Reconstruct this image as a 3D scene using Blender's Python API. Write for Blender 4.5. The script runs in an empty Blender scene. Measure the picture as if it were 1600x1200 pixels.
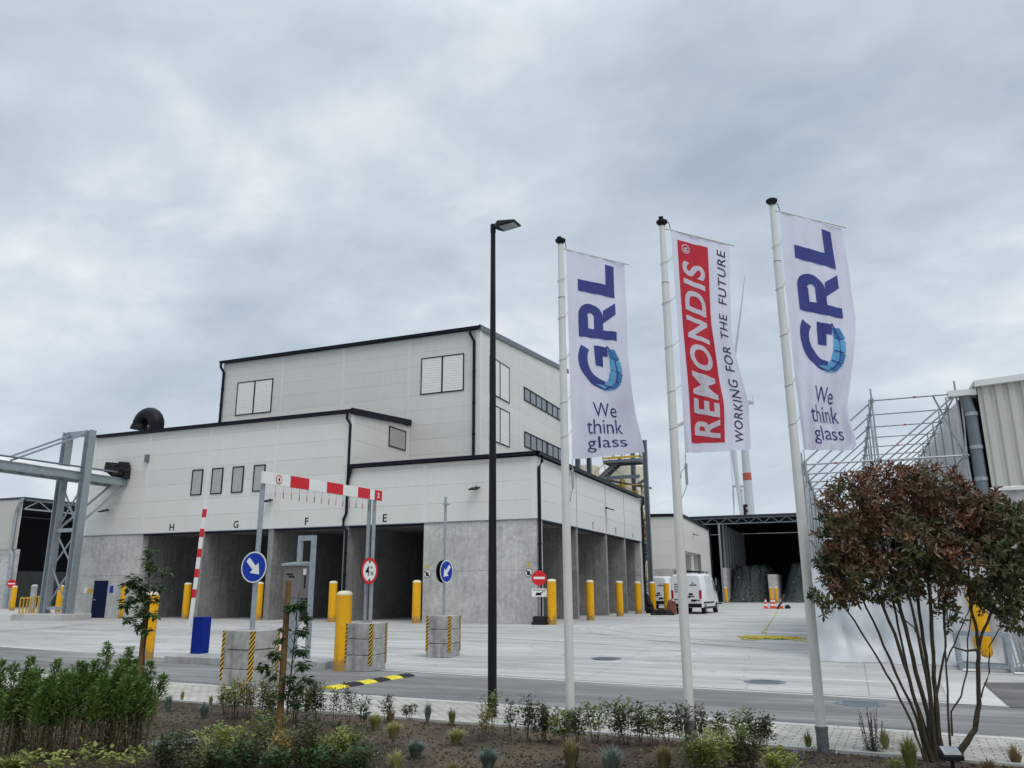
import bpy, bmesh, math, random
import numpy as np
from mathutils import Vector, Matrix
R = math.radians
random.seed(7); np.random.seed(7)
SC = bpy.context.scene
COL = SC.collection

# ------------------------------------------------------------------ camera
# Site frame: X runs along the front of the big hall (to the right), Y runs away from the road, Z up.
FPX = 1240.0; PITCH = math.atan(320/FPX); ROLL = R(0.25); YAW = R(22.3)
CAM = Vector((13.34, -35.49, 2.0))
_fh = Vector((-math.sin(YAW), math.cos(YAW), 0)); _rt = Vector((math.cos(YAW), math.sin(YAW), 0)); _up = Vector((0, 0, 1))
FW = _fh*math.cos(PITCH) + _up*math.sin(PITCH)
UP0 = -_fh*math.sin(PITCH) + _up*math.cos(PITCH)
RT = _rt*math.cos(ROLL) - UP0*math.sin(ROLL)
UPV = _rt*math.sin(ROLL) + UP0*math.cos(ROLL)
cd = bpy.data.cameras.new('camera'); cam = bpy.data.objects.new('camera', cd); COL.objects.link(cam)
cd.sensor_fit = 'HORIZONTAL'; cd.sensor_width = 36; cd.lens = 36*FPX/1600
cd.clip_start = 0.1; cd.clip_end = 5000
cam.matrix_world = Matrix(((RT.x, UPV.x, -FW.x, CAM.x), (RT.y, UPV.y, -FW.y, CAM.y), (RT.z, UPV.z, -FW.z, CAM.z), (0, 0, 0, 1)))
SC.camera = cam
SC.render.resolution_x = 1024; SC.render.resolution_y = 768

# ------------------------------------------------------------------ sky, sun, exposure
SUN_EL = R(58); SUN_AZ_DIR = Vector((0.80, -0.60, 0)).normalized()      # sun stands behind the right shoulder
wd = bpy.data.worlds.new('World'); SC.world = wd; wd.use_nodes = True
wn = wd.node_tree; wn.nodes.clear()
def N(t, kind, **kw):
    n = t.nodes.new(kind)
    for k, v in kw.items():
        if k.startswith('i_'):
            key = k[2:]; key = int(key) if key.isdigit() else key
            n.inputs[key].default_value = v
        else: setattr(n, k, v)
    return n
def ramp(t, stops, interp='LINEAR'):
    n = t.nodes.new('ShaderNodeValToRGB'); e = n.color_ramp.elements; n.color_ramp.interpolation = interp
    while len(e) < len(stops): e.new(0.5)
    for el, (p, c) in zip(e, stops):
        el.position = p; el.color = (*c, 1) if not isinstance(c, (int, float)) else (c, c, c, 1)
    return n
def math_(t, op, a, b=None, clamp=False):
    n = t.nodes.new('ShaderNodeMath'); n.operation = op; n.use_clamp = clamp
    for i, v in enumerate((a, b)):
        if v is None: continue
        if isinstance(v, (int, float)): n.inputs[i].default_value = v
        else: t.links.new(v, n.inputs[i])
    return n.outputs[0]
def mixc(t, fac, a, b, mode='MIX'):
    n = t.nodes.new('ShaderNodeMix'); n.data_type = 'RGBA'; n.blend_type = mode
    for k, v in ((0, fac), (6, a), (7, b)):
        sock = n.inputs[k]
        if isinstance(v, (int, float)): sock.default_value = v if k == 0 else (v, v, v, 1)
        elif isinstance(v, tuple): sock.default_value = (*v, 1) if len(v) == 3 else v
        else: t.links.new(v, sock)
    return n.outputs[2]
sky = N(wn, 'ShaderNodeTexSky', sky_type='NISHITA', sun_disc=False, sun_elevation=SUN_EL, sun_rotation=math.atan2(SUN_AZ_DIR.x, SUN_AZ_DIR.y))
bgs = N(wn, 'ShaderNodeBackground', i_Strength=0.10); wn.links.new(sky.outputs[0], bgs.inputs[0])
tc = N(wn, 'ShaderNodeTexCoord'); sep = N(wn, 'ShaderNodeSeparateXYZ'); wn.links.new(tc.outputs['Generated'], sep.inputs[0])
zc = math_(wn, 'MAXIMUM', sep.outputs[2], 0.0)
den = math_(wn, 'ADD', zc, 0.30)
cx = math_(wn, 'DIVIDE', sep.outputs[0], den); cy = math_(wn, 'DIVIDE', sep.outputs[1], den)
cb = N(wn, 'ShaderNodeCombineXYZ'); wn.links.new(cx, cb.inputs[0]); wn.links.new(cy, cb.inputs[1])
mp = N(wn, 'ShaderNodeMapping'); mp.inputs['Rotation'].default_value = (0, 0, R(35)); mp.inputs['Scale'].default_value = (1.15, 1.45, 1); wn.links.new(cb.outputs[0], mp.inputs[0])
n1 = N(wn, 'ShaderNodeTexNoise', i_Scale=1.15, i_Detail=6.0, i_Roughness=0.50, i_Distortion=0.15); wn.links.new(mp.outputs[0], n1.inputs[0])
n2 = N(wn, 'ShaderNodeTexNoise', i_Scale=3.4, i_Detail=7.0, i_Roughness=0.52, i_Distortion=0.25); wn.links.new(mp.outputs[0], n2.inputs[0])
n3 = N(wn, 'ShaderNodeTexNoise', i_Scale=11.0, i_Detail=8.0, i_Roughness=0.6, i_Distortion=0.3); wn.links.new(mp.outputs[0], n3.inputs[0])
cl = math_(wn, 'ADD', math_(wn, 'ADD', math_(wn, 'MULTIPLY', n1.outputs[0], 0.64), math_(wn, 'MULTIPLY', n2.outputs[0], 0.29)), math_(wn, 'MULTIPLY', n3.outputs[0], 0.07))
cr = ramp(wn, [(0.37, (0.345, 0.415, 0.495)), (0.46, (0.44, 0.51, 0.585)), (0.53, (0.53, 0.59, 0.65)), (0.63, (0.73, 0.77, 0.80))]); wn.links.new(cl, cr.inputs[0])
# overcast sky: brighter low haze by the horizon, and a bright high cloud deck overhead (out of the frame)
hz = ramp(wn, [(0.0, 1.0), (0.10, 0.75), (0.32, 0.0)]); wn.links.new(zc, hz.inputs[0])
ccol = mixc(wn, math_(wn, 'MULTIPLY', hz.outputs[0], 0.5), cr.outputs[0], (0.60, 0.67, 0.72))
zn = ramp(wn, [(0.0, 1.0), (0.62, 1.0), (0.85, 1.9), (1.0, 2.1)]); 
zdiv = math_(wn, 'MULTIPLY', zc, 0.999); wn.links.new(zdiv, zn.inputs[0])
ccol2 = mixc(wn, 1.0, ccol, zn.outputs[0], 'MULTIPLY')
bgc = N(wn, 'ShaderNodeBackground', i_Strength=1.0); wn.links.new(ccol2, bgc.inputs[0])
mxs = N(wn, 'ShaderNodeMixShader', i_0=0.93); wn.links.new(bgs.outputs[0], mxs.inputs[1]); wn.links.new(bgc.outputs[0], mxs.inputs[2])
wo = N(wn, 'ShaderNodeOutputWorld'); wn.links.new(mxs.outputs[0], wo.inputs[0])

sl = bpy.data.lights.new('sun', 'SUN'); sl.energy = 1.1; sl.angle = R(35); sl.color = (1.0, 0.96, 0.90)
so = bpy.data.objects.new('sun', sl); COL.objects.link(so); so.location = (0, 0, 60)
sd = SUN_AZ_DIR*math.cos(SUN_EL) + Vector((0, 0, math.sin(SUN_EL)))
so.rotation_euler = sd.to_track_quat('Z', 'Y').to_euler()
SC.view_settings.view_transform = 'Standard'; SC.view_settings.look = 'None'
SC.view_settings.exposure = 0.25; SC.view_settings.gamma = 1.0

# ------------------------------------------------------------------ placing helpers
def ray(px, py): return FW + RT*((px-800)/FPX) - UPV*((py-600)/FPX)
def gz(v): return 0.0 if v < -16 else 0.45 if v > -4 else 0.45*(v+16)/12
def bed_edge(u): return -23.45 - 0.06*u
def bed(u, v):
    d = max(0.0, bed_edge(u)-v)
    h = 0.03 + 0.10*(1-math.exp(-d/0.5)) + 0.035*math.sin(u*1.3+0.7)*math.sin(v*1.7)*min(1, d) + 0.02*math.sin(u*3.1+v*2.3)*min(1, d)
    return h
def at(px, py, dz=0.0, fn=None):
    """ground point seen at a pixel of the 1600x1200 photograph"""
    z = 0.0; d = ray(px, py)
    for _ in range(60):
        p = CAM + d*((z+dz-CAM.z)/d.z); z = .5*z + .5*(fn(p.x, p.y) if fn else gz(p.y))
    return Vector((p.x, p.y, z))
def atb(px, py): return at(px, py, 0, bed)
def on(ax, val, px, py):
    d = ray(px, py); return CAM + d*((val-CAM[ax])/d[ax])
def onp(p0, n, px, py):
    d = ray(px, py); return CAM + d*((p0-CAM).dot(n)/d.dot(n))

# ------------------------------------------------------------------ mesh helpers
class MB:
    def __init__(s): s.v = []; s.f = []; s.m = []; s.sm = []
    def add(s, vs, fs, mi=0, smooth=False):
        b = len(s.v); s.v.extend([tuple(q) for q in vs])
        for f in fs: s.f.append(tuple(b+i for i in f)); s.m.append(mi); s.sm.append(smooth)
        return s
    def box(s, a, b, mi=0):
        x0, y0, z0 = (min(a[i], b[i]) for i in range(3)); x1, y1, z1 = (max(a[i], b[i]) for i in range(3))
        return s.add([(x0,y0,z0),(x1,y0,z0),(x1,y1,z0),(x0,y1,z0),(x0,y0,z1),(x1,y0,z1),(x1,y1,z1),(x0,y1,z1)],
              [(0,3,2,1),(4,5,6,7),(0,1,5,4),(1,2,6,5),(2,3,7,6),(3,0,4,7)], mi)
    def hexa(s, pts, mi=0):   # 8 points: bottom ring ccw, top ring ccw
        return s.add(pts, [(0,3,2,1),(4,5,6,7),(0,1,5,4),(1,2,6,5),(2,3,7,6),(3,0,4,7)], mi)
    def bar(s, p, q, w, h, mi=0, upv=None):
        p = Vector(p); q = Vector(q); d = (q-p).normalized(); u = Vector(upv) if upv else Vector((0, 0, 1))
        if abs(d.dot(u)) > 0.98: u = Vector((0, 1, 0))
        a = d.cross(u).normalized(); b = a.cross(d).normalized(); a *= w/2; b *= h/2
        return s.hexa([p-a-b, p+a-b, q+a-b, q-a-b, p-a+b, p+a+b, q+a+b, q-a+b], mi)
    def cyl(s, p, q, r0, r1=None, n=16, mi=0, caps=True):
        r1 = r0 if r1 is None else r1
        p = Vector(p); q = Vector(q); d = (q-p).normalized(); u = Vector((0, 0, 1)) if abs(d.z) < .9 else Vector((1, 0, 0))
        a = d.cross(u).normalized(); b = d.cross(a).normalized(); vs = []
        for c, r in ((p, r0), (q, r1)):
            for i in range(n): t = 2*math.pi*i/n; vs.append(c + a*(r*math.cos(t)) + b*(r*math.sin(t)))
        s.add(vs, [(i, i+n, (i+1) % n+n, (i+1) % n) for i in range(n)], mi, n > 6)
        if caps: s.add(vs[:n], [tuple(range(n))], mi); s.add(vs[n:], [tuple(range(n-1, -1, -1))], mi)
        return s
    def tube(s, pts, r, n=8, mi=0):
        pts = [Vector(p) for p in pts]; rs = r if isinstance(r, (list, tuple)) else [r]*len(pts); vs = []
        ref = Vector((0.13, 0.21, 1)).normalized()
        for i, p in enumerate(pts):
            d = (pts[min(i+1, len(pts)-1)] - pts[max(i-1, 0)]).normalized()
            a = d.cross(ref); a = a.normalized() if a.length > .15 else d.cross(Vector((1, 0, 0))).normalized(); b = d.cross(a)
            for k in range(n): t = 2*math.pi*k/n; vs.append(p + a*(rs[i]*math.cos(t)) + b*(rs[i]*math.sin(t)))
        fs = [(i*n+k, i*n+n+k, i*n+n+(k+1) % n, i*n+(k+1) % n) for i in range(len(pts)-1) for k in range(n)]
        s.add(vs, fs, mi, True); s.add(vs[:n], [tuple(range(n))], mi); s.add(vs[-n:], [tuple(range(n-1, -1, -1))], mi)
        return s
    def lathe(s, c, prof, n=20, mi=0):   # prof: (r, z) bottom to top
        c = Vector(c); vs = []
        for r, z in prof:
            for k in range(n): t = 2*math.pi*k/n; vs.append((c.x+r*math.cos(t), c.y+r*math.sin(t), c.z+z))
        fs = [(i*n+k, i*n+(k+1) % n, i*n+n+(k+1) % n, i*n+n+k) for i in range(len(prof)-1) for k in range(n)]
        s.add(vs, fs, mi, True); s.add(vs[:n], [tuple(range(n-1, -1, -1))], mi); s.add(vs[-n:], [tuple(range(n))], mi); return s
    def prism(s, poly, f0, f1, mi=0):  # poly 2D list, f0/f1 map (a,b)->3D for the two caps
        n = len(poly); vs = [f0(*p) for p in poly] + [f1(*p) for p in poly]
        s.add(vs, [tuple(range(n)), tuple(range(2*n-1, n-1, -1))] + [(i, i+n, (i+1) % n+n, (i+1) % n) for i in range(n)], mi); return s
    def build(s, name, mats, parent=None, bevel=0, fixn=False, sharp=35):
        me = bpy.data.meshes.new(name); o = bpy.data.objects.new(name, me); COL.objects.link(o)
        off = parent.matrix_world.translation if parent else Vector((0, 0, 0))
        if parent and parent.parent: off = WORLD[parent.name]
        if parent and parent.name in WORLD: off = WORLD[parent.name]
        WORLD[o.name] = Vector(off)
        vs = [(v[0]-off[0], v[1]-off[1], v[2]-off[2]) for v in s.v]
        me.from_pydata(vs, [], s.f)
        mats = mats if isinstance(mats, (list, tuple)) else [mats]
        for m in mats: me.materials.append(m)
        me.polygons.foreach_set('material_index', s.m); me.polygons.foreach_set('use_smooth', s.sm)
        me.update()
        if fixn:
            b = bmesh.new(); b.from_mesh(me); bmesh.ops.recalc_face_normals(b, faces=b.faces); b.to_mesh(me); b.free()
        if any(s.sm): me.set_sharp_from_angle(angle=R(sharp))
        if bevel:
            md = o.modifiers.new('bevel', 'BEVEL'); md.width = bevel; md.segments = 2; md.limit_method = 'ANGLE'
        if parent: o.parent = parent
        return o
WORLD = {}
def tag(o, label=None, cat=None, group=None, kind=None):
    if label: o['label'] = label
    if cat: o['category'] = cat
    if group: o['group'] = group
    if kind: o['kind'] = kind
    return o
def thing(name, loc, label, cat, group=None):
    o = bpy.data.objects.new(name, None); COL.objects.link(o); o.location = loc; o.empty_display_size = 0.2
    WORLD[o.name] = Vector(loc); o.matrix_world = Matrix.Translation(Vector(loc))
    return tag(o, label, cat, group)
KIDS = {}
def copy_thing(root, loc, label, rotz=0, scale=1.0, group=None):
    r = root.copy(); COL.objects.link(r); r.location = loc; r.rotation_euler = (0, 0, rotz); r.scale = (scale,)*3 if not isinstance(scale, tuple) else scale
    r['label'] = label
    if group: r['group'] = group
    for ch in [o for o in COL.objects if o.parent == root]:
        c = ch.copy(); COL.objects.link(c); c.parent = r
        for g in [o for o in COL.objects if o.parent == ch]:
            d = g.copy(); COL.objects.link(d); d.parent = c
    return r

# ------------------------------------------------------------------ materials
def newmat(name):
    m = bpy.data.materials.new(name); m.use_nodes = True; t = m.node_tree; t.nodes.clear()
    b = t.nodes.new('ShaderNodeBsdfPrincipled'); o = t.nodes.new('ShaderNodeOutputMaterial'); t.links.new(b.outputs[0], o.inputs[0])
    return m, t, b, o
def paint(name, col, rough=.5, metal=0.0, var=.08, scale=3.0, bump=0.0, bscale=60.0, streak=0.0, dirt=None):
    m, t, b, o = newmat(name); b.inputs['Roughness'].default_value = rough; b.inputs['Metallic'].default_value = metal; b.inputs['Specular IOR Level'].default_value = .28
    c = N(t, 'ShaderNodeTexCoord'); n = N(t, 'ShaderNodeTexNoise', i_Scale=scale, i_Detail=6.0, i_Roughness=.6); t.links.new(c.outputs['Object'], n.inputs[0])
    r = ramp(t, [(.3, tuple(x*(1-var) for x in col)), (.7, tuple(min(1, x*(1+var)) for x in col))]); t.links.new(n.outputs[0], r.inputs[0])
    out = r.outputs[0]
    if streak:
        mp = N(t, 'ShaderNodeMapping'); mp.inputs['Scale'].default_value = (6, 6, .35); t.links.new(c.outputs['Object'], mp.inputs[0])
        n3 = N(t, 'ShaderNodeTexNoise', i_Scale=1.5, i_Detail=5.0, i_Roughness=.65); t.links.new(mp.outputs[0], n3.inputs[0])
        r3 = ramp(t, [(.35, 1-streak), (.62, 1.0)]); t.links.new(n3.outputs[0], r3.inputs[0]); out = mixc(t, 1.0, out, r3.outputs[0], 'MULTIPLY')
    if dirt:
        n4 = N(t, 'ShaderNodeTexNoise', i_Scale=scale*2.3, i_Detail=8.0, i_Roughness=.7); t.links.new(c.outputs['Object'], n4.inputs[0])
        r4 = ramp(t, [(.56, 0.0), (.72, 1.0)]); t.links.new(n4.outputs[0], r4.inputs[0]); out = mixc(t, math_(t, 'MULTIPLY', r4.outputs[0], dirt[1]), out, dirt[0])
    t.links.new(out, b.inputs['Base Color'])
    rr = ramp(t, [(.3, max(0, rough-.08)), (.7, min(1, rough+.08))]); t.links.new(n.outputs[0], rr.inputs[0]); t.links.new(rr.outputs[0], b.inputs['Roughness'])
    if bump:
        n2 = N(t, 'ShaderNodeTexNoise', i_Scale=bscale, i_Detail=4.0); t.links.new(c.outputs['Object'], n2.inputs[0])
        bp = N(t, 'ShaderNodeBump', i_Strength=bump, i_Distance=.01); t.links.new(n2.outputs[0], bp.inputs['Height']); t.links.new(bp.outputs[0], b.inputs['Normal'])
    return m
for k_ in ():
    pass
def concrete(name, lo, hi, joint=0.0, tint=(1, 1, .97), streak=.16, horiz=2.4):
    """board marked cast concrete: cloudy, streaked, with pour joints and tie holes"""
    m, t, b, o = newmat(name); b.inputs['Roughness'].default_value = .85
    c = N(t, 'ShaderNodeTexCoord')
    n1 = N(t, 'ShaderNodeTexNoise', i_Scale=.55, i_Detail=8.0, i_Roughness=.68, i_Distortion=.6); t.links.new(c.outputs['Object'], n1.inputs[0])
    n2 = N(t, 'ShaderNodeTexNoise', i_Scale=4.5, i_Detail=10.0, i_Roughness=.75); t.links.new(c.outputs['Object'], n2.inputs[0])
    mp = N(t, 'ShaderNodeMapping'); mp.inputs['Scale'].default_value = (3.2, 3.2, .28); t.links.new(c.outputs['Object'], mp.inputs[0])
    n3 = N(t, 'ShaderNodeTexNoise', i_Scale=1.6, i_Detail=7.0, i_Roughness=.7); t.links.new(mp.outputs[0], n3.inputs[0])
    s = math_(t, 'ADD', math_(t, 'MULTIPLY', n1.outputs[0], .5), math_(t, 'MULTIPLY', n2.outputs[0], .5))
    r = ramp(t, [(.34, tuple(lo*x for x in tint)), (.52, tuple((lo+hi)/2*x for x in tint)), (.66, tuple(hi*x for x in tint))]); t.links.new(s, r.inputs[0])
    r3 = ramp(t, [(.34, 1-streak), (.5, 1.0), (.7, 1+streak*.5)]); t.links.new(n3.outputs[0], r3.inputs[0])
    out = mixc(t, 1.0, r.outputs[0], r3.outputs[0], 'MULTIPLY')
    if joint:
        sp = N(t, 'ShaderNodeSeparateXYZ'); t.links.new(c.outputs['Object'], sp.inputs[0])
        def line(sock, per, off, w):
            x = math_(t, 'FRACT', math_(t, 'DIVIDE', math_(t, 'ADD', sock, off), per))
            return math_(t, 'LESS_THAN', math_(t, 'ABSOLUTE', math_(t, 'SUBTRACT', x, .5)), w/per)
        hl = line(sp.outputs[2], horiz, -horiz*.5+horiz, .012)
        xy = math_(t, 'ADD', sp.outputs[0], sp.outputs[1])
        vl = line(xy, 2.7, 1.1, .010)
        mk = math_(t, 'MAXIMUM', hl, math_(t, 'MULTIPLY', vl, .7))
        out = mixc(t, math_(t, 'MULTIPLY', mk, joint), out, (lo*.55, lo*.55, lo*.55))
        # tie holes
        vx = N(t, 'ShaderNodeTexVoronoi', i_Scale=.75, i_Randomness=.12); t.links.new(c.outputs['Object'], vx.inputs[0])
        ho = math_(t, 'LESS_THAN', vx.outputs['Distance'], .022); out = mixc(t, math_(t, 'MULTIPLY', ho, .8), out, (lo*.4,)*3)
    t.links.new(out, b.inputs['Base Color'])
    bp = N(t, 'ShaderNodeBump', i_Strength=.35, i_Distance=.02); t.links.new(n2.outputs[0], bp.inputs['Height']); t.links.new(bp.outputs[0], b.inputs['Normal'])
    return m
def leafmat(name, cols, trans=.25, rough=.45):
    m, t, b, o = newmat(name); b.inputs['Roughness'].default_value = rough
    g = N(t, 'ShaderNodeNewGeometry'); st = [(i/(max(1, len(cols)-1)), c) for i, c in enumerate(cols)]
    r = ramp(t, st); t.links.new(g.outputs['Random Per Island'], r.inputs[0]); t.links.new(r.outputs[0], b.inputs['Base Color'])
    tr = t.nodes.new('ShaderNodeBsdfTranslucent'); t.links.new(r.outputs[0], tr.inputs[0])
    mx = N(t, 'ShaderNodeMixShader', i_0=trans); t.links.new(b.outputs[0], mx.inputs[1]); t.links.new(tr.outputs[0], mx.inputs[2]); t.links.new(mx.outputs[0], o.inputs[0])
    return m

M = {}
M['clad'] = paint('cladding_light_grey', (.69, .685, .64), .42, var=.025, scale=.35, streak=.04)
M['clad_trim'] = paint('cladding_trim', (.69, .70, .67), .4, var=.03)
M['clad_back'] = paint('cladding_core', (.25, .25, .24), .7)
M['clad_white'] = paint('corrugated_off_white', (.52, .52, .47), .45, var=.05, scale=.5, streak=.08)
M['roofm'] = paint('roof_sheet_anthracite', (.045, .05, .058), .45, var=.15)
M['navy'] = paint('anthracite_trim', (.010, .012, .020), .45, var=.15)
M['black'] = paint('black_plastic', (.014, .014, .016), .45, var=.2)
M['rubber'] = paint('rubber', (.02, .02, .02), .8, var=.25, scale=20)
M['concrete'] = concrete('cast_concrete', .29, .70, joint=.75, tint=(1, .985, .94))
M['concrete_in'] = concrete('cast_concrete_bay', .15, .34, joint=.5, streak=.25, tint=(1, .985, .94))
M['concrete_blk'] = concrete('concrete_block', .17, .56, streak=.3, tint=(1, .985, .94))
M['kerbc'] = concrete('kerb_concrete', .38, .60, streak=.08, tint=(1, .99, .94))
M['yellow'] = paint('bollard_yellow', (.84, .42, .008), .42, var=.08, scale=2.4, streak=.12, dirt=((.22, .14, .04), .5))
M['yellow_cap'] = paint('bollard_cap', (.72, .66, .50), .6, var=.1)
M['galv'] = paint('galvanised_steel', (.33, .37, .40), .42, metal=.45, var=.18, scale=9)
M['steel_dk'] = paint('grey_painted_steel', (.15, .175, .20), .5, metal=.1, var=.12)
M['stainless'] = paint('stainless', (.20, .19, .175), .4, metal=.4, var=.1)
M['white'] = paint('white_paint', (.78, .78, .76), .4, var=.04)
M['polew'] = paint('pole_white', (.66, .66, .62), .38, var=.05, streak=.06)
M['red'] = paint('sign_red', (.62, .02, .03), .4, var=.06)
M['band'] = paint('faded_red_band', (.42, .09, .07), .5)
M['blue'] = paint('sign_blue', (.012, .045, .36), .4, var=.08)
M['barrier_blue'] = paint('barrier_blue', (.003, .018, .22), .4, var=.1)
M['door'] = paint('door_navy', (.004, .010, .045), .45, var=.1)
M['lamp'] = paint('lamp_post_black', (.014, .016, .019), .42, var=.15)
M['wood'] = paint('stake_wood', (.20, .105, .040), .8, var=.3, scale=12, streak=.35, bump=.3)
M['bark'] = paint('bark', (.055, .045, .028), .85, var=.4, scale=20, bump=.6, bscale=90, dirt=((.11, .11, .05), .5))
M['stem'] = paint('twig', (.13, .10, .06), .8, var=.3, scale=15)
M['dark_in'] = paint('interior_shade', (.020, .022, .025), .8, var=.3, scale=1)  # near black base puts the shade of enclosed walls into the colour
M['glass'] = paint('window_glass', (.20, .23, .25), .08, metal=.0, var=.1)  # base lightened to stand in for sky reflected in the panes
M['slatw'] = paint('louvre_light', (.80, .80, .75), .5, var=.03)
M['slatg'] = paint('louvre_grey', (.42, .43, .41), .5, var=.08)
M['rail_y'] = paint('railing_yellow', (.62, .38, .03), .5, var=.1)
M['cream'] = paint('cream_tank', (.62, .58, .46), .5, var=.05)
M['tubes'] = paint('scaffold_tube', (.33, .35, .37), .35, metal=.6, var=.15, scale=4)
M['lantern'] = paint('lens', (.75, .75, .7), .2, var=.02)
M['rope'] = paint('rope', (.55, .55, .50), .8)
M['hump_y'] = paint('rubber_yellow', (.72, .60, .03), .6, var=.15, scale=8, dirt=((.1, .1, .06), .5))
M['stone'] = paint('flat_stone', (.17, .18, .165), .85, var=.3, scale=5, bump=.5, bscale=25)
M['brown'] = paint('brown_cloth', (.20, .075, .05), .85, var=.3, scale=8)
M['turbine'] = paint('turbine_grey', (.50, .52, .54), .5, var=.03)
M['vanw'] = paint('van_white', (.74, .76, .78), .25, var=.03, scale=1)
M['tail'] = paint('tail_light', (.40, .01, .01), .2)
M['hose'] = paint('yellow_hose', (.55, .45, .06), .6, var=.2)
M['orange'] = paint('cone_orange', (.75, .09, .04), .5)
M['sleeve'] = paint('zinc_sleeve', (.16, .17, .18), .5, metal=.4, var=.3, scale=15)
M['salvia'] = leafmat('salvia_flowers', [(.05, .02, .10), (.12, .05, .20), (.07, .04, .10)], .1)
M['l_red'] = leafmat('photinia_new', [(.125, .045, .024), (.18, .070, .036), (.11, .060, .026), (.28, .15, .09)], .18, .38)
M['l_mid'] = leafmat('photinia_mid', [(.085, .055, .022), (.13, .095, .040), (.12, .058, .030), (.080, .078, .028)], .18, .38)
M['l_grn'] = leafmat('photinia_old', [(.040, .055, .016), (.070, .092, .028), (.12, .135, .048), (.05, .06, .022)], .18, .35)
M['l_hedge'] = leafmat('privet', [(.045, .095, .018), (.080, .160, .028), (.135, .235, .045), (.20, .28, .07), (.055, .11, .022)], .25)
M['l_dull'] = leafmat('dull_leaf', [(.045, .070, .026), (.075, .10, .035), (.10, .115, .050), (.05, .065, .03)], .25)
M['l_fresh'] = leafmat('fresh_leaf', [(.07, .12, .028), (.12, .18, .040), (.22, .26, .06), (.09, .13, .04)], .28)
M['l_lime'] = leafmat('lime_leaf', [(.26, .32, .06), (.34, .36, .10), (.17, .26, .05), (.38, .34, .08)], .3)
M['l_amber'] = leafmat('amber_leaf', [(.32, .24, .05), (.22, .22, .05), (.36, .20, .06)], .3)
M['l_dark'] = leafmat('maple_leaf', [(.025, .06, .018), (.045, .095, .026), (.07, .13, .035)], .25)
M['g_yel'] = leafmat('grass_straw', [(.30, .30, .10), (.42, .38, .14), (.24, .27, .09), (.48, .42, .20)], .25, .6)
M['g_blue'] = leafmat('grass_blue', [(.12, .17, .14), (.20, .25, .21), (.09, .13, .11)], .2, .6)
M['g_grn'] = leafmat('grass_green', [(.13, .18, .045), (.20, .24, .07), (.28, .26, .09)], .25, .6)
M['g_brn'] = leafmat('grass_brown', [(.20, .15, .07), (.28, .21, .09), (.16, .15, .06)], .25, .6)

for k_, s_ in (('door', .08), ('barrier_blue', .12), ('blue', .15), ('navy', .12), ('black', .15), ('lamp', .15)): next(n for n in M[k_].node_tree.nodes if n.type == 'BSDF_PRINCIPLED').inputs['Specular IOR Level'].default_value = s_
# panel to panel tone and run-off streaks on the cladding; splash dirt and scrapes low on the bollards
def tweak(m, fn):
    t = m.node_tree; b = next(n for n in t.nodes if n.type == 'BSDF_PRINCIPLED'); l = b.inputs['Base Color'].links[0]; src = l.from_socket; t.links.new(fn(t, src), b.inputs['Base Color'])
def panel_tone(t, src):
    g = N(t, 'ShaderNodeNewGeometry'); r = ramp(t, [(0, .955), (1, 1.03)]); t.links.new(g.outputs['Random Per Island'], r.inputs[0]); return mixc(t, 1.0, src, r.outputs[0], 'MULTIPLY')
tweak(M['clad'], panel_tone)
def splash(t, src):
    c = N(t, 'ShaderNodeTexCoord'); sp = N(t, 'ShaderNodeSeparateXYZ'); t.links.new(c.outputs['Object'], sp.inputs[0]); n = N(t, 'ShaderNodeTexNoise', i_Scale=9.0, i_Detail=8.0, i_Roughness=.75); t.links.new(c.outputs['Object'], n.inputs[0])
    h = ramp(t, [(.0, .34), (.28, .0)]); t.links.new(math_(t, 'MULTIPLY', sp.outputs[2], .5), h.inputs[0])
    k = math_(t, 'GREATER_THAN', math_(t, 'ADD', n.outputs[0], h.outputs[0]), .66); out = mixc(t, math_(t, 'MULTIPLY', k, .6), src, (.16, .13, .09))
    n2 = N(t, 'ShaderNodeTexNoise', i_Scale=3.0, i_Detail=10.0, i_Roughness=.8, i_Distortion=1.5); t.links.new(c.outputs['Object'], n2.inputs[0]); k2 = math_(t, 'GREATER_THAN', n2.outputs[0], .665); return mixc(t, math_(t, 'MULTIPLY', k2, .55), out, (.10, .075, .04))
tweak(M['yellow'], splash)
# hazard tape, soil, ground sheets
def stripemat(name, ca, cb_, per, ax=2, diag=0.0):
    m, t, b, o = newmat(name); b.inputs['Roughness'].default_value = .5
    c = N(t, 'ShaderNodeTexCoord'); sp = N(t, 'ShaderNodeSeparateXYZ'); t.links.new(c.outputs['Object'], sp.inputs[0])
    s = sp.outputs[ax]
    if diag: s = math_(t, 'ADD', s, math_(t, 'MULTIPLY', math_(t, 'ADD', sp.outputs[0], sp.outputs[1]), diag))
    k = math_(t, 'GREATER_THAN', math_(t, 'FRACT', math_(t, 'DIVIDE', s, per)), .5)
    t.links.new(mixc(t, k, ca, cb_), b.inputs['Base Color']); return m
M['hazard'] = stripemat('hazard_tape', (.62, .36, .02), (.012, .012, .012), .10, 2, -1.0)

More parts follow.
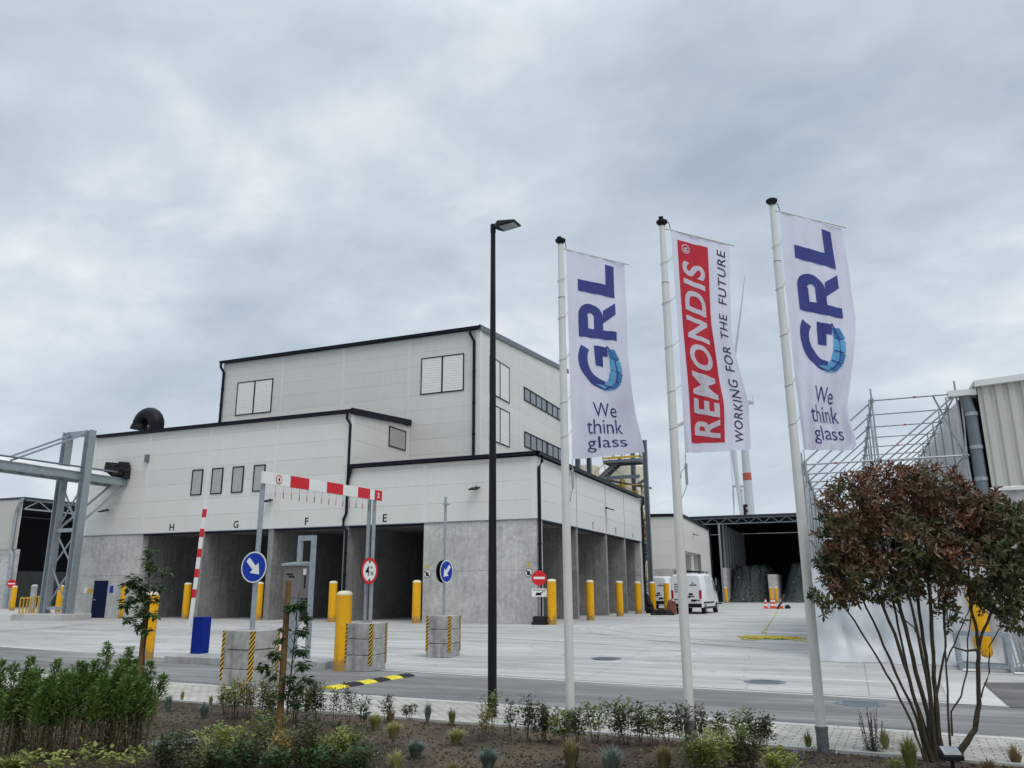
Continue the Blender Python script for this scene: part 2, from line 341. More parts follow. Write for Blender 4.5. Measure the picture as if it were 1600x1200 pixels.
def groundmat(name, lo, mid, hi, streak=.5, tint=(1, 1, .98), cracks=False, ang=2.0):
    m, t, b, o = newmat(name); b.inputs['Roughness'].default_value = .8
    c = N(t, 'ShaderNodeTexCoord')
    mp = N(t, 'ShaderNodeMapping'); mp.inputs['Scale'].default_value = (.055, .62, 1); mp.inputs['Rotation'].default_value = (0, 0, R(ang)); t.links.new(c.outputs['Object'], mp.inputs[0])
    a = N(t, 'ShaderNodeTexNoise', i_Scale=2.2, i_Detail=11.0, i_Roughness=.68, i_Distortion=.5); t.links.new(mp.outputs[0], a.inputs[0])
    mp2 = N(t, 'ShaderNodeMapping'); mp2.inputs['Scale'].default_value = (.16, .42, 1); mp2.inputs['Rotation'].default_value = (0, 0, R(-24)); t.links.new(c.outputs['Object'], mp2.inputs[0])
    a2 = N(t, 'ShaderNodeTexNoise', i_Scale=1.4, i_Detail=9.0, i_Roughness=.62, i_Distortion=1.0); t.links.new(mp2.outputs[0], a2.inputs[0])
    f = N(t, 'ShaderNodeTexNoise', i_Scale=28.0, i_Detail=8.0, i_Roughness=.7); t.links.new(c.outputs['Object'], f.inputs[0])
    s = math_(t, 'ADD', math_(t, 'ADD', math_(t, 'MULTIPLY', a.outputs[0], streak), math_(t, 'MULTIPLY', a2.outputs[0], .85-streak)), math_(t, 'MULTIPLY', f.outputs[0], .15))
    r = ramp(t, [(.38, tuple(lo*x for x in tint)), (.50, tuple(mid*x for x in tint)), (.61, tuple(hi*x for x in tint))]); t.links.new(s, r.inputs[0]); out = r.outputs[0]
    if cracks:
        sp = N(t, 'ShaderNodeSeparateXYZ'); t.links.new(c.outputs['Object'], sp.inputs[0])
        def line(sock, per, off, w):
            x = math_(t, 'FRACT', math_(t, 'DIVIDE', math_(t, 'ADD', sock, off), per))
            return math_(t, 'LESS_THAN', math_(t, 'ABSOLUTE', math_(t, 'SUBTRACT', x, .5)), w/per)
        mk = math_(t, 'MAXIMUM', line(sp.outputs[0], 6.0, 1.5, .012), line(sp.outputs[1], 6.0, .6, .012))
        out = mixc(t, math_(t, 'MULTIPLY', mk, .55), out, (lo*.45,)*3)
    st = N(t, 'ShaderNodeTexNoise', i_Scale=.9, i_Detail=9.0, i_Roughness=.72, i_Distortion=.8); t.links.new(c.outputs['Object'], st.inputs[0])
    sr = ramp(t, [(.60, 0.0), (.70, 1.0)]); t.links.new(st.outputs[0], sr.inputs[0]); out = mixc(t, math_(t, 'MULTIPLY', sr.outputs[0], .38), out, (lo*.62,)*3)
    if cracks:
        dn = N(t, 'ShaderNodeTexNoise', i_Scale=1.1, i_Detail=5.0); t.links.new(c.outputs['Object'], dn.inputs[0])
        av = t.nodes.new('ShaderNodeVectorMath'); av.operation = 'MULTIPLY_ADD'; t.links.new(dn.outputs['Color'], av.inputs[0]); av.inputs[1].default_value = (1.6, 1.6, 0); t.links.new(c.outputs['Object'], av.inputs[2])
        vo = N(t, 'ShaderNodeTexVoronoi', feature='DISTANCE_TO_EDGE', i_Scale=.13); t.links.new(av.outputs[0], vo.inputs[0])
        ck = math_(t, 'LESS_THAN', vo.outputs['Distance'], .0016); out = mixc(t, math_(t, 'MULTIPLY', ck, .6), out, (lo*.4,)*3)
        sp2 = N(t, 'ShaderNodeTexVoronoi', i_Scale=.8, i_Randomness=1.0); t.links.new(c.outputs['Object'], sp2.inputs[0])
        so_ = ramp(t, [(.05, 1.0), (.10, 0.0)]); t.links.new(sp2.outputs['Distance'], so_.inputs[0]); out = mixc(t, math_(t, 'MULTIPLY', so_.outputs[0], .45), out, (lo*.5,)*3)
    t.links.new(out, b.inputs['Base Color'])
    rr = ramp(t, [(.4, .9), (.6, .62)]); t.links.new(a2.outputs[0], rr.inputs[0]); t.links.new(rr.outputs[0], b.inputs['Roughness'])
    bp = N(t, 'ShaderNodeBump', i_Strength=.3, i_Distance=.01); t.links.new(f.outputs[0], bp.inputs['Height']); t.links.new(bp.outputs[0], b.inputs['Normal'])
    return m
M['yard'] = groundmat('yard_concrete', .27, .40, .54, cracks=True, tint=(1, .99, .955))
M['asphalt'] = groundmat('dusty_asphalt', .10, .18, .31, streak=.6, ang=4)
M['asphalt_dk'] = groundmat('dark_asphalt', .07, .11, .18, streak=.6, ang=4)
M['slab'] = groundmat('light_slab', .40, .52, .62, streak=.4)
M['mark'] = groundmat('worn_white_line', .45, .62, .72, streak=.3)
def soilmat():
    m, t, b, o = newmat('soil'); b.inputs['Roughness'].default_value = .95
    c = N(t, 'ShaderNodeTexCoord')
    a = N(t, 'ShaderNodeTexNoise', i_Scale=.55, i_Detail=6.0, i_Roughness=.6); t.links.new(c.outputs['Object'], a.inputs[0])
    f = N(t, 'ShaderNodeTexNoise', i_Scale=34.0, i_Detail=9.0, i_Roughness=.75); t.links.new(c.outputs['Object'], f.inputs[0])
    ra = ramp(t, [(.42, (.050, .032, .020)), (.58, (.115, .082, .054))]); t.links.new(a.outputs[0], ra.inputs[0])
    rf = ramp(t, [(.35, .45), (.5, 1.0), (.68, 1.8)]); t.links.new(f.outputs[0], rf.inputs[0])
    t.links.new(mixc(t, 1.0, ra.outputs[0], rf.outputs[0], 'MULTIPLY'), b.inputs['Base Color'])
    bp = N(t, 'ShaderNodeBump', i_Strength=1.0, i_Distance=.03); t.links.new(f.outputs[0], bp.inputs['Height']); t.links.new(bp.outputs[0], b.inputs['Normal'])
    return m
M['soil'] = soilmat()
M['crumb'] = leafmat('soil_crumb', [(.03, .02, .014), (.06, .042, .028), (.10, .08, .055), (.045, .03, .02)], 0, .95)
M['pebble'] = leafmat('pebble', [(.2, .18, .15), (.35, .33, .3), (.16, .14, .12)], 0, .8)
def pavemat():
    m, t, b, o = newmat('pavers'); b.inputs['Roughness'].default_value = .85
    c = N(t, 'ShaderNodeTexCoord'); br = N(t, 'ShaderNodeTexBrick', i_Scale=1.0); br.offset = .5
    br.inputs['Brick Width'].default_value = .22; br.inputs['Row Height'].default_value = .11; br.inputs['Mortar Size'].default_value = .010; br.inputs['Mortar Smooth'].default_value = .2
    br.inputs['Color1'].default_value = (.50, .49, .43, 1); br.inputs['Color2'].default_value = (.42, .41, .36, 1); br.inputs['Mortar'].default_value = (.20, .19, .165, 1)
    mp = N(t, 'ShaderNodeMapping'); mp.inputs['Rotation'].default_value = (0, 0, R(3.5)); t.links.new(c.outputs['Object'], mp.inputs[0]); t.links.new(mp.outputs[0], br.inputs[0])
    n = N(t, 'ShaderNodeTexNoise', i_Scale=2.0, i_Detail=8.0, i_Roughness=.7); t.links.new(c.outputs['Object'], n.inputs[0])
    r = ramp(t, [(.35, .75), (.6, 1.12)]); t.links.new(n.outputs[0], r.inputs[0])
    t.links.new(mixc(t, 1.0, br.outputs[0], r.outputs[0], 'MULTIPLY'), b.inputs['Base Color'])
    bp = N(t, 'ShaderNodeBump', i_Strength=.5, i_Distance=.006); t.links.new(br.outputs['Fac'], bp.inputs['Height']); bp.invert = True; t.links.new(bp.outputs[0], b.inputs['Normal'])
    return m
M['pave'] = pavemat()
#SECTION2
# ------------------------------------------------------------------ text helper
def text2d(body, size=1.0, offset=0.0, shear=0.0, cuts=0, maxlen=.08, space=1.0):
    """flat lettering as 2D vertices and triangles, origin at the lower left of its own box"""
    c = bpy.data.curves.new('lettering', 'FONT'); c.body = body; c.size = size; c.offset = offset; c.shear = shear; c.space_character = space; c.resolution_u = 4
    o = bpy.data.objects.new('lettering', c); me = o.to_mesh()
    b = bmesh.new(); b.from_mesh(me); o.to_mesh_clear()
    bmesh.ops.remove_doubles(b, verts=b.verts, dist=1e-5)
    bmesh.ops.triangulate(b, faces=b.faces)
    for _ in range(cuts):
        es = [e for e in b.edges if e.calc_length() > maxlen]
        if not es: break
        bmesh.ops.subdivide_edges(b, edges=es, cuts=1); bmesh.ops.triangulate(b, faces=b.faces)
    b.verts.ensure_lookup_table(); vs = [(v.co.x, v.co.y) for v in b.verts]; fs = [tuple(v.index for v in f.verts) for f in b.faces]
    b.free(); bpy.data.objects.remove(o); bpy.data.curves.remove(c)
    x0 = min(v[0] for v in vs); y0 = min(v[1] for v in vs)
    return [(x-x0, y-y0) for x, y in vs], fs
def place_text(mb, tv, tf, origin, ux, uy, mi=0, w=None, h=None):
    mx = max(v[0] for v in tv); my = max(v[1] for v in tv); sx = (w/mx) if w else 1; sy = (h/my) if h else sx
    if w is None and h: sx = sy
    o = Vector(origin); ux = Vector(ux); uy = Vector(uy)
    mb.add([o+ux*(x*sx)+uy*(y*sy) for x, y in tv], tf, mi)

# ------------------------------------------------------------------ ground, road, bed
def sheet(name, us, vs, zf, mat, kind='structure', label=None):
    mb = MB(); nu, nv = len(us), len(vs)
    pts = [(u, v, zf(u, v)) for v in vs for u in us]
    mb.add(pts, [(j*nu+i, j*nu+i+1, (j+1)*nu+i+1, (j+1)*nu+i) for j in range(nv-1) for i in range(nu-1)], 0, True)
    return tag(mb.build(name, mat, sharp=80), label, kind=kind)
def strip(name, us, lo, hi, dz, mat, nv=8, label=None, thick=None):
    mb = MB(); rows = []
    for j in range(nv+1):
        for u in us:
            v = lo(u)+(hi(u)-lo(u))*j/nv; rows.append((u, v, gz(v)+dz))
    nu = len(us); mb.add(rows, [(j*nu+i, j*nu+i+1, (j+1)*nu+i+1, (j+1)*nu+i) for j in range(nv) for i in range(nu-1)])
    return tag(mb.build(name, mat), label, kind='structure')
rng = lambda a, b, n: [a+(b-a)*i/(n-1) for i in range(n)]
sheet('ground', [-2500, -300, -60, 0, 60, 300, 2500], [-2500, -300, -60], lambda u, v: -.05 if True else 0, M['soil'])
sheet('yard', [-2500, -200, -60, -30, 0, 30, 60, 200, 2500], [-22.9, -20, -16]+rng(-15, -4, 12)+[30, 60, 200, 2500], lambda u, v: gz(v), M['yard'])
kerbv = lambda u: -21.4-0.07*u
roadv = lambda u: -16.75-0.135*u
strip('road', rng(-60, 60, 61), lambda u: kerbv(u)+.12, roadv, .004, M['asphalt'])
strip('gutter_slab', rng(-1.0, 60, 31), lambda u: roadv(u)+.06, lambda u: roadv(u)+.24, .007, M['slab'], 1)
strip('gutter_channel', rng(-1.0, 60, 31), lambda u: roadv(u)+.24, lambda u: roadv(u)+.36, .008, M['asphalt_dk'], 1)
strip('gutter_edge', rng(-1.0, 60, 31), lambda u: roadv(u)+.36, lambda u: roadv(u)+.46, .007, M['slab'], 1)
strip('slab_joint', rng(1.0, 40, 21), lambda u: roadv(u)+2.9, lambda u: roadv(u)+3.02, .006, M['slab'], 1)
strip('apron', rng(-1.0, 40, 21), lambda u: roadv(u)+.50, lambda u: roadv(u)+2.9, .004, M['yard'], 3)
# asphalt patch at the right with a slanted end
pp = [at(*p) for p in ((1537, 1067), (1640, 1067), (1690, 1112), (1578, 1106))]
mb = MB(); mb.add([(p.x, p.y, gz(p.y)+.011) for p in pp], [(3, 2, 1, 0)]); tag(mb.build('asphalt_patch', M['asphalt_dk'], fixn=True), kind='structure')
pp = [at(*p) for p in ((1470, 1067), (1532, 1067), (1573, 1104), (1484, 1100))]
mb = MB(); mb.add([(p.x, p.y, gz(p.y)+.009) for p in pp], [(3, 2, 1, 0)]); tag(mb.build('concrete_patch', M['slab'], fixn=True), kind='structure')
# drain covers
for k, (px, py, rr) in enumerate([(948, 1029, .42), (1195, 1066, .45), (1345, 1100, .42)]):
    p = at(px, py); mb = MB(); dz = .012
    mb.lathe((p.x, p.y, p.z), [(rr, 0), (rr, dz), (rr-.03, dz+.002), (.001, dz+.002)], 28)
    for j in range(-3, 4): mb.box((p.x-rr*.7, p.y+j*.09-.015, p.z+dz), (p.x+rr*.7, p.y+j*.09+.015, p.z+dz+.006))
    tag(mb.build('manhole_cover', M['steel_dk']), ['round manhole cover in the concrete between the first and second flagpole', 'manhole cover near the road edge between the second and third flagpole', 'manhole cover in the road right of the third flagpole'][k], 'manhole cover')
# painted walkway lines round the hall
mb = MB()
def pline(pts, w=.1, dz=.006):
    for (a, b) in zip(pts[:-1], pts[1:]):
        a = Vector((*a, 0)); b = Vector((*b, 0)); n = 12; d = (b-a).normalized(); s = Vector((-d.y, d.x, 0))*w/2
        for i in range(n):
            p = a+(b-a)*(i/n); q = a+(b-a)*((i+1)/n)
            mb.add([(x.x, x.y, gz(x.y)+dz) for x in (p-s, q-s, q+s, p+s)], [(0, 1, 2, 3)])
pline([(-8, -3.0), (3.2, -4.2), (3.4, 24)]); pline([(-3, -4.35), (4.2, -5.0), (4.4, 28)])
for a in (-9.2, -7.2, -5.2): pline([(a, -7.6), (a+1.7, -7.1)], .16); pline([(a+.4, -6.5), (a+2.1, -6.0)], .12)
pline([(-3.2, -13.2), (0.6, -13.6)], .14); pline([(-2.2, -11.6), (0.8, -11.9)], .1)
tag(mb.build('painted_lines', M['mark']), kind='structure')
mb = MB(); rr = random.Random(6)
for (cx_, cy_, r_, a0, a1) in ((-2, -30, 22, 60, 100), (-1.2, -30, 23.6, 58, 98), (14, 4, 12.5, 190, 262), (14.6, 4, 14.1, 192, 260), (4, -34, 30, 62, 88), (5, -34, 31.8, 62, 90)):
    n = 60; vs = []
    for i in range(n+1):
        t = R(a0+(a1-a0)*i/n); w_ = .13*(.6+.4*math.sin(i*.9))
        for q_ in (r_-w_, r_+w_): x = cx_+q_*math.cos(t); y = cy_+q_*math.sin(t); vs.append((x, y, gz(y)+.0035))
    keep = [i for i in range(n) if vs[2*i][1] > roadv(vs[2*i][0])+.6 and vs[2*i+3][1] < -1.5]
    mb.add(vs, [(2*i, 2*i+1, 2*i+3, 2*i+2) for i in keep])
M['tyre'] = groundmat('tyre_track', .22, .33, .48, streak=.5)
tag(mb.build('tyre_marks', M['tyre']), kind='structure')
# pavement of small setts, with kerb stones
pv0 = lambda u: kerbv(u)-.12
strip('pavement', rng(-40, 40, 41), lambda u: bed_edge(u)+.07, pv0, .05, M['pave'], 4)
mb = MB(); us = rng(-40, 40, 81)
for a, b in zip(us[:-1], us[1:]):
    g = .004
    mb.hexa([(a+g, kerbv(a)-.12, -.1), (b-g, kerbv(b)-.12, -.1), (b-g, kerbv(b)+.12, -.1), (a+g, kerbv(a)+.12, -.1), (a+g, kerbv(a)-.12, .056), (b-g, kerbv(b)-.12, .056), (b-g, kerbv(b)+.12, .05), (a+g, kerbv(a)+.12, .05)])
    mb.hexa([(a+g, bed_edge(a)-.01, -.1), (b-g, bed_edge(b)-.01, -.1), (b-g, bed_edge(b)+.07, -.1), (a+g, bed_edge(a)+.07, -.1), (a+g, bed_edge(a)-.01, .07), (b-g, bed_edge(b)-.01, .07), (b-g, bed_edge(b)+.07, .07), (a+g, bed_edge(a)+.07, .07)])
tag(mb.build('kerb', M['kerbc']), kind='structure')
# planted bed: rough soil
rs = np.random.RandomState(3)
nu, nv = 420, 120; U = np.linspace(-14, 24, nu); T = np.linspace(0, 1, nv)**1.35
P = []; 
cl = rs.rand(nv, nu)
cs = (cl + np.roll(cl, 1, 0) + np.roll(cl, 1, 1) + np.roll(cl, (1, 1), (0, 1)))/4
for j in range(nv):
    for i in range(nu):
        u = U[i]; v = bed_edge(u)-.005-T[j]*9
        P.append((u, v, bed(u, v)+.05*(cs[j, i]-.5)*min(1, T[j]*30)))
mb = MB(); mb.add(P, [(j*nu+i, (j+1)*nu+i, (j+1)*nu+i+1, j*nu+i+1) for j in range(nv-1) for i in range(nu-1)], 0, True)
tag(mb.build('flower_bed', M['soil'], sharp=180), kind='structure')
def bits(name, n, mat, s0, s1, seed):
    rr = random.Random(seed); mb = MB()
    for _ in range(n):
        px = rr.uniform(-30, 1640); py = rr.uniform(1085, 1215); p = atb(px, py)
        if p.y > bed_edge(p.x)-.05: continue
        s = rr.uniform(s0, s1); c = p+Vector((0, 0, s*.3))
        a = [Vector((rr.uniform(.5, 1), 0, 0)), Vector((0, rr.uniform(.4, 1), 0)), Vector((rr.uniform(-.3, .3), rr.uniform(-.3, .3), rr.uniform(.3, .8)))]
        an = rr.uniform(0, 6.28); rot = Matrix.Rotation(an, 3, 'Z')
        a = [rot @ (x*s) for x in a]
        mb.add([c+a[0], c+a[1], c-a[0], c-a[1], c+a[2], c-a[2]], [(0, 1, 4), (1, 2, 4), (2, 3, 4), (3, 0, 4), (1, 0, 5), (2, 1, 5), (3, 2, 5), (0, 3, 5)])
    tag(mb.build(name, mat), kind='stuff')
bits('soil_crumbs', 14000, M['crumb'], .008, .030, 1)
bits('pebbles', 260, M['pebble'], .006, .016, 2)

# ------------------------------------------------------------------ big hall
Z0 = .45
def fpt(face, pos, a, z, d):
    return (a, pos-d, Z0+z) if face == 'F' else (pos+d, a, Z0+z)
def fbox(mb, face, pos, a0, a1, z0, z1, d0, d1, mi=0):
    mb.box(fpt(face, pos, a0, z0, d0), fpt(face, pos, a1, z1, d1), mi)
def clad(mb, face, pos, a0, a1, z0, z1, pitch=.925, th=.06, zbase=4.77):
    fbox(mb, face, pos, a0, a1, z0, z1, -.20, -th*.6, 1)
    z = z0; k = math.floor((z0-zbase)/pitch+1e-6)
    while z < z1-.02:
        top = min(z1, zbase+(k+1)*pitch-.008); 
        if top-z > .03: fbox(mb, face, pos, a0, a1, z, top, -th, 0, 0)
        z = zbase+(k+1)*pitch; k += 1
def louvre(parent, face, pos, a0, a1, z0, z1, fm, sm, n, mull=0, name='louvre', fw=.06):
    f = MB(); 
    for (b0, b1, c0, c1) in ((a0, a1, z0, z0+fw), (a0, a1, z1-fw, z1), (a0, a0+fw, z0+fw, z1-fw), (a1-fw, a1, z0+fw, z1-fw)): fbox(f, face, pos, b0, b1, c0, c1, 0, .05)
    if mull:
        for k in range(1, mull):
            m_ = a0+(a1-a0)*k/mull; fbox(f, face, pos, m_-fw*.8, m_+fw*.8, z0+fw, z1-fw, 0, .05)
    fr = f.build(name, fm, parent)
    s = MB(); h = (z1-z0-2*fw)/n
    for k in range(n):
        z = z0+fw+k*h; 
        p = [fpt(face, pos, a0+fw, z, .030), fpt(face, pos, a1-fw, z, .030), fpt(face, pos, a1-fw, z+h*.94, .018), fpt(face, pos, a0+fw, z+h*.94, .018),
             fpt(face, pos, a0+fw, z+h*.99, .030), fpt(face, pos, a1-fw, z+h*.99, .030)]
        s.add(p, [(0, 1, 2, 3), (3, 2, 5, 4)])
    s.build('slats', sm, fr)
    return fr
def gutter(parent, p, q, outward, name='gutter'):
    mb = MB(); p = Vector(p); q = Vector(q); o = Vector(outward)
    mb.bar(p+o*.08, q+o*.08, .14, .15); mb.bar(p+o*.15+Vector((0, 0, .07)), q+o*.15+Vector((0, 0, .07)), .03, .03)
    return mb.build(name, M['navy'], parent)
def downpipe(parent, pts, r=.06, mat='navy'):
    mb = MB(); mb.tube(pts, r, 10)
    for k in (.25, .5, .75):
        a = Vector(pts[-2]); b = Vector(pts[-1]); c = a.lerp(b, k); mb.cyl(c-Vector((0, 0, .03)), c+Vector((0, 0, .03)), r*1.25, n=10)
    return mb.build('downpipe', M[mat], parent)
def floodlight(parent, face, pos, a, z):
    mb = MB(); w = .26
    mb.bar(fpt(face, pos, a, z+.12, 0), fpt(face, pos, a, z+.12, .12), .06, .12)
    mb.bar(fpt(face, pos, a, z+.12, .1), fpt(face, pos, a, z-.02, .50), .46, .06)
    o = mb.build('floodlight', M['black'], parent)
    m2 = MB(); m2.bar(fpt(face, pos, a, z+.065, .16), fpt(face, pos, a, z-.035, .44), .34, .02); m2.build('lens', M['lantern'], o)
def roofslab(mb, pts, th=.07):
    n = len(pts); mb.add([(*p[:2], p[2]) for p in pts]+[(*p[:2], p[2]-th) for p in pts], [tuple(range(n)), tuple(range(2*n-1, n-1, -1))]+[(i, i+n, (i+1) % n+n, (i+1) % n) for i in range(n)])

H = thing('industrial_hall', (0, 0, Z0), 'large stepped hall with off white metal cladding above open concrete storage bays', 'building')
# concrete base and bays
def boxes(name, mat, parent, *bs):
    for a, b in bs: mb = MB(); mb.box(a, b); mb.build(name, mat, parent)
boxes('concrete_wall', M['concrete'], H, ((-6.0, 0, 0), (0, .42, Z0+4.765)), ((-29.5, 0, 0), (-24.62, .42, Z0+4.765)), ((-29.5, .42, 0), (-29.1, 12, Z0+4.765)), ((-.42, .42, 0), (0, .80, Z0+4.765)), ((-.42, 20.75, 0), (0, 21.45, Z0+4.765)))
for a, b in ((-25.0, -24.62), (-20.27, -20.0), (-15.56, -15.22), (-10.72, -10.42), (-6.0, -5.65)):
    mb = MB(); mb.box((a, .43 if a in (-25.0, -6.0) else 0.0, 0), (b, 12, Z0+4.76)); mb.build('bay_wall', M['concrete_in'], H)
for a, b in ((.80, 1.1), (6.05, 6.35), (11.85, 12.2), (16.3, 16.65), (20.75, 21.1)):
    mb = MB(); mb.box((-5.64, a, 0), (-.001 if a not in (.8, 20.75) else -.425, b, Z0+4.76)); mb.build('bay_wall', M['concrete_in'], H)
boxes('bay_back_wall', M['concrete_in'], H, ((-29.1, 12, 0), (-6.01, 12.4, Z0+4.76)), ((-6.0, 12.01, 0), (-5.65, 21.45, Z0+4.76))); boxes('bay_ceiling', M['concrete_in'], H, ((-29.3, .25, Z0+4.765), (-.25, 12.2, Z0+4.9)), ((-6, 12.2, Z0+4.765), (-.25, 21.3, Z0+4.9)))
for a, b in ((-24.62, -20.27), (-20.0, -15.56), (-15.22, -10.72), (-10.42, -6.0)): boxes('lintel', M['navy'], H, ((a, .03, Z0+4.66), (b, .3, Z0+4.768)))
for a, b in ((.8, 6.05), (6.35, 11.85), (12.2, 16.3), (16.65, 20.75)): boxes('lintel', M['navy'], H, ((-.3, a, Z0+4.66), (-.03, b, Z0+4.768)))
hprof = lambda d: (lambda t: t*t*(3-2*t))(min(1, max(0, (1-d)/.38)))
# rubble heap in bay E and D
def heap(name, c, r, h, mat, parent=None, n=26, seed=1, label=None, cat=None):
    rr = random.Random(seed); mb = MB(); vs = []
    for j in range(n):
        for i in range(n):
            x = -1+2*i/(n-1); y = -1+2*j/(n-1); d = min(1, math.hypot(x, y)); d = min(1, (x**4+y**4)**.25); z = hprof(d)*h*(.85+.3*rr.random())+(.0 if d < 1 else -.2)
            vs.append((c[0]+x*r[0]+rr.uniform(-.05, .05), c[1]+y*r[1]+rr.uniform(-.05, .05), c[2]+z-.02))
    mb.add(vs, [(j*n+i, j*n+i+1, (j+1)*n+i+1, (j+1)*n+i) for j in range(n-1) for i in range(n-1)])
    return tag(mb.build(name, M['cullet_base'] if mat == M.get('cullet') else mat, parent), label, cat)
M['cullet'] = leafmat('glass_cullet', [(.02, .026, .026), (.06, .075, .07), (.20, .24, .23), (.04, .05, .047)], 0, .35)
M['cullet_base'] = paint('cullet_base', (.060, .074, .070), .7, var=.6, scale=9, bump=1.0, bscale=12)
def rubble(name, c, r, h, mat, n, seed, label, cat, s0=.05, s1=.16):
    o = heap(name, c, r, h, mat, None, 30, seed, label, cat); rr = random.Random(seed+5); mb = MB()
    for _ in range(n):
        x = rr.uniform(-1, 1); y = rr.uniform(-1, 1); z = hprof((x**4+y**4)**.25)*h
        p = Vector((c[0]+x*r[0], c[1]+y*r[1], c[2]+z+.02)); s = rr.uniform(s0, s1)
        t = [Vector((rr.uniform(-1, 1), rr.uniform(-1, 1), rr.uniform(-.4, 1)))*s for _ in range(4)]
        mb.add([p+x_ for x_ in t], [(0, 1, 2), (0, 2, 3), (0, 3, 1), (1, 3, 2)])
    WORLD[o.name] = Vector((0, 0, 0)); tag(mb.build('shards', mat, o), kind='stuff')
    return o
rubble('glass_heap', (-8.6, 9.5, Z0), (2.2, 2.6), 1.6, M['cullet'], 700, 4, 'dark heap of crushed glass inside the bay marked E', 'glass heap')
rubble('glass_heap', (-3.2, 4.6, Z0), (2.2, 1.3), .8, M['cullet'], 300, 8, 'low dark heap of crushed glass in the first bay of the right side', 'glass heap')
# cladding
mb = MB(); clad(mb, 'F', -.02, -10.6, .02, 4.77, 7.75); mb.build('cladding', [M['clad'], M['clad_back']], H)
mb = MB(); clad(mb, 'R', .02, 0.04, 21.45, 4.77, 7.75); mb.build('cladding', [M['clad'], M['clad_back']], H)
mb = MB(); clad(mb, 'F', -.02, -29.52, -10.62, 4.77, 10.78); mb.build('cladding', [M['clad'], M['clad_back']], H)
mb = MB(); clad(mb, 'R', -10.6, .0, 6.3, 7.9, 10.98); clad(mb, 'R', -10.602, 2.4, 6.3, 10.98, 11.2)
mb.build('cladding', [M['clad'], M['clad_back']], H)
mb = MB(); clad(mb, 'F', 6.3, -25.6, -5.89, 8.0, 16.85); mb.build('cladding', [M['clad'], M['clad_back']], H)
mb = MB(); clad(mb, 'R', -5.89, 6.32, 23.0, 8.0, 16.95)
k = 0
for a in range(17):    # stepped top under the rising verge
    v0 = 6.32+a*.98; z1 = 16.95+.088*(v0-6.3)
    if z1 > 17.0: fbox(mb, 'R', -5.89, v0, min(23.0, v0+.98), 16.95, z1, -.06, 0)
mb.build('cladding', [M['clad'], M['clad_back']], H)
boxes('rear_wall', M['clad'], H, ((-25.6, 22.8, Z0), (-5.95, 23.0, Z0+18.2)), ((-25.6, 6.4, Z0+8), (-25.4, 22.79, Z0+16.9)), ((-29.5, .1, Z0+4.9), (-29.3, 19.79, Z0+10.8)), ((-29.5, 19.8, Z0), (-25.61, 20, Z0+11)), ((-6, 21.3, Z0+4.77), (-.19, 21.45, Z0+7.75)))
# vertical joint covers and corner trims
for u in (-24.82, -20.13, -15.39): mb = MB(); fbox(mb, 'F', -.02, u-.11, u+.11, 4.775, 10.75, 0, .022); mb.build('joint_cover', M['clad_trim'], H)
mb = MB(); fbox(mb, 'F', -.02, -6.1, -5.88, 4.775, 7.7, 0, .022); mb.build('joint_cover', M['clad_trim'], H)
for u in (-20.45, -15.65, -10.75): mb = MB(); fbox(mb, 'F', 6.3, u-.10, u+.10, 8.3, 16.8, 0, .022); mb.build('joint_cover', M['clad_trim'], H)
for v in (6.2, 12.0, 16.45): mb = MB(); fbox(mb, 'R', .02, v-.025, v+.025, 4.775, 7.7, 0, .012); mb.build('joint_cover', M['clad_back'], H)
for v in (12.8, 17.9): mb = MB(); fbox(mb, 'R', -5.89, v-.08, v+.08, 8.3, 17.3, 0, .02); mb.build('joint_cover', M['clad_trim'], H)
for bs in ((((-.28, -.045, Z0+4.775), (.045, .0, Z0+7.72)), ((.0, .0, Z0+4.775), (.045, .28, Z0+7.72))), (((-6.15, 6.255, Z0+8.2), (-5.845, 6.3, Z0+16.82)), ((-5.89, 6.3, Z0+8.2), (-5.845, 6.55, Z0+16.82))),
           (((-10.9, -.042, Z0+7.9), (-10.555, -.0, Z0+10.8)), ((-10.6, 0, Z0+7.9), (-10.555, .25, Z0+10.9))), (((-10.6, 6.12, Z0+8.3), (-10.55, 6.24, Z0+11.4)),), (((-29.57, -.045, Z0+4.775), (-29.2, .0, Z0+10.8)),)):
    mb = MB(); [mb.box(a, b) for a, b in bs]; mb.build('corner_trim', M['clad_trim'], H)
boxes('drip_edge', M['steel_dk'], H, ((-29.55, -.05, Z0+4.74), (.05, -.01, Z0+4.775)), ((.01, -.009, Z0+4.74), (.05, 21.45, Z0+4.775)))
# roofs
e = .10; zr = Z0+7.93; s9 = .088
rf = MB()
roofslab(rf, [(-10.6, -e, zr), (e, -e, zr), (-6.4, 6.4, zr+s9*6.5), (-10.6, 6.4, zr+s9*6.5)]); roofslab(rf, [(e, -e, zr), (e, 21.6, zr), (-6.4, 21.6, zr+s9*6.5), (-6.4, 6.4, zr+s9*6.5)])
for k in range(32):
    u = -10.5+k*.333; vm = min(6.3, (e-u)-e) if u > -6.4 else 6.3
    rf.bar((u, -e, zr+.015), (u, max(vm, 0.1), zr+.015+s9*max(vm+e, .2)), .05, .05)
for k in range(65):
    v = .1+k*.333; um = -min(6.2, v); rf.bar((e, v, zr+.015), (um-.05, v, zr+.015+s9*(e-um)), .05, .05)
low_roof = rf.build('roof', M['roofm'], H)
rf = MB(); z1 = Z0+10.93; roofslab(rf, [(-29.7, -e, z1), (-10.5, -e, z1), (-10.5, 6.4, z1+s9*6.5), (-29.7, 6.4, z1+s9*6.5)]); roofslab(rf, [(-29.7, 6.4, z1+s9*6.5), (-25.6, 6.4, z1+s9*6.5), (-25.6, 20, z1+s9*20), (-29.7, 20, z1+s9*20)])
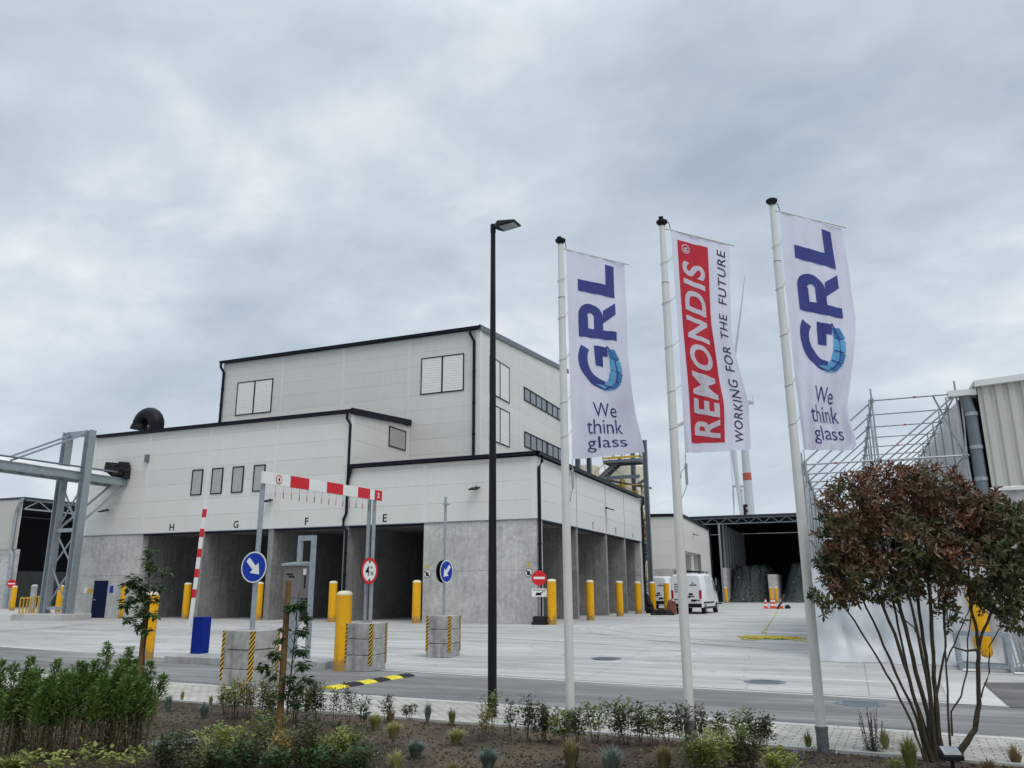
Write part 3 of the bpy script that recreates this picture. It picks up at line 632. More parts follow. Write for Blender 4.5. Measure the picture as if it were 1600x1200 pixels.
for k in range(58): u = -29.6+k*.333; rf.bar((u, -e, z1+.015), (u, 6.3, z1+.015+s9*6.4), .05, .05)
rf.build('roof', M['roofm'], H)
rf = MB(); z2 = Z0+17.0; roofslab(rf, [(-25.75, 6.15, z2), (-5.8, 6.15, z2), (-5.8, 23.2, z2+s9*17), (-25.75, 23.2, z2+s9*17)])
for k in range(60): u = -25.7+k*.333; rf.bar((u, 6.15, z2+.015), (u, 23.1, z2+.015+s9*16.95), .05, .05)
rf.build('roof', M['roofm'], H)
mb = MB(); mb.bar((-5.82, 6.1, z2-.06), (-5.82, 23.2, z2-.06+s9*17.1), .10, .34); mb.build('verge_trim', M['steel_dk'], H)
mb = MB(); mb.bar((-10.52, -.1, z1-.05), (-10.52, 6.3, z1-.05+s9*6.4), .12, .34); mb.build('verge_trim', M['navy'], H)
gutter(H, (-10.5, -e, zr-.06), (e+.2, -e, zr-.06), (0, -1, 0)); gutter(H, (e, -e-.15, zr-.06), (e, 21.6, zr-.06), (1, 0, 0))
gutter(H, (-29.7, -e, z1-.06), (-10.4, -e, z1-.06), (0, -1, 0)); gutter(H, (-25.75, 6.15, z2-.06), (-5.75, 6.15, z2-.06), (0, -1, 0))
downpipe(H, [(-10.72, -.2, Z0+10.75), (-10.72, -.22, Z0+10.45), (-10.55, -.12, Z0+10.15), (-10.55, -.12, Z0+5.4), (-10.70, -.12, Z0+5.1), (-10.70, -.12, Z0+4.7), (-10.5, -.10, Z0+4.5), (-10.5, -.10, Z0)], .075)
downpipe(H, [(-10.35, -.2, Z0+7.8), (-10.35, -.2, Z0+7.55), (-10.52, -.15, Z0+7.2), (-10.55, -.15, Z0+6.9)], .07)
downpipe(H, [(-6.45, 6.05, Z0+16.85), (-6.45, 6.05, Z0+16.6), (-6.22, 6.18, Z0+16.1), (-6.22, 6.2, Z0+8.5)], .09)
downpipe(H, [(-25.6, 6.05, Z0+16.85), (-25.6, 6.02, Z0+16.6), (-25.42, 6.18, Z0+16.2), (-25.42, 6.2, Z0+11.5)], .09)
downpipe(H, [(.2, .35, Z0+7.8), (.2, .35, Z0+7.55), (.12, .12, Z0+7.2), (.12, .12, Z0+4.8), (.12, .12, Z0)], .08)
downpipe(H, [(.2, 21.4, Z0+7.8), (.2, 21.4, Z0+7.5), (.1, 21.3, Z0+7.2), (.1, 21.3, Z0+4.5), (.1, 21.3, Z0)], .08)
# openings in the cladding
for a in (-21.3, -19.83, -18.35, -16.86): louvre(H, 'F', -.02, a, a+.80, 6.84, 8.33, M['black'], M['slatg'], 16)
louvre(H, 'F', 6.3, -24.2, -21.2, 13.05, 15.38, M['black'], M['slatw'], 14, 2, 'shutter'); louvre(H, 'F', 6.3, -9.88, -6.93, 13.13, 15.46, M['black'], M['slatw'], 14, 2, 'shutter')
louvre(H, 'R', -5.89, 7.75, 10.9, 13.2, 15.6, M['black'], M['slatw'], 14, 2, 'shutter'); louvre(H, 'R', -5.89, 7.75, 10.9, 10.3, 12.6, M['black'], M['slatw'], 14, 2, 'shutter')
louvre(H, 'R', -10.6, 3.9, 5.85, 9.62, 10.82, M['black'], M['slatg'], 16)
for z0, z1_ in ((14.0, 14.95), (10.78, 11.85)):
    f = MB(); a0, a1 = 13.5, 21.6
    for (b0, b1, c0, c1) in ((a0, a1, z0, z0+.07), (a0, a1, z1_-.07, z1_)): fbox(f, 'R', -5.89, b0, b1, c0, c1, 0, .06)
    for k in range(8): m_ = a0+(a1-a0-.07)*k/7; fbox(f, 'R', -5.89, m_, m_+.07, z0+.07, z1_-.07, 0, .06)
    fr = f.build('strip_window', M['black'], H); g = MB(); fbox(g, 'R', -5.89, a0+.03, a1-.03, z0+.03, z1_-.03, .005, .02); g.build('pane', M['glass'], fr)
for (u, z) in ((-27.7, 6.15), (-15.56, 6.2), (-3.1, 6.25)): floodlight(H, 'F', -.02, u, z)
floodlight(H, 'R', .02, 12.0, 6.2)
mb = MB(); mb.box((-25.0, -.20, Z0+9.0), (-24.75, -.045, Z0+9.45)); mb.build('sensor_box', M['steel_dk'], H)
# letters over the bays
for ch, u in (('H', -22.5), ('G', -17.86), ('F', -13.06), ('E', -8.25)):
    tv, tf = text2d(ch, 1.0, .02); mb = MB(); place_text(mb, tv, tf, (u-.14, -.026, Z0+4.88), (1, 0, 0), (0, 0, 1), h=.40); mb.build('letter', M['black'], H)
for ch, v in (('D', 4.1), ('C', 9.2), ('B', 14.2), ('A', 18.6)):
    tv, tf = text2d(ch, 1.0, .02); mb = MB(); place_text(mb, tv, tf, (.026, v-.14, Z0+4.88), (0, 1, 0), (0, 0, 1), h=.40); mb.build('letter', M['steel_dk'], H)
# door with plates
mb = MB(); fbox(mb, 'F', 0, -28.03, -26.95, .02, 2.12, 0, .03); dr = mb.build('door', M['door'], H)
mb = MB(); fbox(mb, 'F', 0, -27.92, -27.80, 1.0, 1.06, .03, .10); fbox(mb, 'F', 0, -27.92, -27.66, 1.0, 1.03, .08, .10); mb.build('handle', M['galv'], dr)
mb = MB(); fbox(mb, 'F', 0, -28.85, -28.60, 1.42, 1.72, 0, .01); mb.build('notice_plate', M['white'], H)
mb = MB(); fbox(mb, 'F', 0, -28.50, -28.10, 1.40, 1.66, 0, .01); mb.build('notice_plate', M['rail_y'], H)
mb = MB(); fbox(mb, 'F', 0, -26.78, -26.5, 1.42, 1.82, 0, .01); mb.build('notice_plate', M['blue'], H)
def hand_sign(face, pos, a, z, parent, r=.22):
    def disc(mb, rr, d, mi, n=24):
        mb.add([fpt(face, pos, a+rr*math.cos(t*2*math.pi/n), z+rr*math.sin(t*2*math.pi/n), d) for t in range(n)], [tuple(range(n))], mi)
    mb = MB(); disc(mb, r, .008, 0); disc(mb, r*.93, .012, 1); disc(mb, r*.78, .016, 2)
    # open hand
    for k, (dx, h) in enumerate(((-.07, .07), (-.025, .095), (.02, .09), (.06, .065))): 
        p = [fpt(face, pos, a+dx-.018, z-.02, .020), fpt(face, pos, a+dx+.018, z-.02, .020), fpt(face, pos, a+dx+.016, z+h, .020), fpt(face, pos, a+dx-.016, z+h, .020)]; mb.add(p, [(0, 1, 2, 3)], 3)
    mb.add([fpt(face, pos, a-.09, z-.02, .021), fpt(face, pos, a-.06, z-.12, .021), fpt(face, pos, a+.05, z-.12, .021), fpt(face, pos, a+.08, z-.02, .021)], [(0, 1, 2, 3)], 3)
    mb.add([fpt(face, pos, a-.14, z+.11, .024), fpt(face, pos, a-.11, z+.14, .024), fpt(face, pos, a+.14, z-.11, .024), fpt(face, pos, a+.11, z-.14, .024)], [(0, 1, 2, 3)], 1)
    mb.add([fpt(face, pos, a-.12, z+.27, .008), fpt(face, pos, a+.12, z+.27, .008), fpt(face, pos, a, z+.48, .008)], [(0, 1, 2)], 4)
    mb.build('prohibition_plate', [M['white'], M['black'], M['white'], M['black'], M['rail_y']], parent, fixn=False)
hand_sign('F', 0, -5.75, 2.28, H); hand_sign('F', 0, -.42, 2.28, H); 
# roof duct with a goose neck
p = on(1, 2.2, 244, 668); zb = Z0+10.93+s9*2.3
D = thing('exhaust_duct', (p.x, 2.2, zb), 'black gooseneck exhaust duct bending over on the left roof', 'exhaust duct')
mb = MB(); mb.cyl((p.x, 2.2, zb-.2), (p.x, 2.2, zb+.42), .44, n=24); mb.build('base_collar', M['galv'], D)
mb = MB(); pts = [(p.x, 2.2, zb+.35), (p.x, 2.2, zb+.75)]
for k in range(0, 11): t = k/10*R(180); pts.append((p.x-.72+.72*math.cos(t), 2.2, zb+.75+.72*math.sin(t)))
pts.append((p.x-1.46, 2.2, zb+.55)); mb.tube(pts, [.45, .47]+[.48]*10+[.53, .57], 24)
mb.build('elbow', M['black'], D)
#SECTION3
# ------------------------------------------------------------------ other buildings
B2 = thing('warehouse', (-2, 36.4, Z0), 'smaller off white warehouse with dark roof edge behind the parked vans', 'building')
mb = MB(); v2, v3 = 36.45, 51.9
clad(mb, 'F', v2, -9, .1, 3.2, 8.0, pitch=1.2, zbase=3.2)
mb.build('cladding', [M['clad'], M['clad_back']], B2)
mb = MB(); mb.box((-9, v2-.01, 0), (.09, v2+.3, Z0+3.19)); mb.build('concrete_wall', M['concrete'], B2)
mb = MB()
clad(mb, 'R', .1, v2, v3, 4.75, 7.55, pitch=1.4, zbase=4.75); clad(mb, 'R', .1, v2+9.4, v3, 0, 4.75, pitch=1.6, zbase=0); fbox(mb, 'R', .1, v2, v2+.25, 0, 4.75, -.2, 0)
mb.add([(.1, v2, Z0+7.55), (.1, v3, Z0+7.55), (.1, v3, Z0+7.7), (.1, v2, Z0+7.97), (-.1, v2, Z0+7.55), (-.1, v3, Z0+7.55), (-.1, v3, Z0+7.7), (-.1, v2, Z0+7.97)], [(0, 1, 2, 3), (3, 2, 6, 7)], 0)
mb.build('cladding', [M['clad'], M['clad_back']], B2)
mb = MB(); mb.box((-8.8, v2+9.6, Z0), (-.1, v2+9.9, Z0+4.7)); mb.box((-4, v2+.3, Z0), (-3.8, v2+9.6, Z0+4.7)); mb.box((-3.8, v2+.3, Z0+4.7), (-.1, v2+9.6, Z0+4.85)); mb.build('bay_wall', M['clad'], B2)
mb = MB(); mb.box((-.25, v2+5.6, Z0), (-.05, v2+5.85, Z0+4.7)); mb.box((-1.5, v2+5.0, Z0), (-.3, v2+5.6, Z0+2.9)); mb.build('column', M['white'], B2)
mb = MB(); roofslab(mb, [(-9.1, v2-.12, Z0+8.2), (.22, v2-.12, Z0+8.0), (.22, v3+.1, Z0+7.72), (-9.1, v3+.1, Z0+7.9)], .26); mb.build('roof', M['navy'], B2)
downpipe(B2, [(.25, v3-.1, Z0+7.5), (.2, v3-.05, Z0+7.2), (.2, v3-.05, Z0+3), (.2, v3-.05, Z0)], .08)
floodlight(B2, 'R', .1, 42.0, 6.4)

def truss(mb, p, q, h, n, w=.12):
    p = Vector(p); q = Vector(q); z = Vector((0, 0, -h))
    mb.bar(p, q, w, w); mb.bar(p+z, q+z, w, w)
    for k in range(n):
        a = p+(q-p)*(k/n); c = p+(q-p)*((k+.5)/n); b = p+(q-p)*((k+1)/n); mb.bar(a+z*.97, c+z*.03, w*.6, w*.6); mb.bar(c+z*.03, b+z*.97, w*.6, w*.6)
BH = thing('storage_shed', (3, 56.5, Z0), 'wide dark storage shed with roof truss and glass heaps at the yard end', 'shed')
mb = MB(); truss(mb, (-12, 56.5, 9.55), (26, 56.5, 9.55), .62, 24); mb.build('roof_truss', M['steel_dk'], BH)
mb = MB(); mb.box((-12, 56.7, 9.62), (26, 86, 9.8)); mb.box((-12.1, 56.35, 9.66), (26.1, 56.7, 9.84)); mb.build('roof', M['roofm'], BH)
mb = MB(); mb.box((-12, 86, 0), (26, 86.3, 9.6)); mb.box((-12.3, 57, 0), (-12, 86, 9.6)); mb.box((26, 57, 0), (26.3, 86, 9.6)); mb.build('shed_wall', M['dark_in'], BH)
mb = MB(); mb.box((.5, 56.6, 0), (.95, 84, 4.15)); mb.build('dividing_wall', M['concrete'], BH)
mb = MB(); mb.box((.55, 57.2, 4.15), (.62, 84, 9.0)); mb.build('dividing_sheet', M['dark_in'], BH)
for k in range(9): mb = MB(); mb.box((.62, 58.2+k*2.4, 4.15), (.86, 58.5+k*2.4, 9.0)); mb.build('rib_column', M['galv'], BH)
mb = MB(); mb.box((.45, 56.4, Z0), (.65, 56.6, 8.95)); mb.build('post', M['galv'], BH)
mb = MB(); mb.box((5.3, 57.0, 0), (6.2, 66, 3.4)); mb.build('dividing_wall', M['concrete'], BH)
rubble('glass_heap', (3.1, 65.5, Z0), (2.7, 8.5), 3.7, M['cullet'], 2600, 11, 'tall dark glass heap in the shed between its long wall and the concrete pier', 'glass heap', .06, .2)
rubble('glass_heap', (11.0, 65.5, Z0), (5.2, 8.5), 3.9, M['cullet'], 2400, 12, 'dark glass heap in the shed right of the concrete pier', 'glass heap', .06, .2)
rubble('glass_heap', (-3.5, 63.5, Z0), (4.0, 5.0), 2.4, M['cullet'], 700, 13, 'glass heap in the far left of the dark shed, behind the thin post', 'glass heap', .06, .2)

LH = thing('left_shed', (-57.5, 16.3, Z0), 'open sided shed with white corrugated gable at the left edge', 'shed')
def corrug(mb, face, pos, a0, a1, z0, z1, pitch=.25, dep=.05, slope=0.0):
    n = max(1, int(round((a1-a0)/pitch))); p = (a1-a0)/n
    for k in range(n):
        a = a0+k*p; top = z1+slope*(a-a0)
        prof = [(a, 0), (a+p*.30, 0), (a+p*.40, dep), (a+p*.88, dep), (a+p, 0)]
        for (b0, d0), (b1, d1) in zip(prof[:-1], prof[1:]):
            mb.add([fpt(face, pos, b0, z0, d0), fpt(face, pos, b1, z0, d1), fpt(face, pos, b1, top, d1), fpt(face, pos, b0, top, d0)], [(0, 1, 2, 3)])
mb = MB(); corrug(mb, 'F', 16.3, -90, -57.5, 5.3, 9.9, .3, .05); mb.build('corrugated_wall', M['clad_white'], LH)
mb = MB(); mb.box((-90, 16.32, 0), (-57.5, 16.7, Z0+5.29)); mb.build('concrete_wall', M['concrete'], LH)
mb = MB(); truss(mb, (-57.5, 16.5, 10.3), (-57.5, 60, 10.3), .85, 16, .14); mb.build('roof_truss', M['galv'], LH)
mb = MB(); mb.box((-90, 16.2, 10.36), (-57.3, 60, 10.55)); mb.box((-90, 17, 9.5), (-89.8, 60, 10.3)); mb.build('roof', M['roofm'], LH)
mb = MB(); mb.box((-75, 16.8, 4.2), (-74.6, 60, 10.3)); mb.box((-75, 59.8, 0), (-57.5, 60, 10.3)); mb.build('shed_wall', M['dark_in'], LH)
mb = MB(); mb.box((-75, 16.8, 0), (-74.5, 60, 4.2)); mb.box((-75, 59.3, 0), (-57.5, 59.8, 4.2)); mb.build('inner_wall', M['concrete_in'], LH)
downpipe(LH, [(-57.3, 16.1, 10.4), (-57.4, 15.9, 9.9), (-57.9, 16.05, 9.1), (-57.9, 16.05, 5.6), (-57.6, 16.05, 5.2), (-57.6, 16.05, 0.5)], .16, 'galv')

# gantry and conveyor
G = thing('conveyor_gantry', (-27.1, -3.1, Z0), 'grey steel conveyor bridge on a two legged frame entering the left wall', 'conveyor')
mb = MB(); mb.box((-29.2, -4.1, Z0-.3), (-25.4, -2.2, Z0+.34)); mb.build('footing', M['kerbc'], G, bevel=.03)
def hcol(mb, x, y, z0, z1, w=.42, t=.05):
    mb.box((x-w/2, y-w/2, z0), (x-w/2+t, y+w/2, z1)); mb.box((x+w/2-t, y-w/2, z0), (x+w/2, y+w/2, z1)); mb.box((x-w/2+t, y-t/2, z0), (x+w/2-t, y+t/2, z1))
for x in (-26.2, -28.0): mb = MB(); hcol(mb, x, -3.1, Z0+.34, 10.95); mb.build('column', M['galv'], G)
mb = MB(); mb.box((-27.8, -3.22, 10.65), (-26.4, -2.98, 10.95)); mb.box((-27.8, -3.2, 5.2), (-26.4, -3.0, 5.4)); mb.box((-27.8, -3.2, 1.0), (-26.4, -3.0, 1.15))
for z0, z1_ in ((1.2, 3.3), (3.3, 5.2), (5.4, 7.9)):
    mb.bar((-26.3, -3.1, z0), (-27.9, -3.1, z1_), .07, .07); mb.bar((-27.9, -3.04, z0), (-26.3, -3.04, z1_), .07, .07)
for x in (-26.5, -27.7):
    mb.bar((x, -3.1, 10.8), (x, -7.4, 8.6), .10, .10); mb.bar((x, -3.1, 5.4), (x, -.1, 8.15), .10, .10)
mb.build('bracing', M['galv'], G)
mb = MB()
for x in (-26.45, -27.75): mb.box((x-.06, -34, 8.15), (x+.06, -.03, 8.50)); mb.box((x-.12, -34, 8.50), (x+.12, -.03, 8.54)); mb.box((x-.12, -34, 8.11), (x+.12, -.03, 8.15))
for k in range(28): mb.box((-27.7, -33.5+k*1.2, 8.2), (-26.5, -33.35+k*1.2, 8.3))
mb.build('girder', M['galv'], G)
mb = MB(); mb.box((-27.6, -34, 8.3), (-26.6, -.3, 8.4)); mb.add([(-27.5, -34, 8.6), (-27.1, -34, 8.85), (-26.7, -34, 8.6), (-27.5, -.9, 8.6), (-27.1, -.9, 8.85), (-26.7, -.9, 8.6)], [(0, 1, 4, 3), (1, 2, 5, 4), (0, 3, 5, 2)]); mb.build('belt_cover', M['white'], G)
mb = MB(); mb.tube([(-26.35, -34, 8.75), (-26.35, -9, 8.75), (-26.4, -.6, 8.85)], .05, 8); mb.tube([(-27.7, -34, 8.7), (-27.7, -.6, 8.75)], .05, 8); mb.build('cable_pipe', M['steel_dk'], G)
mb = MB(); rr = random.Random(77)
for k in range(26): x = rr.uniform(-27.2, -26.3); z = rr.uniform(8.7, 9.3); y = rr.uniform(-.75, -.2); s_ = rr.uniform(.12, .26); mb.hexa([(x-s_, y-s_, z-s_), (x+s_*.8, y-s_, z-s_), (x+s_, y+s_, z-s_*.7), (x-s_*.6, y+s_, z-s_), (x-s_*.7, y-s_, z+s_), (x+s_, y-s_*.6, z+s_*.6), (x+s_*.6, y+s_, z+s_), (x-s_, y+s_*.7, z+s_*.8)])
mb.box((-27.4, -.45, 8.5), (-26.15, -.05, 9.1)); mb.build('belt_hood', M['rubber'], G)

# stair tower
ST = thing('stair_tower', (-1, 24, Z0), 'grey steel stair tower with yellow railings rising behind the right end of the hall', 'stair tower')
mb = MB(); hcol(mb, .30, 22.25, Z0, 12.7, .32, .04); mb.build('column', M['steel_dk'], ST)
for (x, y, h) in ((-1.65, 26.5, 12.6), (-5.35, 23.6, 16.4), (-5.3, 26.5, 16.4)): mb = MB(); hcol(mb, x, y, Z0, h, .34, .04); mb.build('column', M['steel_dk'], ST)
def deck(z, u0=-2.9, u1=-.05, v0=22.1, v1=24.0):
    mb = MB(); mb.box((u0, v0, z-.22), (u1, v0+.12, z)); mb.box((u0, v1-.12, z-.22), (u1, v1, z)); mb.box((u1-.12, v0+.12, z-.22), (u1, v1-.12, z)); mb.box((u0, v0+.12, z-.22), (u0+.12, v1-.12, z)); mb.box((u0+.12, v0+.12, z-.07), (u1-.12, v1-.12, z-.02)); mb.build('platform', M['steel_dk'], ST)
    mb = MB()
    for (a, b) in (((u0, v0), (u1, v0)), ((u1, v0), (u1, v1))):
        n = 4
        for k in range(n+1): x = a[0]+(b[0]-a[0])*k/n; y = a[1]+(b[1]-a[1])*k/n; mb.bar((x, y, z), (x, y, z+1.1), .05, .05)
        for h in (.15, .6, 1.1): mb.bar((*a, z+h), (*b, z+h), .05 if h > .2 else .02, .05 if h > .2 else .15)
    mb.build('railing', M['rail_y'], ST)
for z in (2.55, 5.35, 8.3, 11.35): deck(z)
deck(13.6, -5.5, -4.5, 23.4, 26.6)
deck(9.0, -5.6, -1.9, 23.2, 24.6)
def flight(a, b, v, w=1.0):
    a = Vector((a[0], v, a[1])); b = Vector((b[0], v, b[1])); mb = MB()
    for dv in (0, w): mb.bar(a+Vector((0, dv, 0)), b+Vector((0, dv, 0)), .05, .26)
    n = 9
    for k in range(n): p = a+(b-a)*((k+.5)/n); mb.box((p.x-.13, v+.03, p.z-.02), (p.x+.13, v+w-.03, p.z+.02))
    mb.build('stair_flight', M['steel_dk'], ST)
    mb = MB()
    for h in (.55, 1.1): mb.bar(a+Vector((0, w, h)), b+Vector((0, w, h)), .05, .05)
    for k in range(4): p = a+(b-a)*(k/3); mb.bar(p+Vector((0, w, 0)), p+Vector((0, w, 1.1)), .05, .05)
    mb.build('railing', M['rail_y'], ST)
flight((-3.9, 9.6), (-1.55, 11.45), 22.4); flight((-1.5, 8.3), (-3.8, 9.6), 23.7); flight((-.2, 5.35), (-.9, 8.2), 23.2); flight((-.9, 2.6), (-.2, 5.3), 23.2)
mb = MB()
mb.bar((-3.9, 22.4, 10.05), (-.2, 22.4, 10.05), .14, .24); mb.bar((-5.3, 24, 10.6), (.3, 24, 9.3), .10, .14)
mb.bar((-1.65, 26.5, 11.2), (.3, 22.2, 8.3), .05, .05); mb.bar((-3.0, 22.5, 11.3), (-1.2, 22.5, 10.0), .04, .04); mb.bar((.3, 22.3, 9.8), (-1.6, 26.4, 9.8), .12, .2)
for z in (4.0, 6.8): mb.bar((-1.6, 22.3, z), (.2, 22.3, z+.9), .05, .05); mb.bar((-1.6, 22.25, z), (.2, 22.25, z), .12, .16)
mb.bar((-5.35, 23.6, 14.9), (-5.35, 26.5, 12.9), .06, .06); mb.build('bracing', M['steel_dk'], ST)
T = thing('storage_tank', (-6, 31, Z0), 'cream storage tanks behind the stair tower', 'tank')
mb = MB()
mb.cyl((-7.3, 31, Z0), (-7.3, 31, 12.3), 1.5, n=32); mb.cyl((-3.4, 31.5, Z0), (-3.4, 31.5, 12.0), 1.75, n=32); mb.lathe((-3.4, 31.5, 12.0), [(1.75, 0), (1.2, .3), (.3, .5)], 32)
mb.build('tank_shell', M['cream'], T)

# building at the right with corrugated gable
RB = thing('corrugated_hall', (17.0, -11.6, .1), 'grey white corrugated hall on a concrete base at the right edge', 'building')
zc_ = 4.46-Z0
mb = MB(); corrug(mb, 'F', -11.55, 17.05, 30, zc_+.06, 6.75, .30, .06, .06); mb.build('corrugated_wall', M['clad_white'], RB)
mb = MB(); mb.box((17.0, -11.6, 4.42), (30, -11.35, 4.50)); mb.bar((16.98, -11.68, 7.27), (30, -11.68, 8.05), .14, .16); mb.box((16.35, -11.62, 7.0), (17.02, -11.3, 7.16)); mb.build('edge_trim', M['clad_trim'], RB)
mb = MB(); mb.box((17.0, -11.5, -.2), (30, -11.1, 4.42)); mb.build('concrete_wall', M['concrete'], RB)
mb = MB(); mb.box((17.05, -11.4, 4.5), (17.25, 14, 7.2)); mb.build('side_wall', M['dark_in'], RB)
mb = MB(); mb.box((16.62, -11.2, .1), (17.04, -11.12, 6.98)); mb.build('recess_shade', M['black'], RB)  # black sheet added to stand in for the shade in the gap behind the pipe
mb = MB(); mb.box((17.05, -11.1, -.2), (17.3, 14, 4.5)); mb.build('side_base', M['concrete'], RB)
mb = MB(); roofslab(mb, [(16.95, -11.7, 7.32), (30, -11.7, 8.1), (30, 14, 8.1), (16.95, 14, 7.32)], .1); mb.build('roof', M['clad_white'], RB)
mb = MB(); mb.tube([(16.75, -11.42, 7.05), (16.80, -11.42, 6.7), (16.84, -11.42, 6.5), (16.86, -11.42, .1)], .15, 16); mb.build('downpipe', M['steel_dk'], RB)
mb = MB(); 
for z in (6.5, 5.6, 4.75, 3.5, 2.2): mb.cyl((16.85, -11.42, z-.05), (16.85, -11.42, z+.05), .165, n=16)
mb.build('pipe_collar', M['galv'], RB)

# scaffold frame with tarpaulins
SF = thing('scaffold', (14.5, -11.4, .1), 'tubular scaffold frame standing between the white tarpaulins', 'scaffold')
fr = 2.07; n_f = 10
for k in range(n_f):
    v = -11.45+k*fr; mb = MB(); r = .026
    mb.cyl((12.45, v, .1), (12.45, v, 5.75), r, n=6); mb.cyl((14.45, v, .1), (14.45, v, 7.45), r, n=6); mb.cyl((16.55, v, .1), (16.55, v, 7.45), r, n=6)
    mb.cyl((12.3, v, 5.40), (16.65, v, 5.40), r, n=6); mb.cyl((14.35, v, 7.10), (16.65, v, 7.10), r, n=6)
    mb.cyl((12.45, v, 5.42), (14.45, v, 7.08), r, n=6); mb.cyl((14.45, v, 5.42), (16.55, v, 7.08), r, n=6)
    if k == 0: mb.cyl((12.3, v, 3.3), (16.65, v, 3.3), r, n=6); mb.cyl((16.55, v+.05, 5.4), (16.0, v+.05, 7.1), r, n=6)
    for (x, z) in ((12.45, 5.4), (14.45, 7.1), (16.55, 7.1), (14.45, 5.4), (16.55, 5.4)): mb.box((x-.05, v-.05, z-.06), (x+.05, v+.05, z+.06))
    mb.build('frame', M['tubes'], SF)
mb = MB(); L_ = (n_f-1)*fr
for (x, z) in ((12.45, 5.4), (14.45, 7.1), (16.55, 7.1), (14.45, 5.4), (16.55, 5.4), (12.45, 3.3)): mb.cyl((x, -11.6, z), (x, -11.45+L_, z), .026, n=6)
for k in range(0, n_f-1, 2): v = -11.45+k*fr; mb.cyl((14.45, v, 5.4), (14.45, v+fr, 7.1), .024, n=6); mb.cyl((16.5, v, 3.6), (16.5, v+fr, 5.4), .024, n=6); mb.cyl((12.47, v, 3.3), (12.47, v+fr, 5.4), .024, n=6)
mb.build('ledger', M['tubes'], SF)
for k in range(0, n_f, 2):
    v = -11.45+k*fr
    for x, z in ((13.3, 5.4), (15.5, 7.1)): mb = MB(); mb.cyl((x, v, z), (x+.07, v, z), .030, n=6); mb.build('red_clamp', M['red'], SF)
def tarpmat():
    m, t, b, o = newmat('tarpaulin'); b.inputs['Roughness'].default_value = .35
    c = N(t, 'ShaderNodeTexCoord'); n = N(t, 'ShaderNodeTexNoise', i_Scale=1.2, i_Detail=6.0); t.links.new(c.outputs['Object'], n.inputs[0])
    r = ramp(t, [(.35, (.58, .60, .62)), (.65, (.80, .81, .82))]); t.links.new(n.outputs[0], r.inputs[0]); t.links.new(r.outputs[0], b.inputs['Base Color'])
    tr = t.nodes.new('ShaderNodeBsdfTranslucent'); tr.inputs[0].default_value = (.7, .74, .78, 1); mx = N(t, 'ShaderNodeMixShader', i_0=.35)
    t.links.new(b.outputs[0], mx.inputs[1]); t.links.new(tr.outputs[0], mx.inputs[2]); t.links.new(mx.outputs[0], o.inputs[0]); return m
M['tarp'] = tarpmat()
def tarp(name, a, b, z0, z1, label, seed, amp=.09, nrm=(0, -1, 0), foot=0.0):
    rr = np.random.RandomState(seed); a = Vector(a); b = Vector(b); nv_ = Vector(nrm); n = 70; m_ = 26; ph = rr.rand(12)*6.28; fx = rr.uniform(2, 16, 12); fz = rr.uniform(-9, 9, 12); mb = MB(); vs = []
    for j in range(m_):
        for i in range(n):
            s = i/(n-1); t = j/(m_-1); d = sum(math.sin(fx[q]*s*2.2+fz[q]*t+ph[q])/(1+q*.35) for q in range(12))*amp*.35
            d += amp*1.2*abs(math.sin((s*5.5+t*.35)*math.pi))**.5*(1-.5*t)
            if foot: d += foot*max(0, 1-t*4)**2
            d += amp*.55*(abs(math.sin(s*9+t*4.5+ph[0]))**.35+abs(math.sin(s*7-t*5+ph[1]))**.3+.5*abs(math.sin(s*23+t*3+ph[2]))**.5-1.6)
            p = a+(b-a)*s+nv_*d; vs.append((p.x, p.y, gz(p.y)+z0+(z1-z0)*t+(.02 if j else .0)))
    mb.add(vs, [(j*n+i, j*n+i+1, (j+1)*n+i+1, (j+1)*n+i) for j in range(m_-1) for i in range(n-1)], 0, True)
    return tag(mb.build(name, M['tarp'], sharp=180), label, 'tarpaulin', 'tarpaulins on the scaffold')
tarp('tarpaulin', (12.36, -11.62, 0), (16.95, -11.85, 0), .01, 2.35, 'low white plastic sheet across the scaffold front, behind the red leaved shrub', 3, .15, (0, -1, 0), .5)
tarp('tarpaulin', (12.34, -11.6, 0), (12.34, 6.5, 0), .01, 5.15, 'tall white plastic sheet on the scaffold side, right of the third flagpole', 5, .07, (-1, 0, 0))
tarp('tarpaulin', (16.72, -11.5, 0), (16.72, 7.0, 0), .8, 6.85, 'crumpled white sheet beside the fat grey downpipe', 8, .08, (-1, 0, 0))

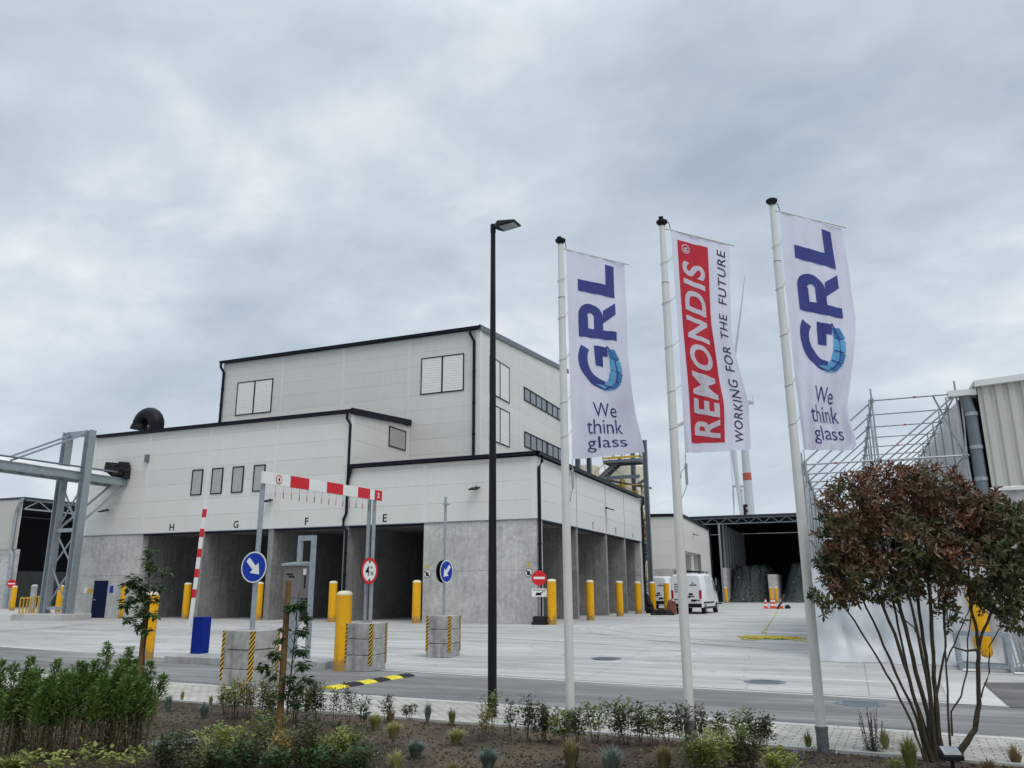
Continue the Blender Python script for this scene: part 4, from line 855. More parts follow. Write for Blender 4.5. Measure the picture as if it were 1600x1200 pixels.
# wind turbines far away
def turbine(dist, hubpx, L, base_px_x, label, mark=False, angs=(27, 172, 267), yaw=60, towr=2.6):
    d = ray(*hubpx); hub = CAM+d*(dist/ math.hypot(d.x, d.y)); hh = Vector((d.x, d.y, 0)).normalized(); rt = Vector((hh.y, -hh.x, 0))
    tw = CAM+ray(base_px_x, hubpx[1])*(dist/math.hypot(d.x, d.y)); tw = Vector((tw.x, tw.y, 0))
    T_ = thing('wind_turbine', (tw.x, tw.y, 0), label, 'wind turbine', 'wind turbines beyond the yard')
    axis = (hub-Vector((tw.x, tw.y, hub.z))).normalized() if False else None
    ang = R(yaw); ax = (-hh*math.cos(ang)-rt*math.sin(ang)).normalized()     # rotor axis pointing out of the nose
    side = ax.cross(Vector((0, 0, 1))).normalized()
    if side.dot(rt) < 0: side = -side
    H_ = hub.z; mb = MB(); mb.lathe((tw.x, tw.y, 0), [(towr*1.15, 0), (towr, H_*.3), (towr*.62, H_*.97)], 28); mb.build('tower', M['turbine'], T_)
    zb_ = H_*.55; r_ = towr*.86
    if mark:
        mb = MB(); zr_ = on(1, tw.y, base_px_x, 746).z; 
        mb.lathe((tw.x, tw.y, zr_-1.8), [(towr*.845+.05, 0), (towr*.82+.05, 3.9)], 28); mb.build('warning_band', M['band'], T_)
    nose = hub; tail = hub-ax*15
    mb = MB(); mb.tube([nose-ax*1.5, nose-ax*3, nose-ax*8, tail], [1.6, 2.0, 2.0, 1.3], 12); mb.tube([tail+Vector((0, 0, 1)), tail+Vector((0, 0, 4))-ax*.5], [.35, .2], 6); mb.build('nacelle', M['turbine'], T_)
    mb = MB(); mb.tube([nose-ax*1.5, nose, nose+ax*1.6], [1.8, 1.6, .3], 12); mb.build('hub', M['turbine'], T_)
    for k in range(3):
        th = R(angs[k]); dv = Vector((0, 0, 1))*math.cos(th)+side*math.sin(th); cr_ = dv.cross(ax); mb = MB(); P_ = []
        for t in (0, .06, .18, .4, .7, .9, 1.0):
            w = {0: 1.3, .06: 1.4, .18: 2.3, .4: 1.7, .7: 1.0, .9: .6, 1.0: .3}[t]*L/40; th_ = w*.22; c = hub+dv*(L*t)+ax*(L*.035*t*t)
            tw_ = (cr_*.75+ax*.66).normalized(); t2 = tw_.cross(dv); P_ += [c-tw_*w*.4, c+t2*th_, c+tw_*w*.9, c-t2*th_]
        mb.add(P_, [(i*4+j, i*4+(j+1) % 4, i*4+4+(j+1) % 4, i*4+4+j) for i in range(6) for j in range(4)]+[(24, 25, 26, 27)], 0, True); mb.build('blade', M['turbine'], T_, fixn=True)
    return T_, tw
TT, tw = turbine(430, (1137, 626), 67, 1158, 'large wind turbine with a red band, its tower half hidden behind the middle flag', True)
tv, tf = text2d('R', 1.0, .03); mb = MB(); q = on(1, tw.y, 1154, 800); place_text(mb, tv, tf, (tw.x-2.8, tw.y-3.2, q.z-3), (math.cos(YAW), math.sin(YAW), 0), (0, 0, 1), h=6.5); mb.build('tower_mark', M['black'], TT)
turbine(820, (1146, 759), 38, 1158, 'small distant wind turbine showing its rotor left of the big tower above the shed roof', False, (352, 186, 90), 80, 2.0)
#SECTION4
# ------------------------------------------------------------------ bollards
def make_bollard(name='bollard', mat='yellow'):
    t = thing(name, (0, 0, -500), '', 'bollard'); mb = MB(); mb.lathe((0, 0, -500), [(.20, -.1), (.20, 1.86)], 28); mb.build('post', M[mat], t)
    mb = MB(); mb.lathe((0, 0, -500), [(.202, 1.86), (.20, 1.90), (.17, 1.94), (.10, 1.965), (.005, 1.97)], 28); mb.build('cap', M['yellow_cap' if mat == 'yellow' else 'kerbc'], t)
    return t
BL = [((190, 966), 'yellow bollard between the blue door and the bay marked H'), ((289, 967), 'yellow bollard in front of the bay marked H'),
 ((402, 969), 'yellow bollard behind the blue arrow sign, between the bays marked G and F'), ((518, 972), 'yellow bollard in front of the bay marked F, by the downpipe'),
 ((650, 974), 'yellow bollard at the right edge of the bay marked E'), ((863, 976), 'yellow bollard at the hall corner, right of the no entry sign'),
 ((923, 969), 'yellow bollard right of the first flagpole, at the first concrete divider of the side bays'), ((969, 963), 'yellow bollard at the second concrete divider of the side bays'),
 ((998, 959), 'yellow bollard at the third concrete divider of the side bays'), ((1021, 957), 'yellow bollard at the far end of the side bays, by the stair tower'),
 ((1043, 955), 'yellow bollard just left of the parked van'), ((1112, 945), 'yellow bollard right of the parked van at the warehouse corner'),
 ((1135, 942), 'small looking yellow bollard at the end of the long wall in the far shed'), ((1206, 941.5), 'left one of two yellow bollards before the concrete pier of the far shed'),
 ((1214, 941.5), 'right one of two yellow bollards before the concrete pier of the far shed'), ((18, 954), 'yellow bollard at the corner of the left shed, beside the small no entry sign'),
 ((90, 957), 'yellow bollard seen between the legs of the conveyor frame'), ((533, 1048), 'large yellow bollard beside the middle block pillar'),
 ((228, 1030), 'large yellow bollard behind the small staked tree at the left'), ((1540, 1038), 'large yellow bollard behind the red leaved shrub at the right')]
b0 = make_bollard(); first = True
for (px, lab) in BL:
    p = at(*px); rot = random.uniform(0, 6)
    if px[1] < 943: sc = .82
    else: sc = 1.0
    if first: b0.location = p; b0['label'] = lab; b0['group'] = 'yellow bollards around the yard'; b0.rotation_euler.z = rot; first = False
    else: copy_thing(b0, p, lab, rot, sc, 'yellow bollards around the yard')
g0 = make_bollard('concrete_bollard', 'concrete_blk'); g0.location = at(48, 960); g0['label'] = 'unpainted grey bollard beside the conveyor footing'

# small yellow barrier stands next to the footing
def stand(p, lab):
    t = thing('barrier_stand', p, lab, 'barrier', 'small yellow barrier stands'); x, y, z = p; mb = MB()
    mb.box((x-.85, y-.3, z), (x+.85, y+.3, z+.12)); 
    for k in (-.6, 0, .6): mb.box((x+k-.12, y-.4, z), (x+k+.12, y+.4, z+.10))
    mb.build('foot', M['rail_y'], t, bevel=.02)
    mb = MB(); mb.bar((x-.6, y, z+1.15), (x+.6, y, z+1.15), .07, .08); mb.bar((x-.6, y, z+.3), (x+.6, y, z+.3), .05, .06)
    for k in range(5): mb.bar((x-.58+k*.29, y, z+.1), (x-.58+k*.29, y, z+1.15), .06, .06)
    mb.build('rails', M['rail_y'], t)
stand(at(39, 966), 'small yellow plastic barrier stand left of the conveyor footing'); stand(at(62, 958), 'yellow barrier stand hidden behind the unpainted bollard')

# ------------------------------------------------------------------ block pillars
def pillar(p, w, label, rot=0.0):
    t = thing('block_pillar', (0, 0, 0), label, 'concrete pillar', 'stacked concrete block pillars'); h = .39
    for k in range(3):
        mb = MB(); g = .006; ww = w+random.uniform(-.02, .02); mb.box((-ww/2, -ww/2, k*h+g), (ww/2, ww/2, (k+1)*h-g)); mb.build('block', M['concrete_blk'], t, bevel=.014)
    for sx, sy in ((-1, -1), (1, -1), (1, 1)):
        mb = MB(); c = w/2+.004; tw_ = .07
        mb.box((sx*c, sy*(c-tw_), .16), (sx*(c+.006), sy*c, h*3-.01)); mb.box((sx*(c-tw_), sy*c, .16), (sx*(c+.006), sy*(c+.006), h*3-.01)); mb.build('hazard_tape', M['hazard'], t)
    t.location = p; t.rotation_euler.z = rot; return t
p1 = at(385, 1078)+Vector((-.30, .40, 0)); p2 = at(567, 1050)+Vector((-.19, .38, 0)); p3 = at(692, 1028)+Vector((-.18, .36, 0))
p1.z = 0
pillar(p1, .82, 'nearest block pillar, carrying the left post and the round blue arrow sign', R(-3)); pillar(p2, .78, 'middle block pillar beside the large yellow bollard, carrying the twin post', R(2)); pillar(p3, .76, 'farthest block pillar, alone in front of the concrete wall', R(3))

# height limit portal
ztop = 4.42
PT = thing('height_portal', (p1.x, p1.y, 1.17), 'height limit portal with red and white striped crossbar on grey posts', 'height barrier')
mb = MB(); mb.cyl((p1.x, p1.y, 1.16), (p1.x, p1.y, ztop+.14), .055, n=14); mb.build('post', M['galv'], PT)
for dx in (-.07, .09): mb = MB(); mb.cyl((p2.x+dx, p2.y+.02, 1.16), (p2.x+dx, p2.y+.02, ztop+.14), .05, n=14); mb.build('post', M['galv'], PT)
bx = p1.x+.09; bx2 = p2.x+.17; a = Vector((bx, p1.y-.16, ztop+.03)); b = Vector((bx2, p2.y+.22, ztop+.03))
mb = MB(); mb.bar(a, b, .05, .27); mb.build('crossbar', M['white'], PT)
L = (b-a).length; d = (b-a).normalized(); nrm = d.cross(Vector((0, 0, 1))).normalized()
def onbar(mb, s0, s1, z0, z1, off=.028, mi=0):
    mb.add([a+d*s0+nrm*off+Vector((0, 0, z0)), a+d*s1+nrm*off+Vector((0, 0, z0)), a+d*s1+nrm*off+Vector((0, 0, z1)), a+d*s0+nrm*off+Vector((0, 0, z1))], [(0, 1, 2, 3)], mi)
mb = MB()
for s0, s1 in ((.20, .345), (.49, .63), (.765, .88)): mb = MB(); onbar(mb, L*s0, L*s1, -.135, .135); mb.build('red_stripe', M['red'], PT)
mb = MB(); onbar(mb, L*.925, L*.999, -.135, .135); mb.build('red_stripe', M['red'], PT)
tv, tf = text2d('2', 1, .03); mb = MB(); place_text(mb, tv, tf, a+d*(L*.95)+nrm*.031+Vector((0, 0, -.07)), d, (0, 0, 1), h=.14); mb.build('bar_number', M['white'], PT)
def disc_at(mb, c, ux, uy, r, off, mi, n=36, r0=None):
    nn = Vector(ux).cross(Vector(uy)).normalized()
    if r0 is None: mb.add([c+nn*off+ux*(r*math.cos(6.28318*t/n))+uy*(r*math.sin(6.28318*t/n)) for t in range(n)], [tuple(range(n))], mi)
    else:
        vs = [c+nn*off+ux*(q*math.cos(6.28318*t/n))+uy*(q*math.sin(6.28318*t/n)) for q in (r0, r) for t in range(n)]
        mb.add(vs, [(t, (t+1) % n, (t+1) % n+n, t+n) for t in range(n)], mi)
mb = MB(); c = a+d*(L*.115); disc_at(mb, c, d, Vector((0, 0, 1)), .105, .030, 0); disc_at(mb, c, d, Vector((0, 0, 1)), .08, .032, 1)
tv, tf = text2d('4', 1, .02); place_text(mb, tv, tf, c+nrm*.035-d*.04+Vector((0, 0, -.055)), d, (0, 0, 1), 2, h=.11); mb.build('round_mark', [M['red'], M['white'], M['black']], PT)
mb = MB()
for k in range(15): mb = MB(); q = a+d*(L*(.10+.84*k/14)); mb.cyl(q+Vector((0, 0, -.130)), q+Vector((0, 0, -.28)), .005, n=5); mb.cyl(q+Vector((0, 0, -.28)), q+Vector((0, 0, -.42)), .009, n=6, mi=1); mb.build('hanging_rod', [M['tubes'], M['rubber'] if k % 2 else M['red']], PT)

# round traffic signs: n = facing direction
def roundsign(parent, name, c, az, r, kind, back='black'):
    n = Vector((math.cos(az), math.sin(az), 0)); ux = Vector((-n.y, n.x, 0)); uy = Vector((0, 0, 1)); c = Vector(c)
    mb = MB(); mb.cyl(c-n*.02, c+n*.005, r, n=40); mb.cyl(c-n*.06, c-n*.02, r*.15, n=12); pl = mb.build(name, M[back], parent)
    mb = MB()
    def poly(pts, off, mi): mb.add([c+ux*x*r+uy*y*r+n*off for x, y in pts], [tuple(range(len(pts)))], mi)
    if kind.startswith('arrow'):
        disc_at(mb, c, ux, uy, r, .006, 0); disc_at(mb, c, ux, uy, r*.93, .008, 1); disc_at(mb, c, ux, uy, r*.90, .010, 0) if False else disc_at(mb, c, ux, uy, r*.915, .0095, 2)
        s = 1 if kind == 'arrowR' else -1; ca, sa = math.cos(R(-45)), math.sin(R(-45))
        P_ = [(-.70, .17), (.06, .17), (.06, .46), (.66, 0), (.06, -.46), (.06, -.17), (-.70, -.17)]
        Q = [((x*ca-y*sa)*s, x*sa+y*ca) for x, y in P_]
        if s < 0: Q = Q[::-1]
        for idx in ((0, 1, 5, 6), (2, 3, 4)) if s > 0 else ((0, 1, 5, 6), (2, 3, 4)): mb.add([c+ux*Q[i][0]*r+uy*Q[i][1]*r+n*.013 for i in idx], [tuple(range(len(idx)))], 0)
        mb.build('face', [M['white'], M['white'], M['blue']], pl)
    elif kind == 'noentry':
        disc_at(mb, c, ux, uy, r*.99, .006, 0); poly([(-.74, -.15), (.74, -.15), (.74, .15), (-.74, .15)], .010, 1); mb.build('face', [M['red'], M['white']], pl)
    elif kind == 'height':
        disc_at(mb, c, ux, uy, r*.99, .006, 0); disc_at(mb, c, ux, uy, r*.76, .009, 1)
        poly([(-.16, .74), (0, .52), (.16, .74)][::-1], .012, 2); poly([(-.16, -.74), (.16, -.74), (0, -.52)], .012, 2)
        for s_, o_, h_ in (('4', (-.52, -.36), .74), ('m', (.10, .16), .18), ('30', (.08, -.34), .30)):
            tv, tf = text2d(s_, 1, .012); place_text(mb, tv, tf, c+ux*o_[0]*r+uy*o_[1]*r+n*.013, ux, uy, 2, h=h_*r)
        mb.build('face', [M['red'], M['white'], M['black']], pl)
    return pl
def azcam(p, off): v = CAM-Vector(p); return math.atan2(v.y, v.x)+R(off)
zz = on(1, p1.y-.1, 402, 886).z; q = Vector((p1.x, p1.y-.09, zz))
S = thing('arrow_sign', q, 'large round blue sign with white arrow pointing down right, on the left portal post', 'traffic sign'); roundsign(S, 'plate', q, azcam(q, -38), .335, 'arrowR')
vv_ = (CAM-p2); vv_.z = 0; q = p2+vv_.normalized()*.27+Vector((.02, 0, 0)); q.z = on(1, q.y, 577, 892).z
S = thing('height_sign', q, 'round height limit sign with red rim on the twin portal post', 'traffic sign'); roundsign(S, 'plate', q, azcam(q, 52), .34, 'height')
S = thing('arrow_sign', (p3.x, p3.y, 1.2), 'round blue arrow sign pointing down left on the thin post of the farthest pillar', 'traffic sign')
mb = MB(); mb.cyl((p3.x, p3.y, p3.z+1.16), (p3.x, p3.y, 4.75), .04, n=12); mb.box((p3.x-.02, p3.y-.16, 4.5), (p3.x+.1, p3.y+.1, 4.54)); mb.build('post', M['galv'], S)
zz = on(1, p3.y, 695, 893).z; az = azcam(p3, 55); n = Vector((math.cos(az), math.sin(az), 0)); q = Vector((p3.x, p3.y, zz))
roundsign(S, 'plate', q+n*.07, az, .335, 'arrowL'); roundsign(S, 'plate', q-n*.07, az+math.pi, .335, 'noentry')
p = at(844, 976); S = thing('no_entry_sign', p, 'red no entry sign on a post with a black foot at the hall corner', 'traffic sign')
mb = MB(); mb.cyl((p.x, p.y, p.z), (p.x, p.y, p.z+2.35), .032, n=10); mb.build('post', M['galv'], S)
mb = MB(); mb.box((p.x-.33, p.y-.25, p.z), (p.x+.33, p.y+.25, p.z+.12)); mb.box((p.x-.28, p.y-.2, p.z+.12), (p.x+.28, p.y+.2, p.z+.36)); mb.build('foot', M['rubber'], S, bevel=.02)
zz = on(1, p.y, 844, 903).z; q = Vector((p.x, p.y-.05, zz)); az = azcam(q, 5); roundsign(S, 'plate', q, az, .335, 'noentry')
n = Vector((math.cos(az), math.sin(az), 0)); ux = Vector((-n.y, n.x, 0)); q2 = Vector((q.x, q.y, on(1, p.y, 845, 926).z))
mb = MB(); mb.hexa([q2+ux*s*.34+Vector((0, 0, z))+n*o for z in (-.18, .18) for s, o in ((-1, 0), (1, 0), (1, -.015), (-1, -.015))]) ; pl = mb.build('plate', M['white'], S, fixn=True)
tv, tf = text2d('UITGEZONDERD', 1, .02); mb = MB(); place_text(mb, tv, tf, q2-ux*.29+Vector((0, 0, .08))+n*.004, ux, (0, 0, 1), w=.58)
def shp(pts): mb.add([q2+ux*x+Vector((0, 0, z))+n*.004 for x, z in pts], [tuple(range(len(pts)))])
shp([(-.17, -.12), (.08, -.12), (.1, -.04), (-.02, .0), (-.1, .02), (-.17, -.05)]); shp([(.0, -.01), (.16, .05), (.24, .05), (.24, .03), (.17, .02), (.02, -.04)])
mb.build('pictogram', M['black'], pl)
q = at(13, 951.5); S = thing('no_entry_sign', q, 'small red no entry sign at the corner of the left shed', 'traffic sign'); mb = MB(); mb.cyl(q, q+Vector((0, 0, 3.2)), .035, n=8); mb.build('post', M['galv'], S)
qq = Vector((q.x, q.y-.05, on(1, q.y, 12, 912).z)); roundsign(S, 'plate', qq, azcam(qq, 0), .36, 'noentry')

M['island'] = concrete('island_concrete', .22, .46, streak=.2)
# barrier island, barrier, ticket cabinet, frame
g_ = .18
ia = at(246, 1035); ib = at(503, 1047)
IS = MB()
def islandpts(z, ins=0): return [(ia.x+.2+ins, ia.y+ins*.5, z), (ib.x-ins, ib.y+.15+ins*.5, z), (ib.x-.3-ins, ib.y+1.35, z), (ia.x+.1+ins, ia.y+1.2, z)]
IS.hexa(islandpts(-.1)+islandpts(g_, .02)); o = IS.build('traffic_island', M['kerbc'], bevel=.02); tag(o, kind='structure'); o.data.materials[0] = M['island']
q = at(311, 1022, 0.16); q = Vector((q.x, q.y, g_))
BR = thing('barrier', q, 'blue barrier cabinet with raised red and white arm on the island', 'barrier')
mb = MB(); mb.box((q.x-.20, q.y-.16, g_), (q.x+.18, q.y+.20, 1.2)); mb.box((q.x-.215, q.y-.175, 1.2), (q.x+.195, q.y+.215, 1.225)); mb.build('cabinet', M['barrier_blue'], BR, bevel=.015)
arm = Vector((q.x-.16, q.y-.30, .95)); top = on(1, q.y-.25, 324, 780); av = Vector((top.x, arm.y, top.z))-arm; AL = av.length; av.normalize()
mb = MB(); mb.bar(arm, arm+av*AL, .05, .12); am = mb.build('arm', M['white'], BR)
mb = MB()
for k in range(5): mb = MB(); s = .22+.158*k; mb.bar(arm+av*(AL*s), arm+av*(AL*(s+.066)), .056, .126); mb.build('red_stripe', M['red'], am)
fl = at(440, 1036, .1); fx0 = fl.x; fy = fl.y+.5; fr_ = on(1, fy, 480, 1030).x; tpz = on(1, fy, 475, 837).z
FR = thing('cabinet_frame', (fx0, fy, g_), 'tall galvanised square tube frame around the ticket cabinet', 'frame')
mb = MB()
for x in (fx0, fr_): mb.box((x-.055, fy-.055, g_ if x == fx0 else 0), (x+.055, fy+.055, tpz))
mb.box((fx0+.055, fy-.055, tpz-.14), (fr_-.055, fy+.055, tpz)); mb.build('tube_frame', M['galv'], FR)
cz = on(1, fy+.15, 460, 934).z; cz1 = on(1, fy, 460, 884).z; cxm = on(1, fy, 461, 900).x
CB = thing('ticket_cabinet', (cxm, fy+.2, g_), 'stainless ticket cabinet with sloping roof on a post inside the frame', 'cabinet')
mb = MB(); mb.box((cxm-.30, fy-.12, cz), (cxm+.28, fy+.36, cz1)); mb.build('housing', M['stainless'], CB, bevel=.01)
mb = MB(); mb.hexa([(cxm-.34, fy-.2, cz1), (cxm+.32, fy-.2, cz1), (cxm+.32, fy+.4, cz1), (cxm-.34, fy+.4, cz1), (cxm-.34, fy-.2, cz1+.06), (cxm+.32, fy-.2, cz1+.06), (cxm+.32, fy+.4, cz1+.12), (cxm-.34, fy+.4, cz1+.12)]); mb.build('canopy', M['galv'], CB)
mb = MB(); mb.box((cxm-.14, fy, g_), (cxm+.02, fy+.12, cz)); mb.build('pedestal', M['galv'], CB)
mb = MB(); mb.box((cxm-.2, fy-.125, cz1-.26), (cxm+.02, fy-.12, cz1-.21)); mb.box((cxm-.12, fy-.125, cz1-.33), (cxm+.08, fy-.12, cz1-.28)); mb.box((cxm+.281, fy+.05, cz+.25), (cxm+.286, fy+.12, cz+.75)); mb.build('screen_strip', M['black'], CB)
mb = MB(); mb.box((cxm+.281, fy-.02, cz1-.25), (cxm+.287, fy+.12, cz1-.08)); mb.build('notice', M['white'], CB)

# speed bump across the road
s0 = at(512, 1077); s1 = at(638, 1056); SB = thing('speed_bump', s0, 'yellow and black rubber speed bump across the road', 'speed bump'); n = 6
dd = (s1-s0); ln = dd.length; dd.normalize(); sd_ = Vector((-dd.y, dd.x, 0))
for k in range(n):
    c0 = s0+dd*(ln*k/n); c1 = s0+dd*(ln*(k+1)/n-.015); mb = MB(); pr_ = [(-.22, .005), (-.15, .035), (-.06, .055), (.06, .055), (.15, .035), (.22, .005)]
    if k in (0,): pr_ = [(x, z*.9) for x, z in pr_]
    vs = [c+sd_*x+Vector((0, 0, z+.004)) for c in (c0, c1) for x, z in pr_]; mb.add(vs, [(i, i+1, i+7, i+6) for i in range(5)]+[(5, 4, 3, 2, 1, 0), (6, 7, 8, 9, 10, 11)], 0)
    mb.build('bump_segment', M['hump_y'] if k % 2 == 0 else M['rubber'], SB, fixn=True)

# ------------------------------------------------------------------ vans
def van(loc, rot, label, rack=True):
    t = thing('parked_van', (0, 0, 0), label, 'van', 'white vans parked by the hall'); W_ = .98; Hh = 2.42
    secs = [(0.0, .93, 2.30), (.06, .97, 2.40), (1.5, .99, 2.46), (3.3, .99, 2.44), (3.75, .97, 2.36), (4.35, .93, 1.70), (4.6, .93, 1.35), (5.25, .88, 1.12), (5.45, .80, .9)]
    def ring(y, w, h):
        b_ = .38; f_ = min(1, h/2.4)
        return [(-w*.96, y, b_), (-w, y, b_+.25), (-w, y, min(1.0, h*.75)), (-w*(.97 if h > 1.5 else .97), y, min(1.5, h*.9)), (-w*.90, y, h-.14), (-w*.78, y, h-.03), (0, y, h),
                (w*.78, y, h-.03), (w*.90, y, h-.14), (w*.97, y, min(1.5, h*.9)), (w, y, min(1.0, h*.75)), (w, y, b_+.25), (w*.96, y, b_)]
    mb = MB(); vs = []; [vs.extend(ring(*s_)) for s_ in secs]; m_ = 13
    fs = [(i*m_+k, i*m_+(k+1) % m_, (i+1)*m_+(k+1) % m_, (i+1)*m_+k) for i in range(len(secs)-1) for k in range(m_)]
    mb.add(vs, fs, 0, True); mb.add(vs[:m_], [tuple(range(m_))[::-1]]); mb.add(vs[-m_:], [tuple(range(m_))])
    mb.build('body', M['vanw'], t, fixn=True, sharp=40)
    mb = MB(); mb.box((-.92, -.10, .40), (.92, .02, .62)); mb.box((-.5, -.13, .5), (.5, -.1, .56)); mb.build('bumper', M['black'], t, bevel=.02)
    for s_ in (-1, 1):
        mb = MB(); mb.box((s_*.80, -.02, .92), (s_*.945, .05, 1.42)); mb.build('tail_light', M['tail'], t)
        mb = MB(); mb.hexa([(s_*.955, 3.55, 1.42), (s_*.975, 4.35, 1.42), (s_*1.0, 4.35, 1.42), (s_*.99, 3.55, 1.42), (s_*.90, 3.55, 2.05), (s_*.91, 3.85, 2.05), (s_*.93, 3.85, 2.05), (s_*.93, 3.55, 2.05)]); mb.build('side_window', M['glass'], t, fixn=True)
        mb = MB(); mb.box((s_*1.0, 4.05, 1.35), (s_*1.22, 4.17, 1.75)); mb.build('mirror', M['black'], t, bevel=.03)
        mb = MB(); mb.box((s_*.992, .3, .62), (s_*1.0, 3.4, .72)); mb.box((s_*.985, .45, .3), (s_*.9, 4.2, .42)); mb.build('sill_trim', M['black'], t)
        for y in (.95, 4.35):
            mb = MB(); mb.cyl((s_*.74, y, .34), (s_*.97, y, .34), .34, n=24); w = mb.build('wheel', M['rubber'], t); mb = MB(); mb.cyl((s_*.965, y, .34), (s_*.985, y, .34), .2, n=18); mb.build('rim', M['galv'], w)
    mb = MB(); mb.hexa([(-.85, 3.86, 2.30), (.85, 3.86, 2.30), (.85, 3.84, 2.26), (-.85, 3.84, 2.26), (-.8, 4.5, 1.5), (.8, 4.5, 1.5), (.8, 4.46, 1.46), (-.8, 4.46, 1.46)]); mb.build('windscreen', M['glass'], t, fixn=True)
    mb = MB(); mb.box((-.006, -.012, .66), (.006, .0, 2.25)); mb.box((-.25, -.03, .98), (.25, -.005, 1.06)); mb.box((.28, -.02, .75), (.6, -.004, .87)); mb.build('door_seam', M['black'], t)
    mb = MB()
    for (x, z, w_, h_) in ((-.72, 1.75, .3, .05), (-.72, 1.6, .34, .05), (-.72, 1.45, .3, .05), (-.72, 1.3, .3, .05), (.25, 1.7, .42, .06), (.4, 1.82, .1, .06), (.15, 1.12, .25, .12), (.2, 1.02, .3, .05), (-.75, .85, .3, .05), (.55, .8, .3, .05)): mb.box((x, -.016, z), (x+w_, -.004, z+h_))
    mb.build('door_lettering', M['navy'], t)
    if rack:
        mb = MB()
        for y in (.5, 1.7, 2.9): mb.bar((-.8, y, 2.55), (.8, y, 2.55), .05, .05); [mb.bar((s_*.75, y, 2.4), (s_*.75, y, 2.55), .05, .05) for s_ in (-1, 1)]
        for x in (-.5, .1): mb.bar((x, .3, 2.6), (x, 3.2, 2.6), .06, .05)
        mb.build('roof_rack', M['black'], t)
    t.location = loc; t.rotation_euler.z = rot; return t
v1 = on(2, Z0, 1074, 959.5)
van((v1.x, v1.y, Z0), R(-3), 'nearer white van with a roof rack, seen from behind right of the stair tower')
v2_ = on(2, Z0, 1026, 953)
van((v2_.x-.3, v2_.y+1.0, Z0), R(0), 'farther white van half hidden behind two yellow bollards', False)
# things lying by the vans
q = on(2, Z0, 1050, 960); o = heap('tool_bag', (q.x, q.y, Z0), (.32, .28), .75, M['brown'], None, 10, 5, 'reddish brown covered tool bag standing at the rear of the vans', 'bag')
q = on(2, Z0, 1041, 961); o = heap('tool_bag', (q.x-.2, q.y-.2, Z0), (.8, .25), .3, M['rubber'], None, 12, 6, 'low black tool bag lying on the concrete near the bollards', 'bag')
q = at(1016, 958); mb = MB(); mb.tube([(q.x-.2, q.y, Z0+1.2), (q.x-.1, q.y, Z0+.8), (q.x+.05, q.y-.1, Z0+.5), (q.x+.1, q.y, Z0+.05)], [.1, .16, .18, .2], 10); mb.cyl((q.x-.2, q.y-.2, Z0+.2), (q.x+.2, q.y-.2, Z0+.2), .2, n=12); tag(mb.build('hose_reel', M['black'], None), 'black hose reel at the foot of the far downpipe', 'hose reel')

# cones and small post in front of the far shed
def cone(p, lab):
    t = thing('traffic_cone', p, lab, 'traffic cone', 'red and white cones before the far shed'); mb = MB(); mb.box((p.x-.2, p.y-.2, p.z), (p.x+.2, p.y+.2, p.z+.04)); mb.lathe(p, [(.15, .04), (.135, .2)], 16); mb.lathe(p, [(.11, .35), (.09, .5)], 16); mb.lathe(p, [(.06, .63), (.03, .75)], 16); mb.build('red_cone', M['orange'], t)
    mb = MB(); mb.lathe(p, [(.135, .2), (.11, .35)], 16); mb.lathe(p, [(.09, .5), (.06, .63)], 16); mb.build('white_band', M['white'], t)
for px, lab in (((1197, 951), 'leftmost red and white cone before the shed, standing alone'), ((1206.5, 951), 'second cone from the left, touching its neighbour'), ((1210.5, 951), 'third cone from the left, touching its neighbour'), ((1221, 951), 'rightmost red and white cone beside the dark pipe')): cone(at(*px), lab)
q = at(1215, 952); mb = MB(); mb.tube([(q.x, q.y, q.z+.08), (q.x+.25, q.y+.8, q.z+.5), (q.x+.4, q.y+2, q.z+1.0)], .08, 8); tag(mb.build('dark_pipe', M['rubber'], None), 'dark pipe leaning up between the cones', 'pipe')
q = at(1231, 951); mb = MB(); mb.lathe(q, [(.2, 0), (.22, .15), (.1, .28)], 12); tag(mb.build('black_weight', M['rubber'], None), 'small round black weight right of the cones', 'weight')
for px, lab in (((1121, 944), 'thin grey post on a rubber foot left of the shed bollard'), ((1247, 941), 'small grey post in front of the right hand glass heap')):
    q = at(*px); t = thing('marker_post', q, lab, 'post'); mb = MB(); mb.box((q.x-.4, q.y-.15, q.z), (q.x+.4, q.y+.15, q.z+.12)); mb.build('foot', M['rubber'], t); mb = MB(); mb.cyl(q, q+Vector((0, 0, 2.5 if px[0] < 1200 else 1.0)), .04, n=8); mb.build('post', M['galv'], t)
# yellow hose tangle
q = at(1204, 998); rr = random.Random(4); mb = MB()
for k in range(14):
    pts = []; w = rr.uniform(.4, 1.25); ph = rr.uniform(0, 6)
    for i in range(15): s = i/14; x = q.x-w+2*w*s+rr.uniform(-.05, .05); y = q.y+.28*math.sin(ph+s*5)+rr.uniform(-.08, .08); pts.append((x, y, gz(y)+.03+.03*rr.random()))
    mb.tube(pts, .022, 6)
pts = [at(1158+10*i, 999.5+1.5*math.sin(i)) for i in range(6)]; mb.tube([p+Vector((0, 0, .03)) for p in pts], .02, 6)
for chain in ([(1236, 1001), (1245, 1002), (1262, 1003), (1280, 1002)], [(1198, 990), (1190, 989), (1197, 984), (1200, 977), (1208, 966), (1216, 953)]): mb.tube([at(*c_)+Vector((0, 0, .03)) for c_ in chain], .018, 6)
tag(mb.build('yellow_hose', M['hose'], None), 'tangled yellow hose lying on the concrete in the middle of the yard', 'hose')

